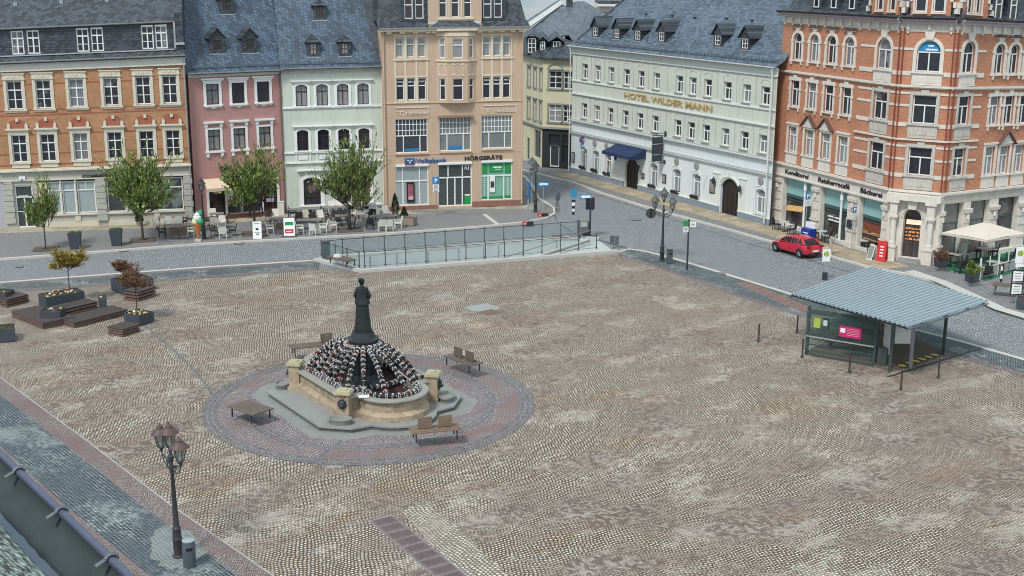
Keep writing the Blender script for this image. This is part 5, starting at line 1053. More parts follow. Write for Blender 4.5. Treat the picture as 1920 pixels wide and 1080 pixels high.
# copings round the opening
cop=plain('coping_pale',(.46,.46,.43),.8,.08); cpd=plain('coping_dark',(.25,.25,.24),.8,.15)
nearc=[V2(592,489),V2(677,511),V2(900,494),V2(1157,474)]; farc=[V2(600,486),V2(672,480),V2(900,461),V2(1088,446),V2(1124,450)]
cpo=tag(sheet('near_coping',strip(nearc,.35,0),.2,cop,thick=.2,kind=None),'pale stone coping under the near glass railing, facing the square','coping')
cpo=tag(sheet('far_coping',strip(farc,.32,0),.16,cop,thick=.16,kind=None),'pale stone coping along the street side of the ramp','coping')
def railing(name,label,pts,h=1.05,gl_=True,n=None,zb=.18,post=None,handrail=True):
    pts=[Vector((*p,zb)) for p in pts]; root=empty(name,pts[0],0,label,'railing','railings round the ramp'); o=pts[0]
    seg=[(pts[i+1]-pts[i]).length for i in range(len(pts)-1)]; T=sum(seg)
    def at(t):
        for i,s_ in enumerate(seg):
            if t<=s_+1e-6: return pts[i].lerp(pts[i+1],t/s_)
            t-=s_
        return pts[-1]
    n=n or max(1,round(T/1.5)); ps=[at(T*i/n)-o for i in range(n+1)]
    for p in ps:
        m=MB(); m.box(p.x-.035,p.x+.035,p.y-.035,p.y+.035,p.z,p.z+h); m.box(p.x-.07,p.x+.07,p.y-.05,p.y+.05,p.z+.1,p.z+.16); m.box(p.x-.05,p.x+.05,p.y-.05,p.y+.05,p.z+h,p.z+h+.04); m.build('post',plain('rail_post_teal',(.07,.09,.10),.45,.2),root)
    m=MB(); m.tube([p+Vector((0,0,h-.03)) for p in ps],.022,6,cap=True); m.build('handrail',darkm,root)
    m=MB(); m.tube([p+Vector((0,0,.1)) for p in ps],.012,6,cap=True); m.build('bottom_rail',plain('rail_post_teal',(.07,.09,.10),.45,.2),root)
    if gl_:
        for a,b in zip(ps,ps[1:]):
            d=(b-a).normalized(); a2=a+d*.07; b2=b-d*.07; nn=Vector((-d.y,d.x,0))*.008; m=MB()
            m.loft([[tuple(a2-nn+Vector((0,0,.08))),tuple(b2-nn+Vector((0,0,.08))),tuple(b2+nn+Vector((0,0,.08))),tuple(a2+nn+Vector((0,0,.08)))],[tuple(a2-nn+Vector((0,0,h-.1))),tuple(b2-nn+Vector((0,0,h-.1))),tuple(b2+nn+Vector((0,0,h-.1))),tuple(a2+nn+Vector((0,0,h-.1)))]]); m.build('glass_panel',glass,root)
    return root
railing('glass_railing','long glass railing on the square side of the ramp',[V2(684,507),V2(900,491),V2(1118,472)],n=12)
railing('glass_railing','glass railing on the street side of the ramp',[V2(603,485),V2(672,479),V2(900,460),V2(1086,445.5)],n=13)
railing('glass_railing','short glass railing across the left end of the ramp',[V2(608,487),V2(674,507)],n=3)
t_=empty('control_cabinet',P(1093,446,.0),R(25),'pale grey cabinet at the right end of the street side railing','cabinet'); MB().box(-.35,.35,-.12,.12,.05,1.25).build('body',greys,t_); MB().box(-.42,-.34,-.14,.14,.0,1.35).box(.36,.42,-.14,.14,.0,1.2).build('frame',darkz,t_); MB().box(-.28,.28,-.14,-.12,.85,1.2).build('panel',cop,t_)
tag(MB().box(-.28,.28,-.1,.1,.12,1.12).box(-.3,.3,-.12,.12,1.12,1.16).build('panel_cabinet',darkz,None,P(611,484,.1),R(20)),'slim dark cabinet in the left corner of the ramp railing','cabinet')
# manholes, grates, patches
def manhole(px,py,r,label,z=.01):
    p=P(px,py,z); t=empty('manhole_cover',p,0,label,'manhole cover','manhole covers'); MB().lathe([(r*.8,0),(r*.8,.012),(r,.012),(r,.0)],20).build('rim',darkm,t); MB().lathe([(.01,.0),(r*.78,.0),(r*.78,.018),(.01,.018)],20).build('lid',plain('iron_lid',(.22,.21,.19),.7,.3,fine=20),t)
for px,py,lb in ((232,470,'round iron cover in the road below the tree with the planter box'),(448,456,'round iron cover in the road by the folding menu board'),(622,443,'round iron cover in the road left of the ramp railing'),(1193,412,'round iron cover in the street left of the round sign back'),(1350,513,'round iron cover at the kerb right of the direction post'),(37,500,'round iron cover at the far left of the road'),(1222,488,'small round cover by the foot of the three headed lamp at the road'),(1268,502,'small round cover right of the dark litter bin')): manhole(px,py,.38 if py<480 or py>510 else .26,lb,.02)
def panel(px,pts,name,mat,z,label,cat): return tag(sheet(name,[V2(*p) for p in pts],z,mat,kind=None,thick=.0),label,cat)
panel(0,[(870,576),(912,569),(938,577),(925,586),(885,584)],'concrete_cover',plain('cover_pale',(.30,.31,.30),.8,.1),.014,'pale concrete access cover in the middle of the square','cover')
panel(0,[(898,585),(922,580),(942,586),(915,592)],'brick_cover',plain('cover_brown',(.17,.11,.09),.8,.3,fine=20),.016,'brown paved hatch touching the pale concrete cover','cover')
def grate(name,label,a,b,wd,n,mat,bars,z=.012):
    a=Vector(a);b=Vector(b);d=b-a;L=d.length;t=empty(name,(a.x,a.y,z),math.atan2(d.y,d.x),label,'grate'); 
    MB().box(-.05,L+.05,-wd/2-.05,wd/2+.05,0,.006).build('frame',plain('grate_frame',(.27,.25,.25),.7,.2),t); st=L/n
    for i in range(n):
        x0=i*st+.045; x1=(i+1)*st-.045; MB().box(x0,x1,-wd/2,wd/2,.006,.0075).build('pit',blackp,t); m=MB()
        for y in (-wd/2,wd/2-.05): m.box(x0,x1,y,y+.05,.008,.03)
        for x in (x0,x1-.05): m.box(x,x+.05,-wd/2+.05,wd/2-.05,.008,.029)
        for j in range(bars): 
            if bars>8: y=-wd/2+.08+(wd-.16)*j/(bars-1); m.box(x0+.05,x1-.05,y-.016,y+.016,.008,.026)
            else: x=x0+.05+(x1-x0-.1)*(j+.5)/bars; m.box(x-(x1-x0)*.38/bars,x+(x1-x0)*.38/bars,-wd/2+.06,wd/2-.06,.008,.026)
        m.build('grate_panel',mat,t)
    return t
grate('iron_grate','long brown iron grate of ten panels in the foreground of the square',(-4.62,41.2),(-1.4,36.0),.85,10,plain('grate_brown',(.20,.15,.15),.6,.25),11)
grate('wooden_grate','row of brown plank grates beside the road left of the shelter',(14.42,76.2),(17.6,68.2),.95,14,plain('grate_wood',(.22,.14,.12),.8,.3),4)
# ================= fountain
FO=Vector((-6.7,54.0,0)); FA=R(34.5)
ft_=empty('fountain',FO,FA,'sandstone fountain basin with four corner pillars on a grey stepped plinth','fountain')
def outline(o):      # rim contour, x half 2.15, y half 2.35, round lobes on both y sides ; o = outward offset
    pts=[]; hx,hy=2.15+o,2.35+o; R_=1.45+o; cy=2.6
    th=math.acos(min(1,max(-1,(hy-cy)/R_))) 
    def lobe(s):
        q=[]
        for i in range(15):
            a=PI+math.asin((cy-hy)/R_)*-1 if 0 else PI+(PI*i/14); q.append((R_*math.cos(a),-cy+R_*math.sin(a) if i not in(0,14) else -hy+ (0)))
        return q
    lo=lobe(1); bot=[(-hx,-hy)]+lo+[(hx,-hy)]; top=[(-x,-y) for x,y in bot]; return bot+top
def loftp(m,prof): m.loft([[(x,y,z) for x,y in outline(o)] for o,z in prof],cap=False)
def octo(m,hx,hy,c,cy,R_,z0,z1):
    b=[(-hx,-hy+c),(-hx+c,-hy)]+[(R_*math.cos(PI+PI*i/14),-cy+R_*math.sin(PI+PI*i/14)) for i in range(15) if -cy+R_*math.sin(PI+PI*i/14)<-hy]+[(hx-c,-hy),(hx,-hy+c)]
    m.prism(b+[(-x,-y) for x,y in b],z0,z1)
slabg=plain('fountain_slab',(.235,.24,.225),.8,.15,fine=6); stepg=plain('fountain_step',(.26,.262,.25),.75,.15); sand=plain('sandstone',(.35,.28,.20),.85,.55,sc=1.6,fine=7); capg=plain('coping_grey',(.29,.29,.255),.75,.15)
m=MB(); octo(m,4.15,4.25,1.1,3.1,2.1,.0,.02); m.build('ground_slab',slabg,ft_)
m=MB(); octo(m,3.5,3.62,1.0,3.0,1.72,.02,.17); m.build('step_base',plain('step_dark_stone',(.12,.12,.12),.8,.2),ft_)  # step base in a darker stone than the step above
m=MB(); octo(m,3.55,3.67,1.0,3.0,1.77,.17,.24); m.build('step',stepg,ft_)
m=MB(); loftp(m,[(-.3,.24),(.2,.24),(.2,.48),(.06,.56),(.0,.62),(.02,.8),(.0,1.0),(.14,1.06),(.16,1.1)]); m.build('basin_wall',sand,ft_,smooth=True)
m=MB(); loftp(m,[(.16,1.1),(.18,1.14),(.16,1.2),(-.36,1.2),(-.36,.8)]); m.build('coping',capg,ft_)
m=MB(); m.add([(x,y,.9) for x,y in outline(-.35)],[tuple(range(len(outline(0))))]); m.build('basin_bed',plain('bed_dark_red',(.045,.018,.02),.8,.7,fine=5,sc=2),ft_)
for sx in (-1,1):
    for sy in (-1,1):
        c=Vector((sx*2.22,sy*2.42,0)); az=math.atan2(c.y,c.x)
        p=empty('corner_pillar',(0,0,0)); COL.objects.unlink(p); bpy.data.objects.remove(p)
        az=math.atan2(sy,sx)+PI/2
        Mx=Matrix.Translation(c)@Matrix.Rotation(az,4,'Z')
        m=MB(); m.M=Mx; m.box(-.27,.27,-.25,.25,.24,1.4); m.box(-.33,.33,-.3,.3,.24,.4); pil=m.build('pillar',sand,ft_)
        m=MB(); m.M=Mx; m.box(-.36,.36,-.34,.34,1.4,1.5); m.box(-.31,.31,-.29,.29,1.5,1.55); m.box(-.17,.17,-.13,.13,1.55,1.59); m.build('pillar_cap',plain('cap_mossy',(.42,.38,.25),.85,.2),pil)
        m=MB(); m.M=Mx; m.ball((0,-.3,.98),.16,10,6,(1,.7,1.15)); m.ball((0,-.4,.93),.08,8,5); m.ball((-.1,-.32,1.1),.06,6,4); m.ball((.1,-.32,1.1),.06,6,4)
        for k in range(9): a=2*PI*k/9; m.ball((.16*math.cos(a),-.27,.98+.18*math.sin(a)),.06,6,4)
        m.build('lion_head',darkm,pil,smooth=True)
        m=MB(); m.M=Mx; m.box(-.12,.12,-.285,-.27,1.28,1.42); m.build('plaque',plain('plaque_bronze',(.2,.13,.06),.6),pil)
        m=MB(); m.M=Mx@Matrix.Translation((0,-.62,0)); m.lathe([(.40,.24),(.42,.40),(.48,.46),(.48,.5),(.40,.5),(.36,.42),(.01,.41)],20,(0,0,0),1.15,.75); m.build('trough',slabg,ft_,smooth=True)
tag(MB().box(-.22,.22,-.15,.15,0,.03).build('white_card',signw,None,P(682,744,1.23),R(10)),'white card lying on the fountain rim beside the front pillar','card')
# statue
st=empty('statue',FO+Vector((.02,.0,0)),R(-8),'dark bronze statue of a standing robed woman on a dark pedestal in the fountain','statue')
bz=plain('bronze_dark',(.035,.042,.042),.45,.3,metal=.5); 
m=MB(); m.lathe([(.95,.9),(.62,1.0),(.52,1.2),(.50,2.3),(.66,2.4),(.68,2.78),(.74,2.82),(.74,2.89),(.58,2.93),(.54,3.06),(.52,3.12),(.5,3.2)],8); m.build('pedestal',plain('pedestal_dark',(.03,.036,.04),.4,.3),st)
Z0=3.18; m=MB()
fold=lambda g,z:.07*math.sin(g*9+z*1.5)*max(0,min(1,(Z0+1.35-z)/1.3))
m.lathe([(.38,Z0),(.38,Z0+.06),(.335,Z0+.3),(.30,Z0+.7),(.285,Z0+1.05),(.26,Z0+1.3),(.30,Z0+1.32),(.285,Z0+1.42),(.225,Z0+1.62),(.24,Z0+1.8),(.265,Z0+1.93),(.23,Z0+2.02),(.12,Z0+2.08),(.075,Z0+2.12),(.07,Z0+2.2)],28,sx=1.05,sy=.82,fold=fold)
hd=Z0+2.32; m.ball((.0,.02,hd),.125,12,8,(1,1.1,1.2)); m.ball((.0,.13,hd),.03,6,4); m.ball((.0,.11,hd+.07),.06,6,4); m.ball((0,.1,hd-.09),.05,6,4)
m.tube([(-.2,0,Z0+1.93),(-.31,.02,Z0+1.65),(-.28,.24,Z0+1.42),(-.02,.3,Z0+1.46)],[.1,.095,.075,.05],8); m.tube([(.2,0,Z0+1.93),(.33,.04,Z0+1.65),(.25,.24,Z0+1.5),(-.0,.28,Z0+1.55)],[.1,.095,.075,.05],8); m.box(-.14,.14,.24,.36,Z0+1.4,Z0+1.62)
m.build('figure',bz,st,smooth=True); m=MB(); m.ball((-.02,-.05,hd+.05),.13,10,6); m.ball((-.05,-.13,hd+.1),.09,10,6); m.build('hair',bz,st,smooth=True)
m=MB(); m.lathe([(.33,Z0+1.3),(.31,Z0+1.45),(.24,Z0+1.62),(.28,Z0+1.9),(.24,Z0+2.04),(.1,Z0+2.1)],24,sx=1.06,sy=.86,fold=lambda g,z:.025*math.sin(g*7)); m.build('jacket',bz,st,smooth=True)
# egg garlands : beads threaded on an arc
eggs=[blackp,plain('egg_white',(.78,.74,.71),.5,.1),plain('egg_red',(.45,.10,.07),.5),plain('egg_blue',(.15,.3,.38),.5),plain('egg_grey',(.2,.2,.22),.5)]
def garland(path,r,name,label,step=.052,disc=True):
    pts=[Vector(p) for p in path]; seg=[(b-a).length for a,b in zip(pts,pts[1:])]; T=sum(seg); root=None; m=MB(); n=int(T/step)
    for i in range(n+1):
        t=T*i/n; k=0
        while k<len(seg)-1 and t>seg[k]: t-=seg[k]; k+=1
        p=pts[k].lerp(pts[k+1],min(1,t/seg[k])); d=(pts[k+1]-pts[k]).normalized(); b=i%5
        c=0 if b<3 else 1
        if rnd.random()<.2: c=rnd.choice((2,2,3,4,4,0))
        u=d.cross(Vector((0,0,1))); u=u.normalized() if u.length>.01 else Vector((1,0,0)); v=u.cross(d)
        for q in range(8):
            a=2*PI*q/8+i*.45+rnd.uniform(-.12,.12); m.cur=c if rnd.random()>.14 else rnd.choice((0,1)); e=p+(u*math.cos(a)+v*math.sin(a))*r*rnd.uniform(.92,1.05)
            s_=.031; m.add([e+u*s_,e+v*s_,e-u*s_,e-v*s_,e+d*s_*.8,e-d*s_*.8],[(0,1,4),(1,2,4),(2,3,4),(3,0,4),(1,0,5),(2,1,5),(3,2,5),(0,3,5)])
    m.cur=0; m.tube(pts,r*.86,7)
    o=m.build(name,eggs); o.data.transform(Matrix.Translation(-pts[0])); o.location=pts[0]; return tag(o,label,'garland','egg garlands on the fountain')
FM=Matrix.Translation(FO)@Matrix.Rotation(FA,4,'Z')
rim=outline(-.28); rl=[FM@Vector((x,y,1.28)) for x,y in rim]; garland(rl+[rl[0]],.11,'egg_garland','egg garland lying along the inside of the fountain rim')
def rimhit(a):
    d=Vector((math.cos(a),math.sin(a))); best=None
    for i in range(len(rim)):
        p=Vector(rim[i]);q=Vector(rim[(i+1)%len(rim)]); e=q-p; den=d.x*e.y-d.y*e.x
        if abs(den)<1e-9: continue
        t=(p.x*e.y-p.y*e.x)/den; s_=(p.x*d.y-p.y*d.x)/den
        if t>0 and -1e-6<=s_<=1+1e-6: best=t if best is None else max(best,t)
    return best or 2
names=['on the right side','right of centre at the back','at the back','left at the back','on the left side','lower left','at the front left','front centre','front right']
NS=23; nm=['pointing right along the ground line','first behind the right pillar','second behind the right pillar','third behind the right pillar','behind the statue to the right','straight behind the statue','behind the statue to the left','third behind the left pillar','second behind the left pillar','first behind the left pillar','just above the left pillar','running to the left pillar','just below the left pillar','third down the straight left wall','running to the straight left wall','second down the straight left wall','fourth down the straight left wall','nearest the front pillar on its left','just right of the front pillar','running over the white card','first strand over the front lobe','middle strand over the front lobe','next to last strand over the front lobe','last strand over the front lobe','running to the right pillar','just below the right pillar']
for i in range(NS):
    a=2*PI*(i+.5)/NS; t=rimhit(a); c,s_=math.cos(a),math.sin(a); pp=[]
    for k in range(9):
        q=k/8; r_=.62+(t-.05-.62)*q; z=2.62-(2.62-1.3)*q+.34*math.sin(PI*q); pp.append(FM@Vector((c*r_,s_*r_,z)))
    j=int(((a+FA)%(2*PI))/(2*PI)*26); garland(pp,.09,'egg_garland','black and white egg garland '+nm[j])
ri=[FM@Vector((1.75*math.cos(2*PI*i/28),1.75*math.sin(2*PI*i/28),1.12)) for i in range(29)]; garland(ri,.09,'egg_garland','low inner ring of egg garland round the pedestal')
gr=[FM@Vector((.72*math.cos(2*PI*i/20),.72*math.sin(2*PI*i/20),2.62)) for i in range(21)]; garland(gr,.09,'egg_garland','small ring of eggs tied round the pedestal top')
for q,(a0) in enumerate((R(150),R(175),R(330))):
    a=a0-FA+PI*0; t=rimhit(a); 
    pp=[FM@Vector((math.cos(a)*r_,math.sin(a)*r_,z)) for r_,z in ((.6,2.5),(t*.55,1.9),(t-.1,1.3))]; m=MB(); m.tube([p-pp[0] for p in pp],.035,6); o=m.build('support_pole',plain('pole_buff',(.45,.38,.32),.7),None,pp[0]); tag(o,['buff pole under the garlands above the left pillar','buff pole under the garlands on the far left','buff pole under the garlands on the right'][q],'pole')
# ================= benches
def bench(loc,rz,label,L=2.0,backs=(),w_=.9,mat=None):
    mat=mat or woodd; t=empty('bench',loc,rz,label,'bench','benches on the square'); n=7
    m=MB()
    for i in range(n): y=-w_/2+w_*i/n; m.box(-L/2,L/2,y+.008,y+w_/n-.008,.40,.45)
    m.build('seat',mat,t); m=MB()
    for x in (-L/2+.2,L/2-.2): m.box(x-.03,x+.03,-w_/2+.05,w_/2-.05,.34,.4)
    m.build('seat_frame',darkm,t)
    for x in (-L/2+.2,L/2-.2):
        for y in (-w_/2+.08,w_/2-.08): MB().box(x-.025,x+.025,y-.025,y+.025,0,.34).build('leg',darkm,t)
    for bx in backs:
        m=MB(); 
        for k in range(4): m.box(bx-.3,bx+.3,-.02,.02,.5+k*.12,.6+k*.12)
        o=m.build('backrest',mat,t); m=MB()
        for q in (-.22,.22): m.box(bx+q-.02,bx+q+.02,.02,.05,.44,.96)
        m.build('backrest_bars',darkm,o)
    return t
woodb=plain('weathered_wood_brown',(.20,.14,.10),.8,.3,sc=3)
bench(P(471,782,.2),R(-40)+R(0),'slatted bench without upright back panels on the left of the fountain circle',1.7,(),1.15)
bench(P(816,822,.3),R(15),'bench with two brown back panels at the front right of the fountain circle',2.1,(-.42,.42),.8,woodb)
bench(P(868,690,.3),R(-48),'bench with two dark back panels behind the fountain on the right',2.1,(-.35,.5),.8)
bench(P(585,662,.3),R(20),'bench with a single back panel behind the fountain on the left',2.2,(.75,),.8)
bench(P(642,496,.3),R(-45),'bench beside the left end of the ramp railing with a pale bag on it',2.1,(),.8)
tag(MB().lathe([(.1,0),(.2,.05),(.24,.3),(.18,.48),(.1,.5)],8,sx=1.2,sy=.7).build('white_bag',plain('bag_white',(.6,.6,.56),.8,.2),None,P(633,490,.46)),'pale bag standing on the bench by the ramp','bag')
bench(P(1893,548,.4),R(-25),'bench beside the bus stop post near the right edge of the photo',2.0,(),.9)
# ================= street lamps
amb=glassm('lantern_glass',(.85,.8,.72),.35); copper=plain('lantern_roof',(.10,.062,.06),.5,.2)
def lantern(root,x,y,z,s=1,rm=None):
    m=MB(); c=(x,y,z); m.lathe([(.03*s,-.12*s),(.05*s,0),(.10*s,.04*s),(.11*s,.07*s)],6,c); 
    for k in range(6):
        a=2*PI*k/6; m.tube([(x+.11*s*math.cos(a),y+.11*s*math.sin(a),z+.06*s),(x+.20*s*math.cos(a),y+.20*s*math.sin(a),z+.50*s)],.012*s,4)
    o=m.build('lantern',darkm,root); MB().lathe([(.10*s,.07*s),(.185*s,.49*s)],6,c).build('lantern_glass',amb,o)
    MB().lathe([(.30*s,.49*s),(.29*s,.52*s),(.15*s,.66*s),(.12*s,.67*s),(.10*s,.72*s),(.12*s,.73*s),(.03*s,.80*s),(.02*s,.86*s)],12,c).build('lantern_roof',rm or copper,o)
    m=MB(); m.lathe([(.03*s,.1*s),(.045*s,.16*s),(.045*s,.24*s),(.02*s,.3*s)],8,c); m.build('bulb',signw,o)
def pole(root,h,s=1,mat=None):
    m=MB(); m.lathe([(.20*s,0),(.20*s,.06),(.15*s,.10),(.15*s,.62),(.17*s,.65),(.15*s,.70),(.13*s,.98),(.15*s,1.02),(.11*s,1.08),(.10*s,1.12),(.055*s,h-.35),(.08*s,h-.32),(.09*s,h-.2),(.06*s,h-.12),(.05*s,h)],14); m.build('pole',mat or darkm,root,smooth=True)
def lamp3(loc,rz,label,h=3.55,tilt=0,s=1,rm=None,mat=None,top=.62,ls_=1.1,ar=.62):
    t=empty('street_lamp',loc,rz,label,'street lamp','three headed street lamps'); pole(t,h,s,mat)
    m=MB(); m.lathe([(.055,h),(.09,h+.06),(.1,h+.18),(.05,h+.26),(.04,h+.5)],10); m.build('finial',darkm,t)
    for k,a in enumerate((0,PI)):
        c,q=math.cos(a),math.sin(a); m=MB()
        m.tube([(0,0,h-.15),(c*ar*.5,q*ar*.5,h-.02),(c*ar,q*ar,h+.06)],.025,6); m.tube([(0,0,h-.32),(c*.2,0,h-.36),(c*ar*.75,0,h-.2),(c*ar,0,h+.06)],.02,6)
        m.tube([(c*(.27+.1*math.cos(i*.8)),0,h-.2+.09*math.sin(i*.8)) for i in range(9)],.016,5); m.tube([(c*(.42+.06*math.cos(i*.8)),0,h-.08+.055*math.sin(i*.8)) for i in range(9)],.014,5)
        m.build('bracket_arm',darkm,t); lantern(t,c*ar,q*ar,h+.2,ls_,rm)
    lantern(t,0,0,h+top,ls_,rm); t.rotation_euler.y=tilt; return t
l1=lamp3(P(335,1044),R(-54),'three headed lamp with reddish lantern roofs, nearest to the camera',3.35,R(-1.8),1.0,copper,plain('lamp_brown',(.045,.042,.05),.5,.2),.46,1.06,.84)
lamp3(P(1241,490),R(-28),'three headed lamp with dark lantern roofs beside the road at the crossing',3.35,0,1.0,plain('lantern_roof_dark',(.10,.10,.10),.5,.2),darkm,.75)
def lamp1(loc,label,h=3.0):
    t=empty('street_lamp',loc,0,label,'street lamp'); pole(t,h,.9); lantern(t,0,0,h+.1,1.05,darkm); return t
lamp1(P(383,447,SW),'single lantern street lamp behind the giant ice cream cone',3.35); lamp1(P(1004,398,SW),'single lantern street lamp on the corner of the side street',3.1)
def bin_(loc,h,r,label,mat,sq=False):
    t=empty('litter_bin',loc,R(20),label,'litter bin')
    if sq: MB().box(-r,r,-r,r,.05,h).build('body',mat,t); MB().box(-r-.02,r+.02,-r-.02,r+.02,h,h+.03).build('lid',darkm,t)
    else: MB().lathe([(r*.9,0),(r,.05),(r,h-.1),(r*.97,h-.08),(r*.97,h)],20).build('body',mat,t,smooth=True); MB().lathe([(r*1.0,h),(r*.98,h+.03),(r*.7,h+.06),(.01,h+.07)],20).build('lid',zinc if r>.2 else darkm,t,smooth=True)
    MB().box(-.1,.1,-r-.012,-r+.02,h-.28,h-.18).build('opening',blackp,t); return t
bin_(P(356,1062),.92,.21,'round grey litter bin beside the nearest lamp',plain('bin_grey',(.12,.14,.17),.4,.15,metal=.4)); bin_(P(1255,494),.92,.16,'narrow dark litter bin beside the three headed lamp at the road',darkz,True)
def bench_planter(): pass
# ================= trees
leafm={}
def leafmat(name,c1,c2):
    m,nt,b=new(name,.7,0,.3); oi=nt.nodes.new('ShaderNodeNewGeometry'); 
    col=ramp(nt,E(nt,oi.outputs['Random Per Island']),[(0,c1),(1,c2)]); nt.links.new(col,b.inputs[0]); 
    b.inputs['Subsurface Weight'].default_value=0; return m
lgreen=leafmat('leaf_green',(.065,.12,.022),(.30,.36,.10)); lyel=leafmat('leaf_yellow',(.17,.125,.02),(.38,.30,.07)); lbrn=leafmat('leaf_brown',(.12,.065,.04),(.28,.17,.11)); ltip=leafmat('leaf_bronze',(.07,.07,.015),(.22,.15,.05)); leve=leafmat('evergreen',(.008,.022,.008),(.03,.055,.02))
bark=plain('bark',(.075,.06,.05),.9,.3,sc=5)
def tree(loc,label,H,cw,ch,seed,lm,nleaf=1,trunk=.1,h0=1.9,tm=None,tilt=0.,ls=.13,group='trees in front of the houses',name='small_street_tree',cat='tree',tipm=None,flat=1.):
    r=random.Random(seed); t=empty(name,loc,0,label,cat,group); m=MB(); lf=MB()
    fork=Vector((tilt,0,h0)); m.tube([(0,0,0),(tilt*.3,0,h0*.5),fork],[trunk,trunk*.8,trunk*.7],8)
    C=Vector((tilt,0,H-ch/2))
    def leaf(p,s,td=None):
        d=Vector((r.gauss(0,1),r.gauss(0,1),r.gauss(0,1)+.6)).normalized(); u=d.orthogonal().normalized(); a=r.uniform(0,6.3); v=d.cross(u); u,v=u*math.cos(a)+v*math.sin(a),v*math.cos(a)-u*math.sin(a)
        if td is not None: u=(td+u*.45).normalized(); v=u.cross(d).normalized()
        lf.cur=1 if (tipm and p.z>C.z+ch*.15 and r.random()<.6) else 0
        lf.add([p-u*s,p+v*s*.5,p+u*s,p-v*s*.5],[(0,1,2,3)])
    def grow(p,d,L,rad,dep):
        q=[p]; dd=d.copy()
        for k in range(3): dd=(dd+Vector((r.uniform(-.13,.13),r.uniform(-.13,.13),r.uniform(-.03,.14)))).normalized(); q.append(q[-1]+dd*L/3)
        m.tube(q,[rad,rad*.85,rad*.7,rad*.5],5 if dep<2 else 4,cap=False)
        if dep>=2:
            for k in range(int(nleaf*(6 if dep==3 else 3))):
                a=r.random()*3; i=min(2,int(a)); b=q[i].lerp(q[i+1],a-i)+Vector((r.gauss(0,.035),r.gauss(0,.035),r.gauss(0,.035))); leaf(b,ls*r.uniform(.6,1.35),dd)
        if dep<3:
            for k in range({0:6,1:5,2:3}[dep]):
                b=q[r.choice((1,2,3)) if dep else r.choice((2,3))]; nd=(dd+Vector((r.uniform(-.9,.9),r.uniform(-.9,.9),r.uniform(-.3,.45)))).normalized(); grow(b,nd,L*r.uniform(.6,.95),rad*.55,dep+1)
    for k in range(9):
        a=2*PI*k/9+r.uniform(-.2,.2); e=r.uniform(.25,1.25); grow(fork+Vector((0,0,r.uniform(-.15,.3))),Vector((math.cos(a)*math.cos(e),math.sin(a)*math.cos(e),math.sin(e)*flat)),.26*max(cw,ch)*r.uniform(.8,1.15),trunk*.42,0)
    # squeeze into the measured crown ellipsoid
    xs=[v[0] for v in lf.v]; zs=[v[2] for v in lf.v]; xs.sort(); zs.sort(); n=len(xs); x0,x1,z0,z1=xs[n//200],xs[-n//200],zs[n//200],zs[-n//200]
    kx=cw/(x1-x0); kz=ch/(z1-z0); cx=(x0+x1)/2; cz=(z0+z1)/2
    def fx(v): 
        if v[2]<h0-.01 and v[0]**2+v[1]**2<.1: return v
        w_=min(1,max(0,(v[2]-h0+.01)/.4)); return ((v[0]-cx*w_)*(1+(kx-1)*w_),v[1]*(1+(kx-1)*w_),v[2]*(1-w_)+w_*(C.z+(v[2]-cz)*kz))
    m.v=[fx(v) for v in m.v]; lf.v=[fx(v) for v in lf.v]
    m.build('trunk',tm or bark,t,smooth=True); lf.build('crown',[lm,tipm or lm],t); return t
tp=lambda x,y:P(x,y,SW)
tree(tp(86,467),'slim young tree with sparse green leaves, leftmost in front of the bank',5.1,2.3,3.3,3,lgreen,.6,.06,1.7,ls=.08)
tree(tp(268,450),'full green tree in front of the bank, between the two tapered planters and the lamp',6.3,5.0,4.1,5,lgreen,1.1,.11,1.9,ls=.095,tilt=0)
tree(tp(478,436),'tree with bronze tipped crown in front of the pink cafe',6.2,4.5,3.8,8,lgreen,1.1,.12,1.9,ls=.095,tipm=ltip)
tree(tp(656,430),'airy green tree with upright tips in front of the mint house',6.8,4.9,4.8,11,lgreen,.85,.12,1.9,ls=.085)
for px,py,wd in ((86,467,1.6),(268,450,1.7),(478,438,1.8),(656,431,1.8)):
    p=tp(px,py); k={86:'slim young tree',268:'full green tree by the bank',478:'tree in front of the pink cafe',656:'tree in front of the mint house'}[px]
    t=empty('tree_grate',p+Vector((0,0,.008)),R(13),'square brown grate at the foot of the '+k,'tree grate','tree grates'); m=MB()
    for i in range(10):
        y=-wd/2+wd*i/10; 
        if abs(y+.08)<.25: m.box(-wd/2,-.28,y+.01,y+wd/10-.01,0,.02); m.box(.28,wd/2,y+.01,y+wd/10-.01,0,.02)
        else: m.box(-wd/2,wd/2,y+.01,y+wd/10-.01,0,.02)
    m.build('slats',plain('tree_grate_brown',(.12,.09,.08),.8,.3),t); MB().box(-wd/2-.03,wd/2+.03,-wd/2-.03,wd/2+.03,-.004,.004).build('pit',blackp,t)
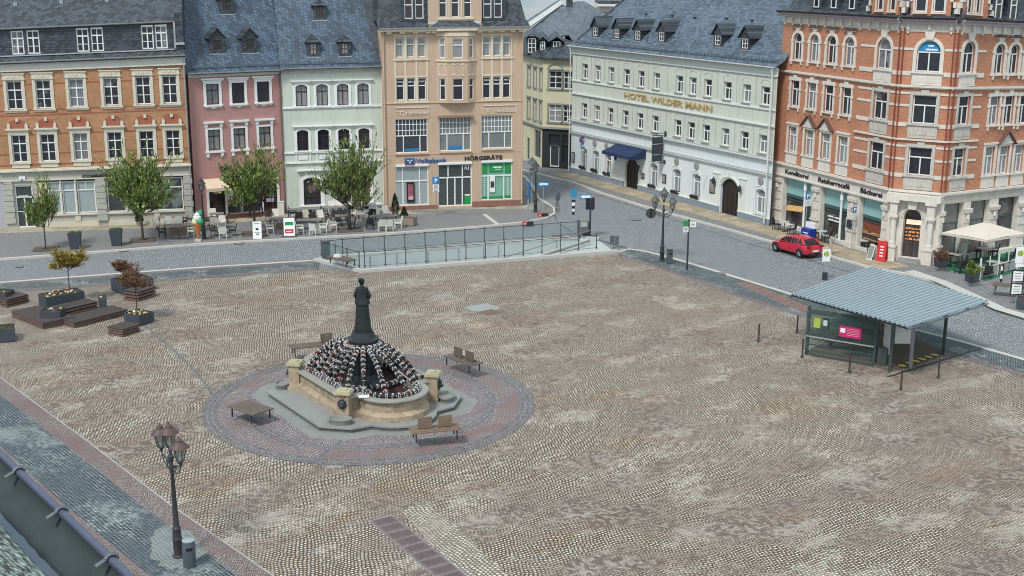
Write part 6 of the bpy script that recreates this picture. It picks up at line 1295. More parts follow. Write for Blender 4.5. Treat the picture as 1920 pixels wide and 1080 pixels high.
# ================= planters and decking
plm=plain('planter_anthracite',(.055,.065,.085),.55,.12); soil=plain('soil',(.07,.045,.03),.95,.4,sc=4); deck=plain('deck_boards',(.075,.058,.055),.7,.3,sc=3,fine=12); decks=plain('deck_edge',(.16,.105,.085),.8,.3,sc=4)
flw=[plain('flower_yellow',(.6,.5,.12),.7),plain('flower_white',(.7,.68,.6),.7),plain('foliage_low',(.06,.1,.02),.8,.4),plain('flower_rust',(.4,.13,.05),.8)]
def pbox(corner,rz,L,W_,h,label,name='planter',flowers=True,dens=14,cat='planter',group='anthracite planters on the square',mt=None,fl=None):
    t=empty(name,corner,rz,label,cat,group); m=MB(); e=.04
    m.box(0,L,0,e,.05,h).box(0,L,W_-e,W_,.05,h).box(0,e,e,W_-e,.05,h).box(L-e,L,e,W_-e,.05,h).box(.1,L-.1,.1,W_-.1,0,.06); m.build('box',mt or plm,t); MB().box(e,L-e,e,W_-e,h-.12,h-.07).build('soil',soil,t)
    if flowers:
        m=MB(); 
        for k in range(int(L*W_*dens)): m.cur=rnd.choice(fl or (0,1,2,2,3)); x,y=rnd.uniform(.12,L-.12),rnd.uniform(.12,W_-.12); q=rnd.uniform(.04,.09); m.ball((x,y,h-.06+rnd.random()*.06),q,6,4,(1,1,.8))
        m.build('foliage',flw,t)  # holds flower heads as well as low leaves
    return t
def deckbox(corner,rz,L,W_,h,label,nl=3,par=None):
    t=empty('deck_platform',corner,rz,label,'wooden platform','wooden deck platforms'); m=MB(); n=max(3,int(W_/.14))
    for i in range(n): m.box(0,L,W_*i/n+.006,W_*(i+1)/n-.006,h-.03,h)
    m.build('top_boards',deck,t); m=MB(); s_=(h-.04)/nl
    for k in range(nl):
        z=.03+s_*k; m.box(.02,L-.02,.02,.07,z,z+s_*.62).box(.02,L-.02,W_-.07,W_-.02,z,z+s_*.62).box(.02,.07,.08,W_-.08,z,z+s_*.62).box(L-.07,L-.02,.08,W_-.08,z,z+s_*.62)
    m.build('side_slats',decks,t); MB().box(.1,L-.1,.1,W_-.1,.0,h-.05).build('core',blackp,t); return t
def frame(pl,pr):   # front-left and front-right ground pixels -> corner, angle, length
    a,b=P(*pl),P(*pr); return a,math.atan2(b.y-a.y,b.x-a.x),(b-a).length
az0=R(33)
# long planter with the yellow tree
hp=.62
a=P(70,576,0); b=P(158,563,0); az1=math.atan2(b.y-a.y,b.x-a.x)
def pb2(pl,pr,W_,h,label,**k):   # given top-front-edge pixels
    a,b=P(*pl,h),P(*pr,h); a.z=b.z=0; return pbox(a,math.atan2(b.y-a.y,b.x-a.x),(b-a).length,W_,h,label,**k)
def dk2(pl,pr,W_,h,label,nl=3):
    a,b=P(*pl,h),P(*pr,h); a.z=b.z=0; return deckbox(a,math.atan2(b.y-a.y,b.x-a.x),(b-a).length,W_,h,label,nl)
pb2((86,558),(158,546),1.15,.95,'long anthracite planter holding the yellow tree, behind the decks')
pb2((74,584),(112,584),.9,.75,'square anthracite planter at the front corner of the upper deck',dens=16)
pb2((184,562),(199,561),1.0,.75,'small anthracite planter at the right end of the upper deck')
dk2((112,582),(184,565),1.15,.62,'upper deck platform between the two small planters')
dk2((139,605),(240,580),1.5,.34,'lower deck platform in front of the upper deck')
dk2((20,583),(80,606),1.9,.38,'wide deck platform left of the small square planter')
dk2((200,612),(229,618),1.25,.45,'low deck platform against the planter with the brown tree')
pb2((232,586),(260,592),1.05,.62,'anthracite cube planter holding the brown leaved tree',dens=18)
pb2((207,522),(229,531),2.0,.75,'anthracite planter with bare twigs behind the brown tree',flowers=False)
dk2((230,544),(258,548),1.6,.6,'deck platform behind the brown tree')
dk2((-14,556),(12,562),1.5,.5,'reddish deck platform at the left edge of the photo')
pb2((-40,548),(10,550),1.0,.75,'anthracite planter cut by the left edge beside the reddish deck')
pb2((-30,622),(27,617),1.2,.7,'anthracite planter with green herbs cut by the left edge',fl=(2,2,2))
def minitree(px,py,z,label,H,cw,ch,seed,lm): return tree(P(px,py,z),label,H,cw,ch,seed,lm,1.0,.035,H-ch-.05,ls=.05,group='small trees in the planters',name='potted_tree',tm=plain('bark_brown',(.09,.05,.035),.9))
minitree(130,541,.9,'small tree with round yellow crown in the long planter',2.35,2.05,1.25,21,lyel)
minitree(257,583,.58,'small tree with rusty brown leaves in the cube planter',2.5,1.8,1.2,22,lbrn)
minitree(232,522,.7,'low bare twiggy shrub in the planter behind the brown tree',1.1,1.2,.8,23,lbrn)
def tapered(px,py,h,label,top=.42,bot=.3,g='tapered planters by the bank'):
    t=empty('tapered_planter',P(px,py,SW),R(10),label,'planter',g); m=MB(); m.loft([[(sx*bot,sy*bot,0) for sx,sy in ((-1,-1),(1,-1),(1,1),(-1,1))],[(sx*top,sy*top,h) for sx,sy in ((-1,-1),(1,-1),(1,1),(-1,1))]]); m.build('pot',plm,t)
    m=MB(); 
    for k in range(16): m.ball((rnd.uniform(-.3,.3),rnd.uniform(-.3,.3),h+.02),.08,6,4)
    m.build('planting',flw[2],t); return t
tapered(142,466,1.12,'tall tapered dark planter by the bank, right of the slim tree'); tapered(219,460,1.15,'tall tapered dark planter by the bank, left of the full green tree')
def cone(px,py,H,r_,label,pot,name='potted_conifer',z=SW,rp=.26):
    t=empty(name,P(px,py,z),0,label,'potted shrub'); MB().lathe([(rp*.75,0),(rp,.38),(rp*.9,.4)],12).build('pot',pot,t); m=MB(); rr=random.Random(px)
    for k in range(420):
        q=rr.random()**.8; a=rr.uniform(0,2*PI); z_=.35+q*H; R_=r_*(1-q)**.7*(.6+.45*rr.random())*min(1,(q+.12)*4); p=Vector((R_*math.cos(a),R_*math.sin(a),z_)); u=Vector((rr.gauss(0,1),rr.gauss(0,1),rr.gauss(0,1))).normalized()*.08; v=u.orthogonal().normalized()*.05; m.add([p-u,p+v,p+u,p-v],[(0,1,2,3)])
    m.build('foliage',leve,t); return t
stonep=plain('pot_stone',(.28,.22,.19),.85,.2)
cone(741,407,1.5,.42,'tall pointed conifer in a pot left of the bank windows',stonep); cone(262,424,1.0,.36,'round evergreen in a pot behind the full green tree',stonep)
pbox(P(752,423,SW),R(-20),1.0,.75,.62,'stone trough planter with a tufted shrub at the end of the cafe seating',mt=stonep,flowers=False,group='stone troughs',name='stone_planter'); cone(758,416,.8,.36,'tufted evergreen shrub standing in the stone trough',stonep,rp=.2)
for px,py,k in ((762,384,'below the left end of the bank window'),(800,382,'left of the bank entrance'),(917,388,'below the left half of the green shop window'),(952,386,'below the right half of the green shop window')):
    p=P(px,py,SW); pbox(p-Vector((.55,.15,0)),R(13),1.15,.5,.5,'reddish stone flower trough '+k,mt=rust,dens=26,fl=(1,2,2),group='flower troughs by the peach house',name='flower_trough')
# ================= cafe furniture
def chair(kind):
    mt={'w':wickw,'d':wickd,'b':wickb}[kind]; t=empty('cafe_chair',(0,0,-50),0,'x','chair','cafe chairs'); 
    MB().box(-.27,.27,-.26,.26,.40,.45).build('seat',mt,t); m=MB(); m.quadslab((-.27,.25,.45),(.27,.25,.45),(.27,.32,.45),(-.27,.32,.45),.03); m.v=[]; m.f=[]; m.mi=[]
    m.add([(-.26,.22,.45),(.26,.22,.45),(.26,.26,.45),(-.26,.26,.45),(-.25,.33,.92),(.25,.33,.92),(.25,.37,.92),(-.25,.37,.92)],[(0,3,2,1),(4,5,6,7),(0,1,5,4),(1,2,6,5),(2,3,7,6),(3,0,4,7)]); m.build('backrest',mt,t)
    for sx in (-1,1):
        for sy in (-1,1): MB().box(sx*.25-.022,sx*.25+.022,sy*.23-.022,sy*.23+.022,0,.4).build('leg',mt,t)
        MB().box(sx*.27-.025,sx*.27+.025,-.24,.28,.63,.66).box(sx*.27-.02,sx*.27+.02,-.24,-.2,.45,.63).build('armrest',mt,t)
    return t
CH={k:chair(k) for k in 'wdb'}; used=set()
def pchair(k,px,py,face,label,group='cafe chairs on the pavement',z=SW):
    """face: direction the sitter looks, degrees, 0 = along the houses to the right, -90 = towards the square"""
    o=CH[k]; loc=P(px,py,z); rz=R(face+13+90)
    if k in used: o=copy_tree(o,loc,rz,label,group)
    else: used.add(k); o.location=loc; o.rotation_euler.z=rz; o['label']=label; o['group']=group
    return o
def table(px,py,label,L=1.5,W_=.8,z=SW,rz=13,round_=False,tm=None,group='cafe tables'):
    t=empty('cafe_table',P(px,py,z),R(rz),label,'table',group)
    tm=tm or plain('table_grey',(.23,.22,.20),.7,.15)
    if round_: MB().lathe([(.36,.71),(.38,.72),(.38,.75),(.36,.755)],18).build('table_top',tm,t); MB().tube([(0,0,.02),(0,0,.71)],.03,8).build('pedestal',darkm,t); MB().lathe([(.22,0),(.22,.02),(.04,.05)],14).build('base',darkm,t)
    else:
        MB().box(-L/2,L/2,-W_/2,W_/2,.71,.75).build('table_top',tm,t)
        for sx in (-1,1):
            for sy in (-1,1): MB().box(sx*(L/2-.08)-.025,sx*(L/2-.08)+.025,sy*(W_/2-.08)-.025,sy*(W_/2-.08)+.025,0,.71).build('leg',darkm,t)
    return t
T=[('table nearest the bank, with two brown chairs in front',333,440,1.9),('table behind, closest to the cellar windows of the bank',322,424,1.9),('small table at the pink cafe door',408,418,1.0),('small table right of the lamp and ice cream cone',414,438,1.0),('table behind the two folding menu boards',524,428,1.5),('long table below the first mint house window',571,409,2.6),('table in front of the long table right of the flag coloured board',582,430,1.8),('long table left of the mint house tree',634,405,2.4),('small pale table left of the mint house tree trunk',641,422,1.0),('small pale table behind the tree trunk of the mint house',661,407,1.0),('table with the two white chairs in front at the right end of the cafe',720,422,2.0),('dark table below the cellar windows of the mint house',697,401,1.6)]
for lb,x,y,L in T: table(x,y,lb,L)
CHS=[('w',295,430,0,'white chair at the far left end of the bank side tables, facing right'),('d',345,425,180,'dark chair at the right end of the rear table near the bank'),('w',316,430,-90,'white chair between the two bank side tables, left one'),('w',336,430,-90,'white chair between the two bank side tables, right one'),('b',328,448,90,'brown chair seen from behind at the nearest bank side table, left one'),('b',344,448,90,'brown chair seen from behind at the nearest bank side table, right one'),('d',305,446,0,'dark chair on the left of the nearest bank side table'),('w',358,444,180,'white chair beside the giant ice cream cone'),
('w',399,414,-90,'white chair standing against the pink cafe door'),('d',389,424,0,'dark chair just right of the lamp post of the cafe'),('d',421,419,180,'dark chair at the right of the small pink cafe door table'),('w',402,428,90,'tall backed white chair between the two small cafe tables'),('w',417,428,-90,'white chair behind the table right of the ice cream cone'),('w',418,447,90,'white chair seen from behind right of the lamp'),('d',402,443,0,'dark chair left of the white chair seen from behind'),('d',436,442,180,'dark chair left of the white folding menu board, facing left'),
('w',507,438,0,'white chair just right of the white folding menu board'),('w',517,415,-90,'white chair behind the table between the two menu boards'),('b',525,439,90,'brown chair seen from behind between the two menu boards'),('b',505,415,90,'brown chair in front of the cafe display window'),
('d',550,409,0,'dark chair at the left end of the long mint house table'),('d',594,409,180,'dark chair at the right end of the long mint house table'),('b',561,418,90,'brown chair seen from behind at the long mint house table, left one'),('b',586,418,90,'brown chair seen from behind at the long mint house table, right one'),('w',573,417,-90,'white chair facing the square behind the flag coloured board'),('w',563,438,0,'white chair right beside the red and green board, facing right'),('w',589,441,60,'white chair nearest the road, seen from behind at an angle'),('w',606,437,180,'white chair facing left in the middle of the cafe seating'),('w',601,417,-90,'dull white chair behind the white chair facing left'),
('d',610,411,0,'dark chair left of the long table by the mint house tree'),('w',622,399,-90,'white chair against the mint house wall, left one'),('w',637,398,-90,'white chair against the mint house wall, right one'),('b',628,415,90,'brown chair seen from behind left of the mint house tree'),('b',642,414,90,'brown chair directly behind the mint house tree trunk'),('w',625,432,0,'white chair in front left of the mint house tree'),('d',634,424,0,'dark chair close to the mint house tree on its left'),('d',659,430,180,'dark chair close to the mint house tree on its right'),('w',666,410,140,'white armchair turned away behind the mint house tree on the right'),('w',678,412,30,'white armchair second to the right behind the mint house tree'),
('d',694,430,90,'dark chair left of the group with two white backs'),('d',698,412,90,'dark chair in front of the cellar window table'),('w',707,413,-90,'white chair behind the last table, left one'),('w',712,402,-90,'white chair behind the last table, middle one in the rear'),('w',723,409,-90,'white chair behind the last table, right one'),('w',716,433,90,'white chair seen from behind at the last table, left one'),('w',730,433,90,'white chair seen from behind at the last table, right one'),('w',746,428,180,'white chair at the far right of the cafe seating, facing left')]
for c in CHS: pchair(*c)
# ice cream cone, boards, cabinets
t=empty('ice_cream_figure',P(372,452,SW),0,'giant ice cream cone with white, cream and green scoops in front of the cafe','advertising figure')
MB().lathe([(.05,.12),(.27,1.25)],16).build('cone_wafer',plain('wafer_orange',(.50,.17,.05),.6,.3,fine=30),t); MB().box(-.22,.22,-.16,.16,0,.14).build('base',kerbm,t)
MB().ball((-.16,0,1.4),.24,12,8).build('cream_scoop',plain('scoop_cream',(.75,.66,.42),.5),t,smooth=True); MB().ball((.2,-.02,1.42),.24,12,8).build('green_scoop',plain('scoop_green',(.03,.35,.15),.4),t,smooth=True); m=MB(); m.lathe([(.22,1.5),(.30,1.62),(.28,1.78),(.18,1.84),(.2,1.92),(.1,2.02),(.02,2.12)],14); m.build('whipped_cream',signw,t,smooth=True)
t=empty('waste_container',P(378,432,SW),0,'round topped green container behind the giant ice cream cone','container'); gc=plain('container_green',(.02,.17,.07),.5); MB().lathe([(.26,0),(.28,.1),(.3,1.15),(.31,1.2)],14).build('body',gc,t); MB().lathe([(.31,1.2),(.27,1.4),(.14,1.52),(.01,1.55)],14).build('dome_lid',plain('container_green_light',(.05,.3,.14),.5),t,smooth=True)
def aboard(px,py,label,w_,h,kind,z=SW,rz=8):
    t=empty('folding_board',P(px,py,z),R(rz),label,'sign board'); m=MB()
    for s in (-1,1): m.add([(-w_/2,s*.28-.02,.0),(w_/2,s*.28-.02,.0),(w_/2,s*.28+.02,.0),(-w_/2,s*.28+.02,.0),(-w_/2,s*.03-.02,h),(w_/2,s*.03-.02,h),(w_/2,s*.03+.02,h),(-w_/2,s*.03+.02,h)],[(0,3,2,1),(4,5,6,7),(0,1,5,4),(1,2,6,5),(2,3,7,6),(3,0,4,7)])
    m.build('frame',signw if kind!='r' else red,t)
    def strip_(x0,x1,q0,q1,mt,nm):
        a=-.302+ (.25)*q0; b=-.302+(.25)*q1; MB().add([(x0,a,h*q0),(x1,a,h*q0),(x1,b,h*q1),(x0,b,h*q1)],[(0,1,2,3)]).build(nm,mt,t)
    if kind=='w': strip_(-.1,.1,.5,.62,blackp,'picture'); strip_(-.2,.2,.86,.9,greys,'heading'); strip_(-.2,.2,.35,.38,greys,'text_line'); strip_(-.08,.14,.22,.3,greys,'picture')
    if kind=='f': strip_(-.3,.3,.62,.8,grn,'green_band'); strip_(-.3,.3,.2,.42,red,'red_band'); strip_(-.2,.2,.27,.33,signw,'text_line'); strip_(-.2,.2,.68,.73,signw,'text_line')
    if kind=='r':
        for q in (.25,.4,.55,.7): strip_(-.12,.12,q,q+.06,signw,'text_line')
    if kind=='g': strip_(-w_/2+.04,w_/2-.04,.06,.94,plain('board_grey',(.3,.3,.28),.8,.3),'panel')
    if kind=='f': MB().box(-w_/2-.1,w_/2+.1,-.38,.38,-.0,.09).build('foot',darkz,t)
    return t
aboard(483,446,'white folding menu board in front of the cafe tree',.62,1.2,'w'); aboard(543,443,'folding board with green and red bands on a dark foot',.78,1.35,'f')
tag(MB().box(-.25,.25,-.15,.15,0,1.0).box(-.27,.27,-.17,.17,1.0,1.05).build('power_cabinet',offw,None,P(527,402,SW),R(14)),'narrow white cabinet at the wall between pink and mint houses','cabinet')
# ================= persons
def person(loc,rz,label,h,jk,tr,skin=(.45,.28,.2),hair=(.25,.24,.23),lean=0,arm=1,stride=.12):
    k=h/1.75; me=bpy.data.meshes.new('person'); V=[(0,0,.95),(0,-.01,1.15),(0,-.02+lean*.5,1.36),(0,-.03+lean,1.5),(0,-.04+lean,1.64),
      (.1,0,.9),(.12,-.02-stride*.3,.5),(.13,stride*.8,.08),(.13,stride*.8-.16,.04), (-.1,0,.9),(-.12,-.04+stride*.3,.5),(-.13,-stride,.08),(-.13,-stride-.16,.04),
      (.2,lean,1.40),(.27,lean+.03,1.14),(.22*1,-.2*arm+lean,.98+.1*arm),(.18,-.3*arm+lean,1.0+.12*arm),(-.2,lean,1.40),(-.27,lean+.03,1.14),(-.22,-.18*arm+lean,.98+.1*arm),(-.18,-.27*arm+lean,1.0+.12*arm)]
    Eg=[(0,1),(1,2),(2,3),(3,4),(0,5),(5,6),(6,7),(7,8),(0,9),(9,10),(10,11),(11,12),(2,13),(13,14),(14,15),(15,16),(2,17),(17,18),(18,19),(19,20)]
    Rd=[.15,.155,.17,.06,.1,.1,.075,.05,.04,.1,.075,.05,.04,.075,.06,.045,.035,.075,.06,.045,.035]
    me.from_pydata([(x*k,y*k,z*k) for x,y,z in V],Eg,[]); o=bpy.data.objects.new('person',me); COL.objects.link(o); sk=o.modifiers.new('s','SKIN'); 
    for i,v in enumerate(me.skin_vertices[0].data): v.radius=(Rd[i]*k,Rd[i]*k*.82); v.use_root=(i==0)
    o.modifiers.new('u','SUBSURF').levels=2; bpy.context.view_layer.update(); em=bpy.data.meshes.new_from_object(o.evaluated_get(bpy.context.evaluated_depsgraph_get())); o.modifiers.clear(); o.data=em; bpy.data.meshes.remove(me)
    sk_=plain('skin',skin,.6); em.materials.clear()
    for q in (jk,tr,sk_,blackp): em.materials.append(q)
    for p in em.polygons:
        z=p.center.z/k; x=abs(p.center.x)/k; y=p.center.y/k
        p.material_index=3 if z<.1 else (1 if z<.86 and x<.2 else (2 if z>1.47 or (y<-.2*max(.4,arm)+lean-.04 and x>.1 and z<1.3) else 0)); p.use_smooth=True
    m=MB(); m.ball((0,(-.05+lean)*k,1.64*k),.105*k,12,8,(.92,1.05,1.25)); m.ball((0,(-.16+lean)*k,1.63*k),.02*k,6,4); m.ball((.1*k,(-.04+lean)*k,1.63*k),.025*k,6,4); m.ball((-.1*k,(-.04+lean)*k,1.63*k),.025*k,6,4); m.box(-.03*k,.03*k,(-.16+lean)*k,(-.15+lean)*k,1.575*k,1.585*k); hd=m.build('head',sk_,o,smooth=True)
    m=MB(); m.ball((0,(-.02+lean)*k,1.68*k),.112*k,12,8,(.94,1.02,1.15)); m.build('hair',plain('hair_grey',hair,.9),o,smooth=True)
    o.location=loc; o.rotation_euler.z=rz; return tag(o,label,'person')
dkc=plain('dark_coat',(.018,.018,.022),.9,.2); dkt=plain('dark_trousers',(.025,.025,.03),.9,.2)
person(P(489,406,SW),R(30),'grey haired person in dark coat standing right of the cafe tree, back turned',1.78,dkc,dkt,hair=(.35,.34,.33))
person(P(470,409,SW),R(-80),'person in dark clothes leaning forward, left of the cafe tree trunk',1.72,dkc,dkt,lean=-.12,hair=(.12,.08,.06))
# ================= signs and signals
def sign(px,py,label,H,plates,z=0,cat='traffic sign',group=None,pm=None,foot=False,r=.03,name='traffic_sign',ptop=None):
    """plates: (kind, dx, z, size, facing deg, material...)"""
    t=empty(name,P(px,py,z),0,label,cat,group); MB().tube([(0,0,0),(0,0,H)],r,8).build('post',pm or zinc,t,smooth=True)
    for kd,dx,z0,s_,face,mt in plates:
        m=MB(); m.M=Matrix.Rotation(R(face),4,'Z')@Matrix.Translation((dx,-.04,z0))
        if kd=='disc': m.add([(s_*math.cos(2*PI*i/20),y,s_*math.sin(2*PI*i/20)) for y in (-.012,.012) for i in range(20)],[tuple(range(20)),tuple(range(20,40))[::-1]]+[(i,20+i,20+(i+1)%20,(i+1)%20) for i in range(20)])
        elif kd=='dia': m.prismy([(-s_,0),(0,-s_),(s_,0),(0,s_)],-.012,.012)
        elif kd=='tri': m.prismy([(-s_,s_*.6),(0,-s_),(s_,s_*.6)],-.012,.012)
        else: m.box(-s_[0]/2,s_[0]/2,-.012,.012,-s_[1]/2,s_[1]/2)
        pl_=m.build('sign_plate',mt if not isinstance(mt,tuple) else mt[0],t)
        if isinstance(mt,tuple):
            kind=mt[1]; q=MB(); q.M=Matrix.Rotation(R(face),4,'Z')@Matrix.Translation((dx,-.056,z0))
            if kind=='arrow':
                q.box(-s_[0]*.2,s_[0]*.43,-.004,0,-s_[1]*.26,s_[1]*.26); q.prismy([(-s_[0]*.46,0),(-s_[0]*.17,-s_[1]*.43),(-s_[0]*.17,s_[1]*.43)],-.006,-.002); q.build('arrow_mark',signw,pl_)
            elif kind in('P','H'):
                q.build('blank',signw,pl_) if 0 else None
                w2,h2=(s_ if isinstance(s_,tuple) else (s_*1.2,s_*1.2)); tx=text('letter',kind,h2*.62,signw if kind=='P' else plain('h_green',(.05,.25,.05),.5),pl_,Matrix.Rotation(R(face),3,'Z')@Vector((dx-w2*.22,-.062,0))+Vector((0,0,z0-h2*.3)),(R(90),0,R(face)),bold=.012)
            elif kind=='hdisc':
                q.add([(.17*math.cos(2*PI*i/20),0,.17*math.sin(2*PI*i/20)+.1) for i in range(20)],[tuple(range(20))]); q.build('green_ring',plain('h_green',(.05,.25,.05),.5),pl_)
                q=MB(); q.M=Matrix.Rotation(R(face),4,'Z')@Matrix.Translation((dx,-.062,z0)); q.add([(.13*math.cos(2*PI*i/20),0,.13*math.sin(2*PI*i/20)+.1) for i in range(20)],[tuple(range(20))]); q.build('yellow_disc',plain('h_yellow',(.65,.55,.08),.5),pl_)
                q=MB(); q.M=Matrix.Rotation(R(face),4,'Z')@Matrix.Translation((dx,-.067,z0)); q.box(-.07,-.035,0,.002,.02,.18).box(.035,.07,0,.002,.02,.18).box(-.035,.035,0,.002,.085,.12); q.build('letter_h',plain('h_green',(.05,.25,.05),.5),pl_)
            elif kind=='ped': q.ball((0,0,s_*.35),s_*.12,6,4); q.box(-s_*.1,s_*.1,-.004,0,-s_*.1,s_*.22); q.box(-s_*.16,-s_*.04,-.004,0,-s_*.55,-s_*.1); q.box(s_*.04,s_*.16,-.004,0,-s_*.55,-s_*.1); q.build('symbol',signw,pl_)
            elif kind=='noent': q.add([(s_*.62*math.cos(2*PI*i/20),0,s_*.62*math.sin(2*PI*i/20)) for i in range(20)],[tuple(range(20))]); q.build('face',signb,pl_)
            elif kind=='lines':
                for k in range(3): q.box(-s_[0]*.35,s_[0]*.3,-.003,0,s_[1]*(.25-.25*k)-.012,s_[1]*(.25-.25*k)+.012)
                q.build('lettering',darkm,pl_)
    if foot: 
        m=MB(); 
        for a,b,mt_ in ((-.42,-.14,red),(-.1,.42,blackp)): MB().box(a,b,-.25,.25,0,.22).build('foot_block',mt_,t)
        MB().box(-.3,-.2,-.26,.26,.06,.14).build('foot_stripe',signw,t)
    return t
G_=greys
sign(818,405,'blue parking sign with two white plates in front of the bank entrance',3.05,[(' ',0,2.82,(.55,.55),5,(signb,'P')),(' ',0,2.35,(.5,.3),5,(signw,'lines')),(' ',0,2.02,(.5,.22),5,(signw,'lines'))],SW,'parking sign',pm=plain('post_buff',(.35,.25,.18),.6))
sign(990,421,'round blue signs seen from the side on a post with red and black foot',3.2,[('disc',0,2.95,.34,70,signb),('disc',0,2.3,.34,70,signb)],SW,foot=True,r=.05)
sign(1018,405,'white one way arrow sign on a post with red foot on the pavement corner',2.75,[(' ',0,2.55,(.85,.32),8,(signb,'arrow')),(' ',.05,2.35,(.7,.06),8,signb)],SW,foot=True)
sign(997,395,'dark diamond sign with dark plates on a tall post on the pavement corner',4.3,[('dia',0,3.95,.42,0,G_),(' ',-.1,3.35,(.5,.25),50,G_),(' ',.1,3.0,(.5,.3),20,G_),(' ',-.5,3.55,(1.2,.05),0,zinc)],SW)
sign(979,384,'short post with a small white box at the corner of the peach house',2.45,[(' ',0,2.4,(.35,.16),0,signw)],SW,name='corner_post',cat='post')
sign(1044,447,'round sign back above dark plates behind the street side railing',3.25,[('disc',0,3.05,.34,55,G_),(' ',0,2.5,(.3,.36),10,G_),(' ',0,2.1,(.34,.32),10,G_)],.0,foot=False)
sign(1074,446,'bright blue sign box over a black and white mast by the ramp',3.55,[(' ',0,3.3,(.48,.62),18,plain('cyan_sign',(.03,.25,.42),.5)),(' ',0,2.75,(.3,.16),10,blackp),(' ',0,2.5,(.2,.2),10,signw),(' ',0,2.28,(.2,.2),10,blackp),(' ',0,2.06,(.16,.2),10,signw),(' ',0,1.84,(.18,.24),10,blackp)])
sign(1096,446,'white one way arrow sign on a thin mast beside the traffic light',3.25,[(' ',0,3.05,(.85,.34),5,(signb,'arrow'))])
sign(1218,474,'round sign back on a thin post beside the three headed lamp at the road',3.0,[('disc',0,2.78,.35,0,plain('sign_back_dark',(.05,.055,.06),.5)),(' ',0,2.78,(.07,.66),0,zinc)])
sign(1288,506,'tall dark direction post with green and white town plates',3.35,[(' ',-.22,3.12,(.4,.3),20,grn),(' ',-.22,2.7,(.38,.34),20,(signw,'lines')),(' ',.28,3.05,(.4,.34),-15,(signw,'lines'))],pm=darkm,r=.06,name='direction_post',cat='signpost')
sign(1151,466,'two dark panels on a short post at the right end of the ramp',.98,[(' ',-.17,.62,(.26,.62),10,darkz),(' ',.2,.6,(.26,.6),10,darkz)],pm=darkz,name='marker_post',cat='post')
sign(1091,329,'round no stopping sign over white parking plate, before the first hotel window',3.6,[('disc',0,3.35,.34,15,(plain('sign_purple',(.28,.03,.12),.5),'noent')),(' ',0,2.78,(.4,.42),15,(signb,'P')),(' ',0,2.35,(.38,.28),15,(signw,'lines'))],SW,group='signs by the hotel')
sign(1233,362,'two blue parking signs on one post before the hotel, right of the awning',3.3,[(' ',-.33,3.05,(.48,.5),15,(signb,'P')),(' ',-.33,2.6,(.42,.32),15,(signw,'lines')),(' ',.15,2.75,(.42,.44),15,(signb,'P')),(' ',.15,2.32,(.36,.28),15,(signw,'lines'))],SW,group='signs by the hotel')
sign(1509,442,'blue parking sign with white plates in front of the first bakery pillar',3.2,[(' ',0,2.95,(.36,.5),25,(signb,'P')),(' ',.1,2.45,(.5,.5),25,(signw,'lines'))],SW); sign(1596,470,'blue parking sign on a thin post before the second bakery pillar',3.1,[(' ',0,2.9,(.34,.42),25,(signb,'P')),(' ',.05,2.45,(.3,.34),25,offw)],SW)
hst=sign(1546,525,'bus stop sign with white panel beside the road, dark timetable box at its foot',1.95,[(' ',0,1.6,(.5,.78),5,(signw,'hdisc'))],name='bus_stop_sign',cat='bus stop sign'); MB().box(-.14,.14,-.12,.12,.0,.5).build('timetable_box',darkm,hst)
h2=sign(1904,572,'tall bus stop post with two black framed timetables at the right edge of the photo',3.4,[(' ',-.05,3.0,(.55,.95),5,(signw,'hdisc')),(' ',.26,2.9,(.1,.7),-40,plain('poster_magenta_post',(.35,.05,.25),.6)),(' ',0,2.4,(.55,.2),5,signw),(' ',-.05,1.75,(.6,.62),5,(signw,'lines')),(' ',-.05,.98,(.6,.62),5,(signw,'lines'))],SW,name='bus_stop_sign',cat='bus stop sign')
m=MB()
for z in (1.42,2.08,.66,1.3): m.box(-.42,.32,-.07,-.02,z-.03,z+.03)
for x in (-.38,.28): m.box(x-.025,x+.025,-.065,-.0,.63,2.1)
m.build('timetable_frame',blackp,h2)
t=empty('traffic_light',P(1106,446),0,'traffic light seen from behind beside the ramp end','traffic light'); MB().tube([(0,0,0),(0,0,2.9)],.07,10).build('post',darkm,t,smooth=True)
for dx,rz in ((-.18,R(20)),(.18,R(75))):
    m=MB(); m.M=Matrix.Translation((dx,0,2.1))@Matrix.Rotation(rz,4,'Z'); m.box(-.12,.12,-.1,.1,0,.85); o=m.build('signal_head',blackp,t); m=MB(); m.M=Matrix.Translation((dx,0,2.1))@Matrix.Rotation(rz,4,'Z')
    for z in (.14,.42,.7): m.tube([(0,.1,z),(0,.3,z-.03)],.1,8)
    m.build('visor',blackp,o)
tag(MB().box(-.25,.25,-.25,.25,0,.4).build('control_box',blackp,None,P(1098,446),R(20)),'small black box at the foot of the traffic light','box')
for px,py,lb in ((1051,447,'brown and pink block foot of the round sign behind the railing'),): 
    tag(MB().box(-.4,.4,-.25,.25,0,.2).build('sign_foot',plain('foot_pink',(.22,.14,.12),.8,.3),None,P(px-6,py,0),R(5)),lb,'sign foot')
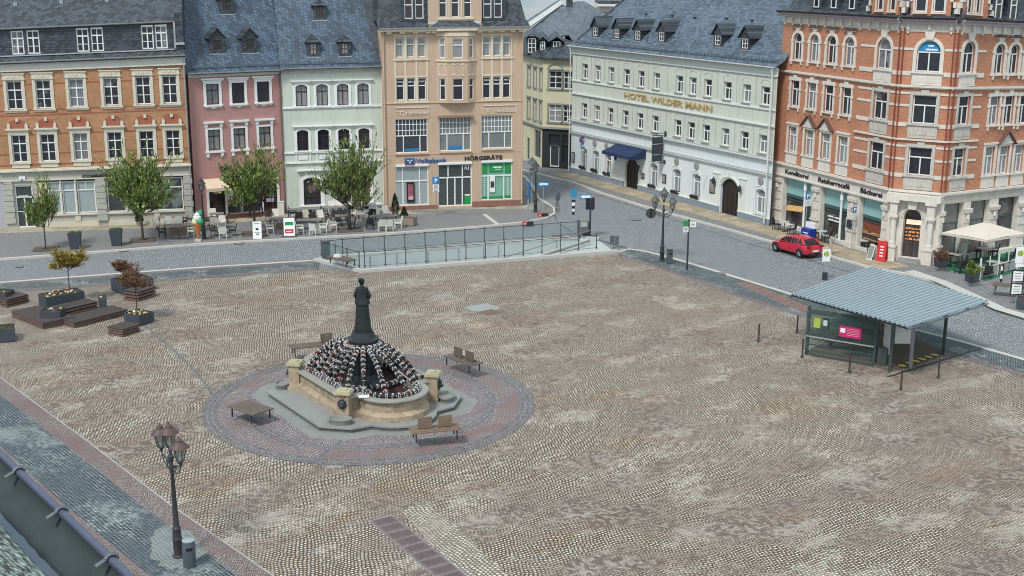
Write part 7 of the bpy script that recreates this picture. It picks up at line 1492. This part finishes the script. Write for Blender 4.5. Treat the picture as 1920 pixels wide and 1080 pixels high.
# bollards
def bollard(px,py,label,h=.95):
    t=empty('bollard',P(px,py),0,label,'bollard','brown bollards round the shelter'); MB().tube([(0,0,0),(0,0,h)],.045,10).build('post',plain('bollard_brown',(.06,.04,.035),.6,.2),t,smooth=True); MB().lathe([(.1,0),(.1,.03),(.05,.05)],10).build('base',darkm,t); MB().ball((0,0,h),.048,8,5).build('cap',blackp,t)
for px,py,lb in ((1422,641,'brown bollard farthest left of the bus shelter'),(1494,624,'brown bollard just behind the left side of the shelter'),(1504,670,'brown bollard at the left front corner of the shelter'),(1592,699,'brown bollard in front of the shelter glass wall'),(1689,731,'brown bollard nearest the camera, before the shelter kerb'),(1759,709,'brown bollard at the right front of the shelter entrance')): bollard(px,py,lb)
t=empty('bollard',P(1876,530,SW),0,'white and black bollard between the terrace fence and the bench','bollard'); 
for i in range(4): MB().tube([(0,0,i*.26),(0,0,i*.26+.26)],.055,10).build('band',signw if i%2 else blackp,t)
MB().ball((0,0,1.04),.056,8,5).build('cap',red,t)
# ================= bus shelter
sA,sB,sC,sD=[P(x,y,z) for x,y,z in ((1482,552,2.62),(1632,500,2.62),(1853,565,2.95),(1700,614,2.95))]
bA,bD,bC=P(1510,664),P(1667,697),P(1765,665); ax=(P(1638,686)-P(1510,664)).normalized(); az=math.atan2(ax.y,ax.x)
sh=empty('bus_shelter',P(1510,664),az,'glass bus shelter with corrugated metal roof on the square','bus shelter'); O=P(1510,664); Ri=Matrix.Rotation(-az,3,'Z')
lc=lambda v:Ri@(Vector(v)-O)
qa,qb,qc,qd=[lc(v) for v in (sA,sB,sC,sD)]
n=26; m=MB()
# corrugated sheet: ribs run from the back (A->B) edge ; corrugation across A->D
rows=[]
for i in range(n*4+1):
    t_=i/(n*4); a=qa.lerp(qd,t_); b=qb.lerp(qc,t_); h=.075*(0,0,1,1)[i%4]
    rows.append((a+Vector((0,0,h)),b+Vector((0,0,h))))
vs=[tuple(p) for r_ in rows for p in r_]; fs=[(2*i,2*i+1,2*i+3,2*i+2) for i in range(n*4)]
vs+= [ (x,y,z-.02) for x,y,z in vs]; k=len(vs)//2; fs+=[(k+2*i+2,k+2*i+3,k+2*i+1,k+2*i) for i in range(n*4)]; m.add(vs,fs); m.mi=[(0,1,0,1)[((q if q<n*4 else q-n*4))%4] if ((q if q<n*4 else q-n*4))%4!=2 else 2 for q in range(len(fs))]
m.build('roof_sheet',[plain('zinc_valley_shade',(.33,.405,.44),.5,.2,sc=.9,metal=.3,fine=3),plain('zinc_flank_shade',(.24,.30,.33),.5,.2,metal=.3),plain('corrugated_zinc',(.50,.60,.63),.4,.16,sc=.9,metal=.4,fine=3)],sh)  # valley and flank colours darkened to paint in shade between the ribs
m=MB(); u_=(qd-qa).normalized(); v_=(qb-qa).normalized(); dz=Vector((0,0,-.12))
for a,b in ((qa,qb),(qd,qc)): m.tube([a+dz+u_*0,b+dz],.05,4)
for q in (.22,.5,.78): m.tube([qa.lerp(qd,0.02)+(qb-qa)*q+dz*1.3,qd.lerp(qa,.02)+(qc-qd)*q+dz*1.3],.05,4)
for q in (.03,.97): m.tube([qa+(qb-qa)*q+dz,qd+(qc-qd)*q+dz],.045,4)
m.build('roof_frame',darkz,sh)
gsh=plain('shelter_steel',(.07,.09,.09),.45,.2,metal=.3)
def spost(p,h,mt=gsh,w_=.07,d=.07): MB().box(p[0]-w_,p[0]+w_,p[1]-d,p[1]+d,0,h).build('post',mt,sh)
p1,p2,p3,p4=[lc(P(x,y)) for x,y in ((1512,664),(1638,686),(1668,697),(1768,664))]; p5=lc(P(1702,622)); p6=lc(P(1640,600))
def rz_(p): # roof height over a local point
    nrm=(qd-qa).cross(qb-qa); return qa.z-((p[0]-qa.x)*nrm.x+(p[1]-qa.y)*nrm.y)/nrm.z-.14
for p in (p1,p2,p3,p4,p5,p6): spost(p,rz_(p))
def gpanel(a,b,z0,z1,name='glass_panel',mt=None,th=.012):
    a=Vector(a[:2]);b=Vector(b[:2]);d=(b-a).normalized();nn=Vector((-d.y,d.x))*th; q=[a-nn,b-nn,b+nn,a+nn]; return MB().loft([[(p.x,p.y,z0) for p in q],[(p.x,p.y,z1) for p in q]]).build(name,mt or glassd,sh)
o=Vector((0,-.12,0))
gpanel(p1+o,p2+o,.15,2.35); gpanel(p4+Vector((.1,0,0)),p5+Vector((.1,0,0)),.2,2.2); gpanel(p1+Vector((-.12,0,0)),p6+Vector((-.12,0,0)),.2,2.2); gpanel(p6,p5,.3,2.2)
gpanel(p1+o*.5,p2+o*.5,2.18,2.42,'beam',gsh,.03); gpanel(p1+o,p2+o,.0,.1,'base_rail',gsh,.03); gpanel(p1+Vector((0,-.25,0)),p2+Vector((0,-.25,0)),1.02,1.08,'handrail',zinc,.03); gpanel(p1+o*.4,p2+o*.4,.55,.6,'rail',gsh,.02)
pk_=p1.lerp(p2,.66); s_=gpanel(p1.lerp(p2,.48)+o*1.3,p1.lerp(p2,.80)+o*1.3,1.28,1.82,'pink_notice',plain('notice_magenta',(.55,.02,.16),.5,.05))
a=p1.lerp(p2,.50)+o*1.55; b=p1.lerp(p2,.57)+o*1.55; gpanel(a,b,1.5,1.72,'notice_mark',signw)
for i in range(5): gpanel(p1.lerp(p2,.59)+o*1.55,p1.lerp(p2,.77)+o*1.55,1.72-i*.08,1.735-i*.08,'notice_line',plain('notice_pale',(.75,.45,.5),.5),.004)
gpanel(p1.lerp(p2,.07)+Vector((0,.1,0)),p1.lerp(p2,.17)+Vector((0,.1,0)),1.45,2.0,'notice_yellow',plain('notice_yellow',(.6,.62,.08),.5,.1),.02)
gpanel(p1.lerp(p2,.20)+Vector((0,.25,0)),p1.lerp(p2,.28)+Vector((0,.25,0)),1.25,1.95,'ticket_box',gsh,.08); gpanel(p1.lerp(p2,.21)+Vector((0,.14,0)),p1.lerp(p2,.27)+Vector((0,.14,0)),1.6,1.9,'ticket_notice',signw)
mp_=plain('map_pale',(.55,.57,.56),.6,.3,fine=12)
q0=p2.lerp(p3,.7)+Vector((0,.5,0)); gpanel(q0+Vector((-.35,0.2,0)),q0+Vector((.05,-.1,0)),.7,2.2,'map_case',mp_,.04); gpanel(q0+Vector((.2,.1,0)),q0+Vector((.85,.5,0)),1.25,2.2,'map_case',mp_,.04); spost(q0+Vector((.95,.55,0)),2.2,plain('post_lilac',(.3,.28,.33),.6))
MB().box(p2.x+.18,p2.x+.62,p2.y-.1,p2.y+.35,.05,1.0).build('waste_box',gsh,sh)
m=MB(); 
for i in range(5): m.box(p1.x+.5,p1.x+3.,1.3+i*.1,1.38+i*.1,.42,.46)
for i in range(5): m.box(p5.x-2.2,p5.x-.4,p5.y-1.3+i*.1,p5.y-1.22+i*.1,.42,.46)
for x in (p1.x+.7,p1.x+2.8): m.box(x,x+.05,1.32,1.76,0,.42)
m.build('seat',woodd,sh)
m=MB(); a=Vector(p3[:2]); b=Vector(p4[:2]); fl=[(p1.x-.1,p1.y-.05),(p2.x,p2.y-.05),(a.x,a.y),(b.x,b.y),(p5.x,p5.y),(p6.x,p6.y)]; m.prism(fl,.006,.1); m.build('floor',plain('shelter_floor',(.15,.115,.095),.8,.3,fine=10),sh)
for i in range(12):
    c=a.lerp(b,.2+.72*i/12); d=a.lerp(b,.2+.72*(i+1)/12); nn=(b-a).normalized(); nn=Vector((-nn.y,nn.x))*.12; e=Vector((.05,0)); MB().loft([[tuple(c-nn+e)+(.1,),tuple(d-nn+e)+(.1,),tuple(d+nn-e)+(.1,),tuple(c+nn-e)+(.1,)],[tuple(c-nn+e)+(.125,),tuple(d-nn+e)+(.125,),tuple(d+nn-e)+(.125,),tuple(c+nn-e)+(.125,)]]).build('warning_stripe',blackp if i%2 else plain('stripe_orange',(.80,.52,.12),.6),sh)
sheet('drain_channel',strip([V2(1665,707),V2(1848,651)],.14),.02,darkm)
# ================= bakery terrace and furniture
def bt(px,py,lb): table(px,py,lb,z=SW,round_=True,tm=plain('table_silver',(.5,.5,.48),.4),group='bakery tables')
bt(1470,434,'round silver table left of the iron column at the bakery'); bt(1540,452,'round silver table behind the red car'); bt(1620,470,'round silver table beside the red folding board')
GB='dark chairs by the bakery'
for px,py,fc_,lb in ((1456,431,-45,'dark chair at the left end of the bakery front'),(1484,440,135,'dark chair between the silver table and the blue ice cream box'),(1526,447,-45,'dark chair behind the roof of the red car'),(1549,456,135,'dark chair just above the rear of the red car'),(1609,465,-45,'dark chair left of the silver table by the red folding board'),(1634,474,135,'dark chair right of the silver table by the red folding board')): pchair('d',px,py,fc_,lb,GB)
t=empty('freezer_box',P(1515,452,SW),R(-60),'blue ice cream freezer with white header behind the red car','freezer'); MB().box(-.45,.45,-.3,.3,0,.95).build('body',plain('freezer_blue',(.015,.04,.3),.4),t); MB().box(-.45,.45,.1,.3,.95,1.35).build('header',signw,t); MB().box(-.25,.25,-.31,-.3,.6,.68).build('label_strip',signw,t)
aboard(1653,489,'red folding board in front of the bakery corner',.62,1.35,'r',rz=-35); aboard(1636,486,'grey folding board left of the red folding board',.6,1.0,'g',rz=-75)
for px,py,lb in ((1550,466,'pale post with wooden sculpture between the car and the bakery door'),):
    t=empty('wooden_sculpture',P(1557,478,SW),0,lb,'sculpture'); wd=plain('wood_pale',(.42,.36,.28),.8,.3); m=MB(); m.tube([(0,0,0),(.02,0,.5),(-.05,0,.95),(-.02,0,1.3)],[.13,.09,.13,.08],8); m.tube([(0,0,.95),(.22,0,1.15),(.3,0,1.4)],[.07,.06,.05],6); m.tube([(.3,0,1.4),(.45,0,1.35)],[.06,.03],6); m.build('carved_trunk',wd,t,smooth=True)
sheet('terrace_carpet',[V2(1752,497,SW),V2(1848,527,SW),V2(1925,504,SW),V2(1925,470,SW),V2(1768,470,SW)],SW+.012,plain('carpet_green',(.02,.13,.07),.9,.2))
u=P(1848,512,SW); t=empty('parasol',u,0,'large cream parasol over the bakery terrace','parasol'); pass
cor=[P(1766,436,2.35)-u,P(1851,450,2.35)-u,P(1925,438,2.35)-u,P(1848,424,2.5)-u]; apx=Vector((0,0,3.1)); cor[3]=cor[0]+cor[2]-cor[1]; ctr=(cor[0]+cor[2])/2; apx=Vector((ctr.x,ctr.y,2.98)); m=MB()
for i in range(4):
    a,b=cor[i],cor[(i+1)%4]; mid=(a+b)/2+(ctr-(a+b)/2)*.03; mid.z+=.02
    m.add([a,mid,apx,mid,b,apx],[(0,1,2),(3,4,5)]); m.add([a,b,b-Vector((0,0,.14)),a-Vector((0,0,.14))],[(0,1,2,3)])
m.build('canopy',plain('canvas_cream',(.60,.55,.47),.85,.06,bmp=0),t); MB().tube([(ctr.x,ctr.y,0),(ctr.x,ctr.y,2.9)],.04,8).build('pole',plain('pole_light',(.5,.48,.45),.5),t); MB().box(ctr.x-.4,ctr.x+.4,ctr.y-.4,ctr.y+.4,0,.08).build('foot',kerbm,t); m=MB(); m.lathe([(.12,.0),(.1,.06),(.02,.09)],10,(apx.x,apx.y,apx.z-.02)); 
m.build('cap',kerbm,t); m=MB(); top=Vector((0,0,2.6))
for a in cor: m.tube([apx-Vector((0,0,.08)),a-Vector((0,0,-.0))-Vector((0,0,.03))],.02,4)
m.build('ribs',darkm,t)
for px,py,lb in ((1788,496,'dark terrace table nearest the corner door'),(1865,512,'terrace table behind the glazed fence'),(1845,486,'terrace table under the parasol by the windows')): table(px,py,lb,1.0,.7,rz=-50,group='terrace tables',tm=plain('table_pale',(.45,.42,.37),.6))
for i,(px,py,fc_,lb) in enumerate(((1775,500,-20,'dark chair nearest the planter by the corner door'),(1802,504,160,'dark chair facing the corner door on the terrace'),(1785,488,-100,'dark chair behind the first terrace table'),(1800,512,100,'dark chair at the front edge of the green carpet'),(1850,522,70,'dark chair just inside the glazed fence corner'),(1880,508,170,'dark chair behind the second fence pane'),(1830,480,-60,'dark chair under the parasol near the windows'),(1862,482,150,'dark chair under the right half of the parasol'),(1895,492,170,'dark chair deep in the terrace near the right edge'))): pchair('d',px,py,fc_,lb,'dark chairs on the terrace')
t=empty('terrace_fence',P(1836,524,SW),0,'low glazed white post fence round the bakery terrace','fence'); o_=P(1836,524,SW); e_=[P(1836,524,SW)-o_,P(1870,515,SW)-o_,P(1906,505,SW)-o_,P(1945,495,SW)-o_]
for i,p in enumerate(e_): MB().box(p.x-.05,p.x+.05,p.y-.05,p.y+.05,0,1.35).build('post',offw,t)
for i in range(3):
    a,b=e_[i],e_[i+1]; mid=(a+b)/2; MB().box(mid.x-.03,mid.x+.03,mid.y-.03,mid.y+.03,.75,1.35).build('post',offw,t); d=(b-a).normalized(); nn=Vector((-d.y,d.x,0))*.02
    def slab_(z0,z1,nm,mt): MB().loft([[tuple(p+Vector((0,0,z))) for p in (a+d*.06-nn,b-d*.06-nn,b-d*.06+nn,a+d*.06+nn)] for z in (z0,z1)]).build(nm,mt,t)
    slab_(.05,.62,'lower_panel',plain('fence_panel',(.33,.34,.33),.6,.1)); slab_(.66,.74,'rail',offw); slab_(.78,1.3,'glass_panel',glassd)
text('fence_lettering','Ratsherrn',.2,blackp,t,e_[0]+Vector((.25,-.02,.25)),(R(90),0,math.atan2((e_[1]-e_[0]).y,(e_[1]-e_[0]).x)),wid=1.1)
tt=tapered(1763,500,.6,'dark square pot with a brown shrub beside the corner door column',.34,.3,'terrace pots'); tt=tapered(1822,528,.65,'dark square pot with a green shrub at the corner of the terrace fence',.34,.3,'terrace pots')
minitree(1763,500,.5,'brown round shrub in the pot beside the corner door column',1.1,.8,.7,31,lbrn); minitree(1822,528,.5,'loose green shrub in the pot at the terrace fence corner',1.3,.9,.8,32,lgreen)
pbox(P(1906,580,SW),R(-20),1.6,.9,.6,'dark planter cut by the right edge of the photo below the bench',flowers=False)
# ================= red car
def car(loc,rz,label):
    t=empty('parked_car',loc,rz,label,'car'); rp=plain('car_red',(.50,.01,.035),.22,.04,spec=.7,bmp=0); rp.node_tree.nodes['Principled BSDF'].inputs['Coat Weight'].default_value=.7
    # stations along x (front = +x): x, half width, sill z, belt z, roof z, roof half width
    st=[(2.02,.52,.30,.52),(1.97,.70,.22,.62),(1.75,.80,.20,.72),(1.2,.87,.20,.82),(.75,.885,.20,.87),(.2,.89,.20,.89),(-.6,.895,.20,.92),(-1.2,.89,.20,.96),(-1.6,.87,.22,.97),(-1.92,.80,.28,.93),(-2.02,.68,.34,.80)]
    m=MB(); rings=[]
    for x,w_,z0,z1 in st:
        zm=z0+(z1-z0)*.55; rings.append([(x,-w_*.86,z0),(x,-w_*.97,z0+.08),(x,-w_,zm),(x,-w_*.96,z1-.06),(x,-w_*.82,z1),(x,0,z1+.035),(x,w_*.82,z1),(x,w_*.96,z1-.06),(x,w_,zm),(x,w_*.97,z0+.08),(x,w_*.86,z0)])
    m.loft(rings); body=m.build('body',rp,t,smooth=True); sub=body.modifiers.new('s','SUBSURF'); sub.levels=1; sub.render_levels=1
    # cabin: glass house then roof
    cb=[(1.12,.62,.86,.01),(.38,.64,.89,.40),(-.3,.63,.91,.46),(-.95,.60,.94,.37),(-1.45,.55,.95,.20),(-1.84,.56,.93,.03)]
    m=MB(); rings=[]
    for x,w_,z,h in cb: rings.append([(x,-w_-.16*(1 if h>.05 else .6),z),(x,-w_-.03,z+h*.85),(x,-w_+.12,z+h),(x,w_-.12,z+h),(x,w_+.03,z+h*.85),(x,w_+.16*(1 if h>.05 else .6),z)])
    m.loft(rings); m.build('windows',plain('car_glass',(.02,.022,.025),.08,.1,spec=.8,bmp=0),t,smooth=True)
    m=MB(); rings=[]
    for x,w_,z,h in [(.30,.64,.90,.43),(-.3,.64,.915,.477),(-.85,.61,.94,.41),(-1.22,.575,.95,.315)]: rings.append([(x,-w_+.02,z+h-.07),(x,-w_+.12,z+h+.0),(x,0,z+h+.03),(x,w_-.12,z+h+.0),(x,w_-.02,z+h-.07),(x,0,z+h-.08)])
    m.loft(rings); m.build('roof',rp,t,smooth=True)
    m=MB()
    for s in (-1,1):
        m.tube([(1.1,s*.72,.87),(.34,s*.66,1.29)],.035,5); m.tube([(-.28,s*.79,.91),(-.3,s*.67,1.34)],.028,5); m.tube([(-1.0,s*.78,.95),(-.98,s*.64,1.29)],.055,5); m.tube([(-1.55,s*.68,.93),(-1.25,s*.58,1.24)],.12,5); m.tube([(1.0,s*.79,.90),(-1.5,s*.79,.96)],.02,4)
    m.build('pillars',rp,t,smooth=True)
    for sx,x in ((1,1.28),(-1,-1.27)):
        for s in (-1,1):
            m=MB(); m.M=Matrix.Translation((x,s*.80,.32))@Matrix.Rotation(R(90),4,'X'); m.lathe([(.2,-.11),(.30,-.11),(.325,-.06),(.325,.06),(.30,.11),(.2,.11)],22); wh=m.build('wheel',blackp,t,smooth=True)
            m=MB(); m.M=Matrix.Translation((x,s*.88,.32))@Matrix.Rotation(R(90),4,'X'); m.lathe([(.2,-.02),(.215,.03),(.18,.01),(.02,.0)],18)
            for k in range(5): a=2*PI*k/5; m.M=Matrix.Translation((x,s*.905,.32)); m.tube([(0,0,0),(.19*math.cos(a),0,.19*math.sin(a))],.025,5)
            m.build('rim',zinc,wh); m=MB(); m.M=Matrix.Translation((x,s*.845,.33)); m.add([(.37*math.cos(PI*i/12),q,.37*math.sin(PI*i/12)) for q in (-.02*s,.04*s) for i in range(13)],[tuple(range(13)),tuple(range(13,26))[::-1]]+[(i,i+1,14+i,13+i) for i in range(12)]); m.build('wheel_arch',blackp,t)
    for s in (-1,1):
        MB().box(-2.03,-1.9,s*.42,s*.76,.78,.90).build('tail_light',plain('tail_red',(.3,.0,.01),.2),t); MB().box(1.82,1.99,s*.45,s*.74,.56,.68).build('headlight',plain('headlight',(.6,.62,.65),.15),t); m=MB(); m.ball((.72,s*.95,.98),.09,8,5,(1,.9,.8)); m.build('wing_mirror',rp,t,smooth=True)
        m=MB(); m.box(-1.1,.85,s*.893,s*.899,.3,.31).box(-.27,-.262,s*.893,s*.9,.32,.93).box(.78,.788,s*.885,s*.892,.32,.88); m.build('door_gap',blackp,t)
    MB().box(-2.06,-2.02,-.26,.26,.50,.61).build('number_plate',signw,t); MB().box(1.98,2.04,-.26,.26,.36,.46).build('number_plate',signw,t)
    m=MB(); m.add([(-1.42,-.48,1.19),(-1.42,.48,1.19),(-1.85,.51,.98),(-1.85,-.51,.98)],[(0,1,2,3)]); m.box(-.2,.0,-.02,.02,1.42,1.47); m.build('rear_window',blackp,t); m=MB(); m.box(-2.0,-1.6,-.55,.55,.22,.40); m.build('rear_bumper',blackp,t)
    q=MB(); q.box(.12,.42,-.905,-.902,.66,.7); q.tube([(.17,-.91,.76),(.27,-.91,.84),(.37,-.91,.76)],.018,5); q.build('door_logo',signw,t)
    return t
a,b=P(1463,474),P(1511,486); cp=P(1492,470,.4); d=P(1462,473)-P(1512,487)
car(Vector((19.62,84.6,0)),math.atan2(d.y,d.x),'red hatchback with a white logo on its door, parked at the bakery kerb').scale=(.92,.96,.97)
# ================= foreground eaves of the camera's own building
e0,e1_=P(0,852,16.9),P(240,1080,16.9); dd=(e1_-e0).normalized(); a0=e0-dd*1.2; a1=e1_+dd*1.0; azg=math.atan2(dd.y,dd.x)
nv_=Vector((-dd.y,dd.x,0)); 
if nv_.y>0: nv_=-nv_                              # towards the roof (camera side)
er=empty('eaves_roof',a0,azg,'mossy slate eaves with a bluish metal gutter in the bottom left corner','roof'); Lg=(a1-a0).length
s_=1 if (Matrix.Rotation(azg,3,'Z')@Vector((0,1,0))).dot(nv_)>0 else -1
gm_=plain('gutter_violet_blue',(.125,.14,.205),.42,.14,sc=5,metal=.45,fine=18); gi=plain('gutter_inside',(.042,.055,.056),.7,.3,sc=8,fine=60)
m=MB(); m.tube([(0,0,0),(Lg,0,0)],.017,10); g_=m.build('gutter_lip',gm_,er,smooth=True)
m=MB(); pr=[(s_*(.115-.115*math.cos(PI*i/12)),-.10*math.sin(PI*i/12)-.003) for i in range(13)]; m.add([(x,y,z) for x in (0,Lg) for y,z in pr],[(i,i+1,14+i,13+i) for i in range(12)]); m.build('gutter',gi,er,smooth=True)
m=MB(); x=.42
while x<Lg: 
    m.tube([(x,-s_*.018*math.cos(a_)*1.25 if 0 else s_*(.0-.024*math.cos(a_)),.024*math.sin(a_)) for a_ in [PI*i/6 for i in range(7)]],.008,4); m.quadslab((x-.011,s_*.02,.012),(x+.011,s_*.02,.012),(x+.011,s_*.06,-.005),(x-.011,s_*.06,-.005),.004); x+=.52
m.build('gutter_bracket',plain('bracket_grey',(.13,.15,.165),.5,.2),er)
ms=bpy.data.materials.new('moss_slate'); ms.use_nodes=True; nt=ms.node_tree; b=nt.nodes['Principled BSDF']; v=objc(nt); n1_=noise(nt,mapping(nt,v,sc=(1,1.6,1.)),19,9,.78); n2_=noise(nt,v,55,4); mask=n1_.ss(.40,.50); col=mixc(nt,mask,ramp(nt,n2_,[(.3,(.035,.04,.05)),(.7,(.09,.10,.105))]),ramp(nt,n2_,[(.38,(.10,.13,.10)),(.5,(.30,.37,.30)),(.62,(.58,.64,.56))])); nt.links.new(col,b.inputs[0]); b.inputs['Roughness'].default_value=.95; nt.links.new(bump(nt,mask*.6+n2_*.4,.9,.02),b.inputs['Normal'])
m=MB(); N=60; 
m.v=[];ys=[.25,.30,.38,.48,.6,.9,1.5]
vs=[]; 
for j,y in enumerate(ys):
    for i in range(N+1):
        x=Lg*i/N; yy=y+(rnd.uniform(-.012,.012) if j<3 else 0); vs.append((x,s_*yy,.035+(yy-.25)*.85+rnd.uniform(-.004,.006)))
fs=[(j*(N+1)+i,j*(N+1)+i+1,(j+1)*(N+1)+i+1,(j+1)*(N+1)+i) for j in range(len(ys)-1) for i in range(N)]; m.add(vs,fs); m.build('mossy_slates',ms,er)
m=MB(); vs=[]
for j,(y,z) in enumerate(((.195,.012),(.24,.024),(.30,.06))):
    for i in range(N+1): vs.append((Lg*i/N,s_*(y+(rnd.uniform(-.006,.006) if j==0 else 0)),z-.008))
m.add(vs,[(j*(N+1)+i,j*(N+1)+i+1,(j+1)*(N+1)+i+1,(j+1)*(N+1)+i) for j in range(2) for i in range(N)]); m.build('lead_strip',plain('lead_strip',(.075,.095,.125),.6,.2,sc=8,fine=40),er)
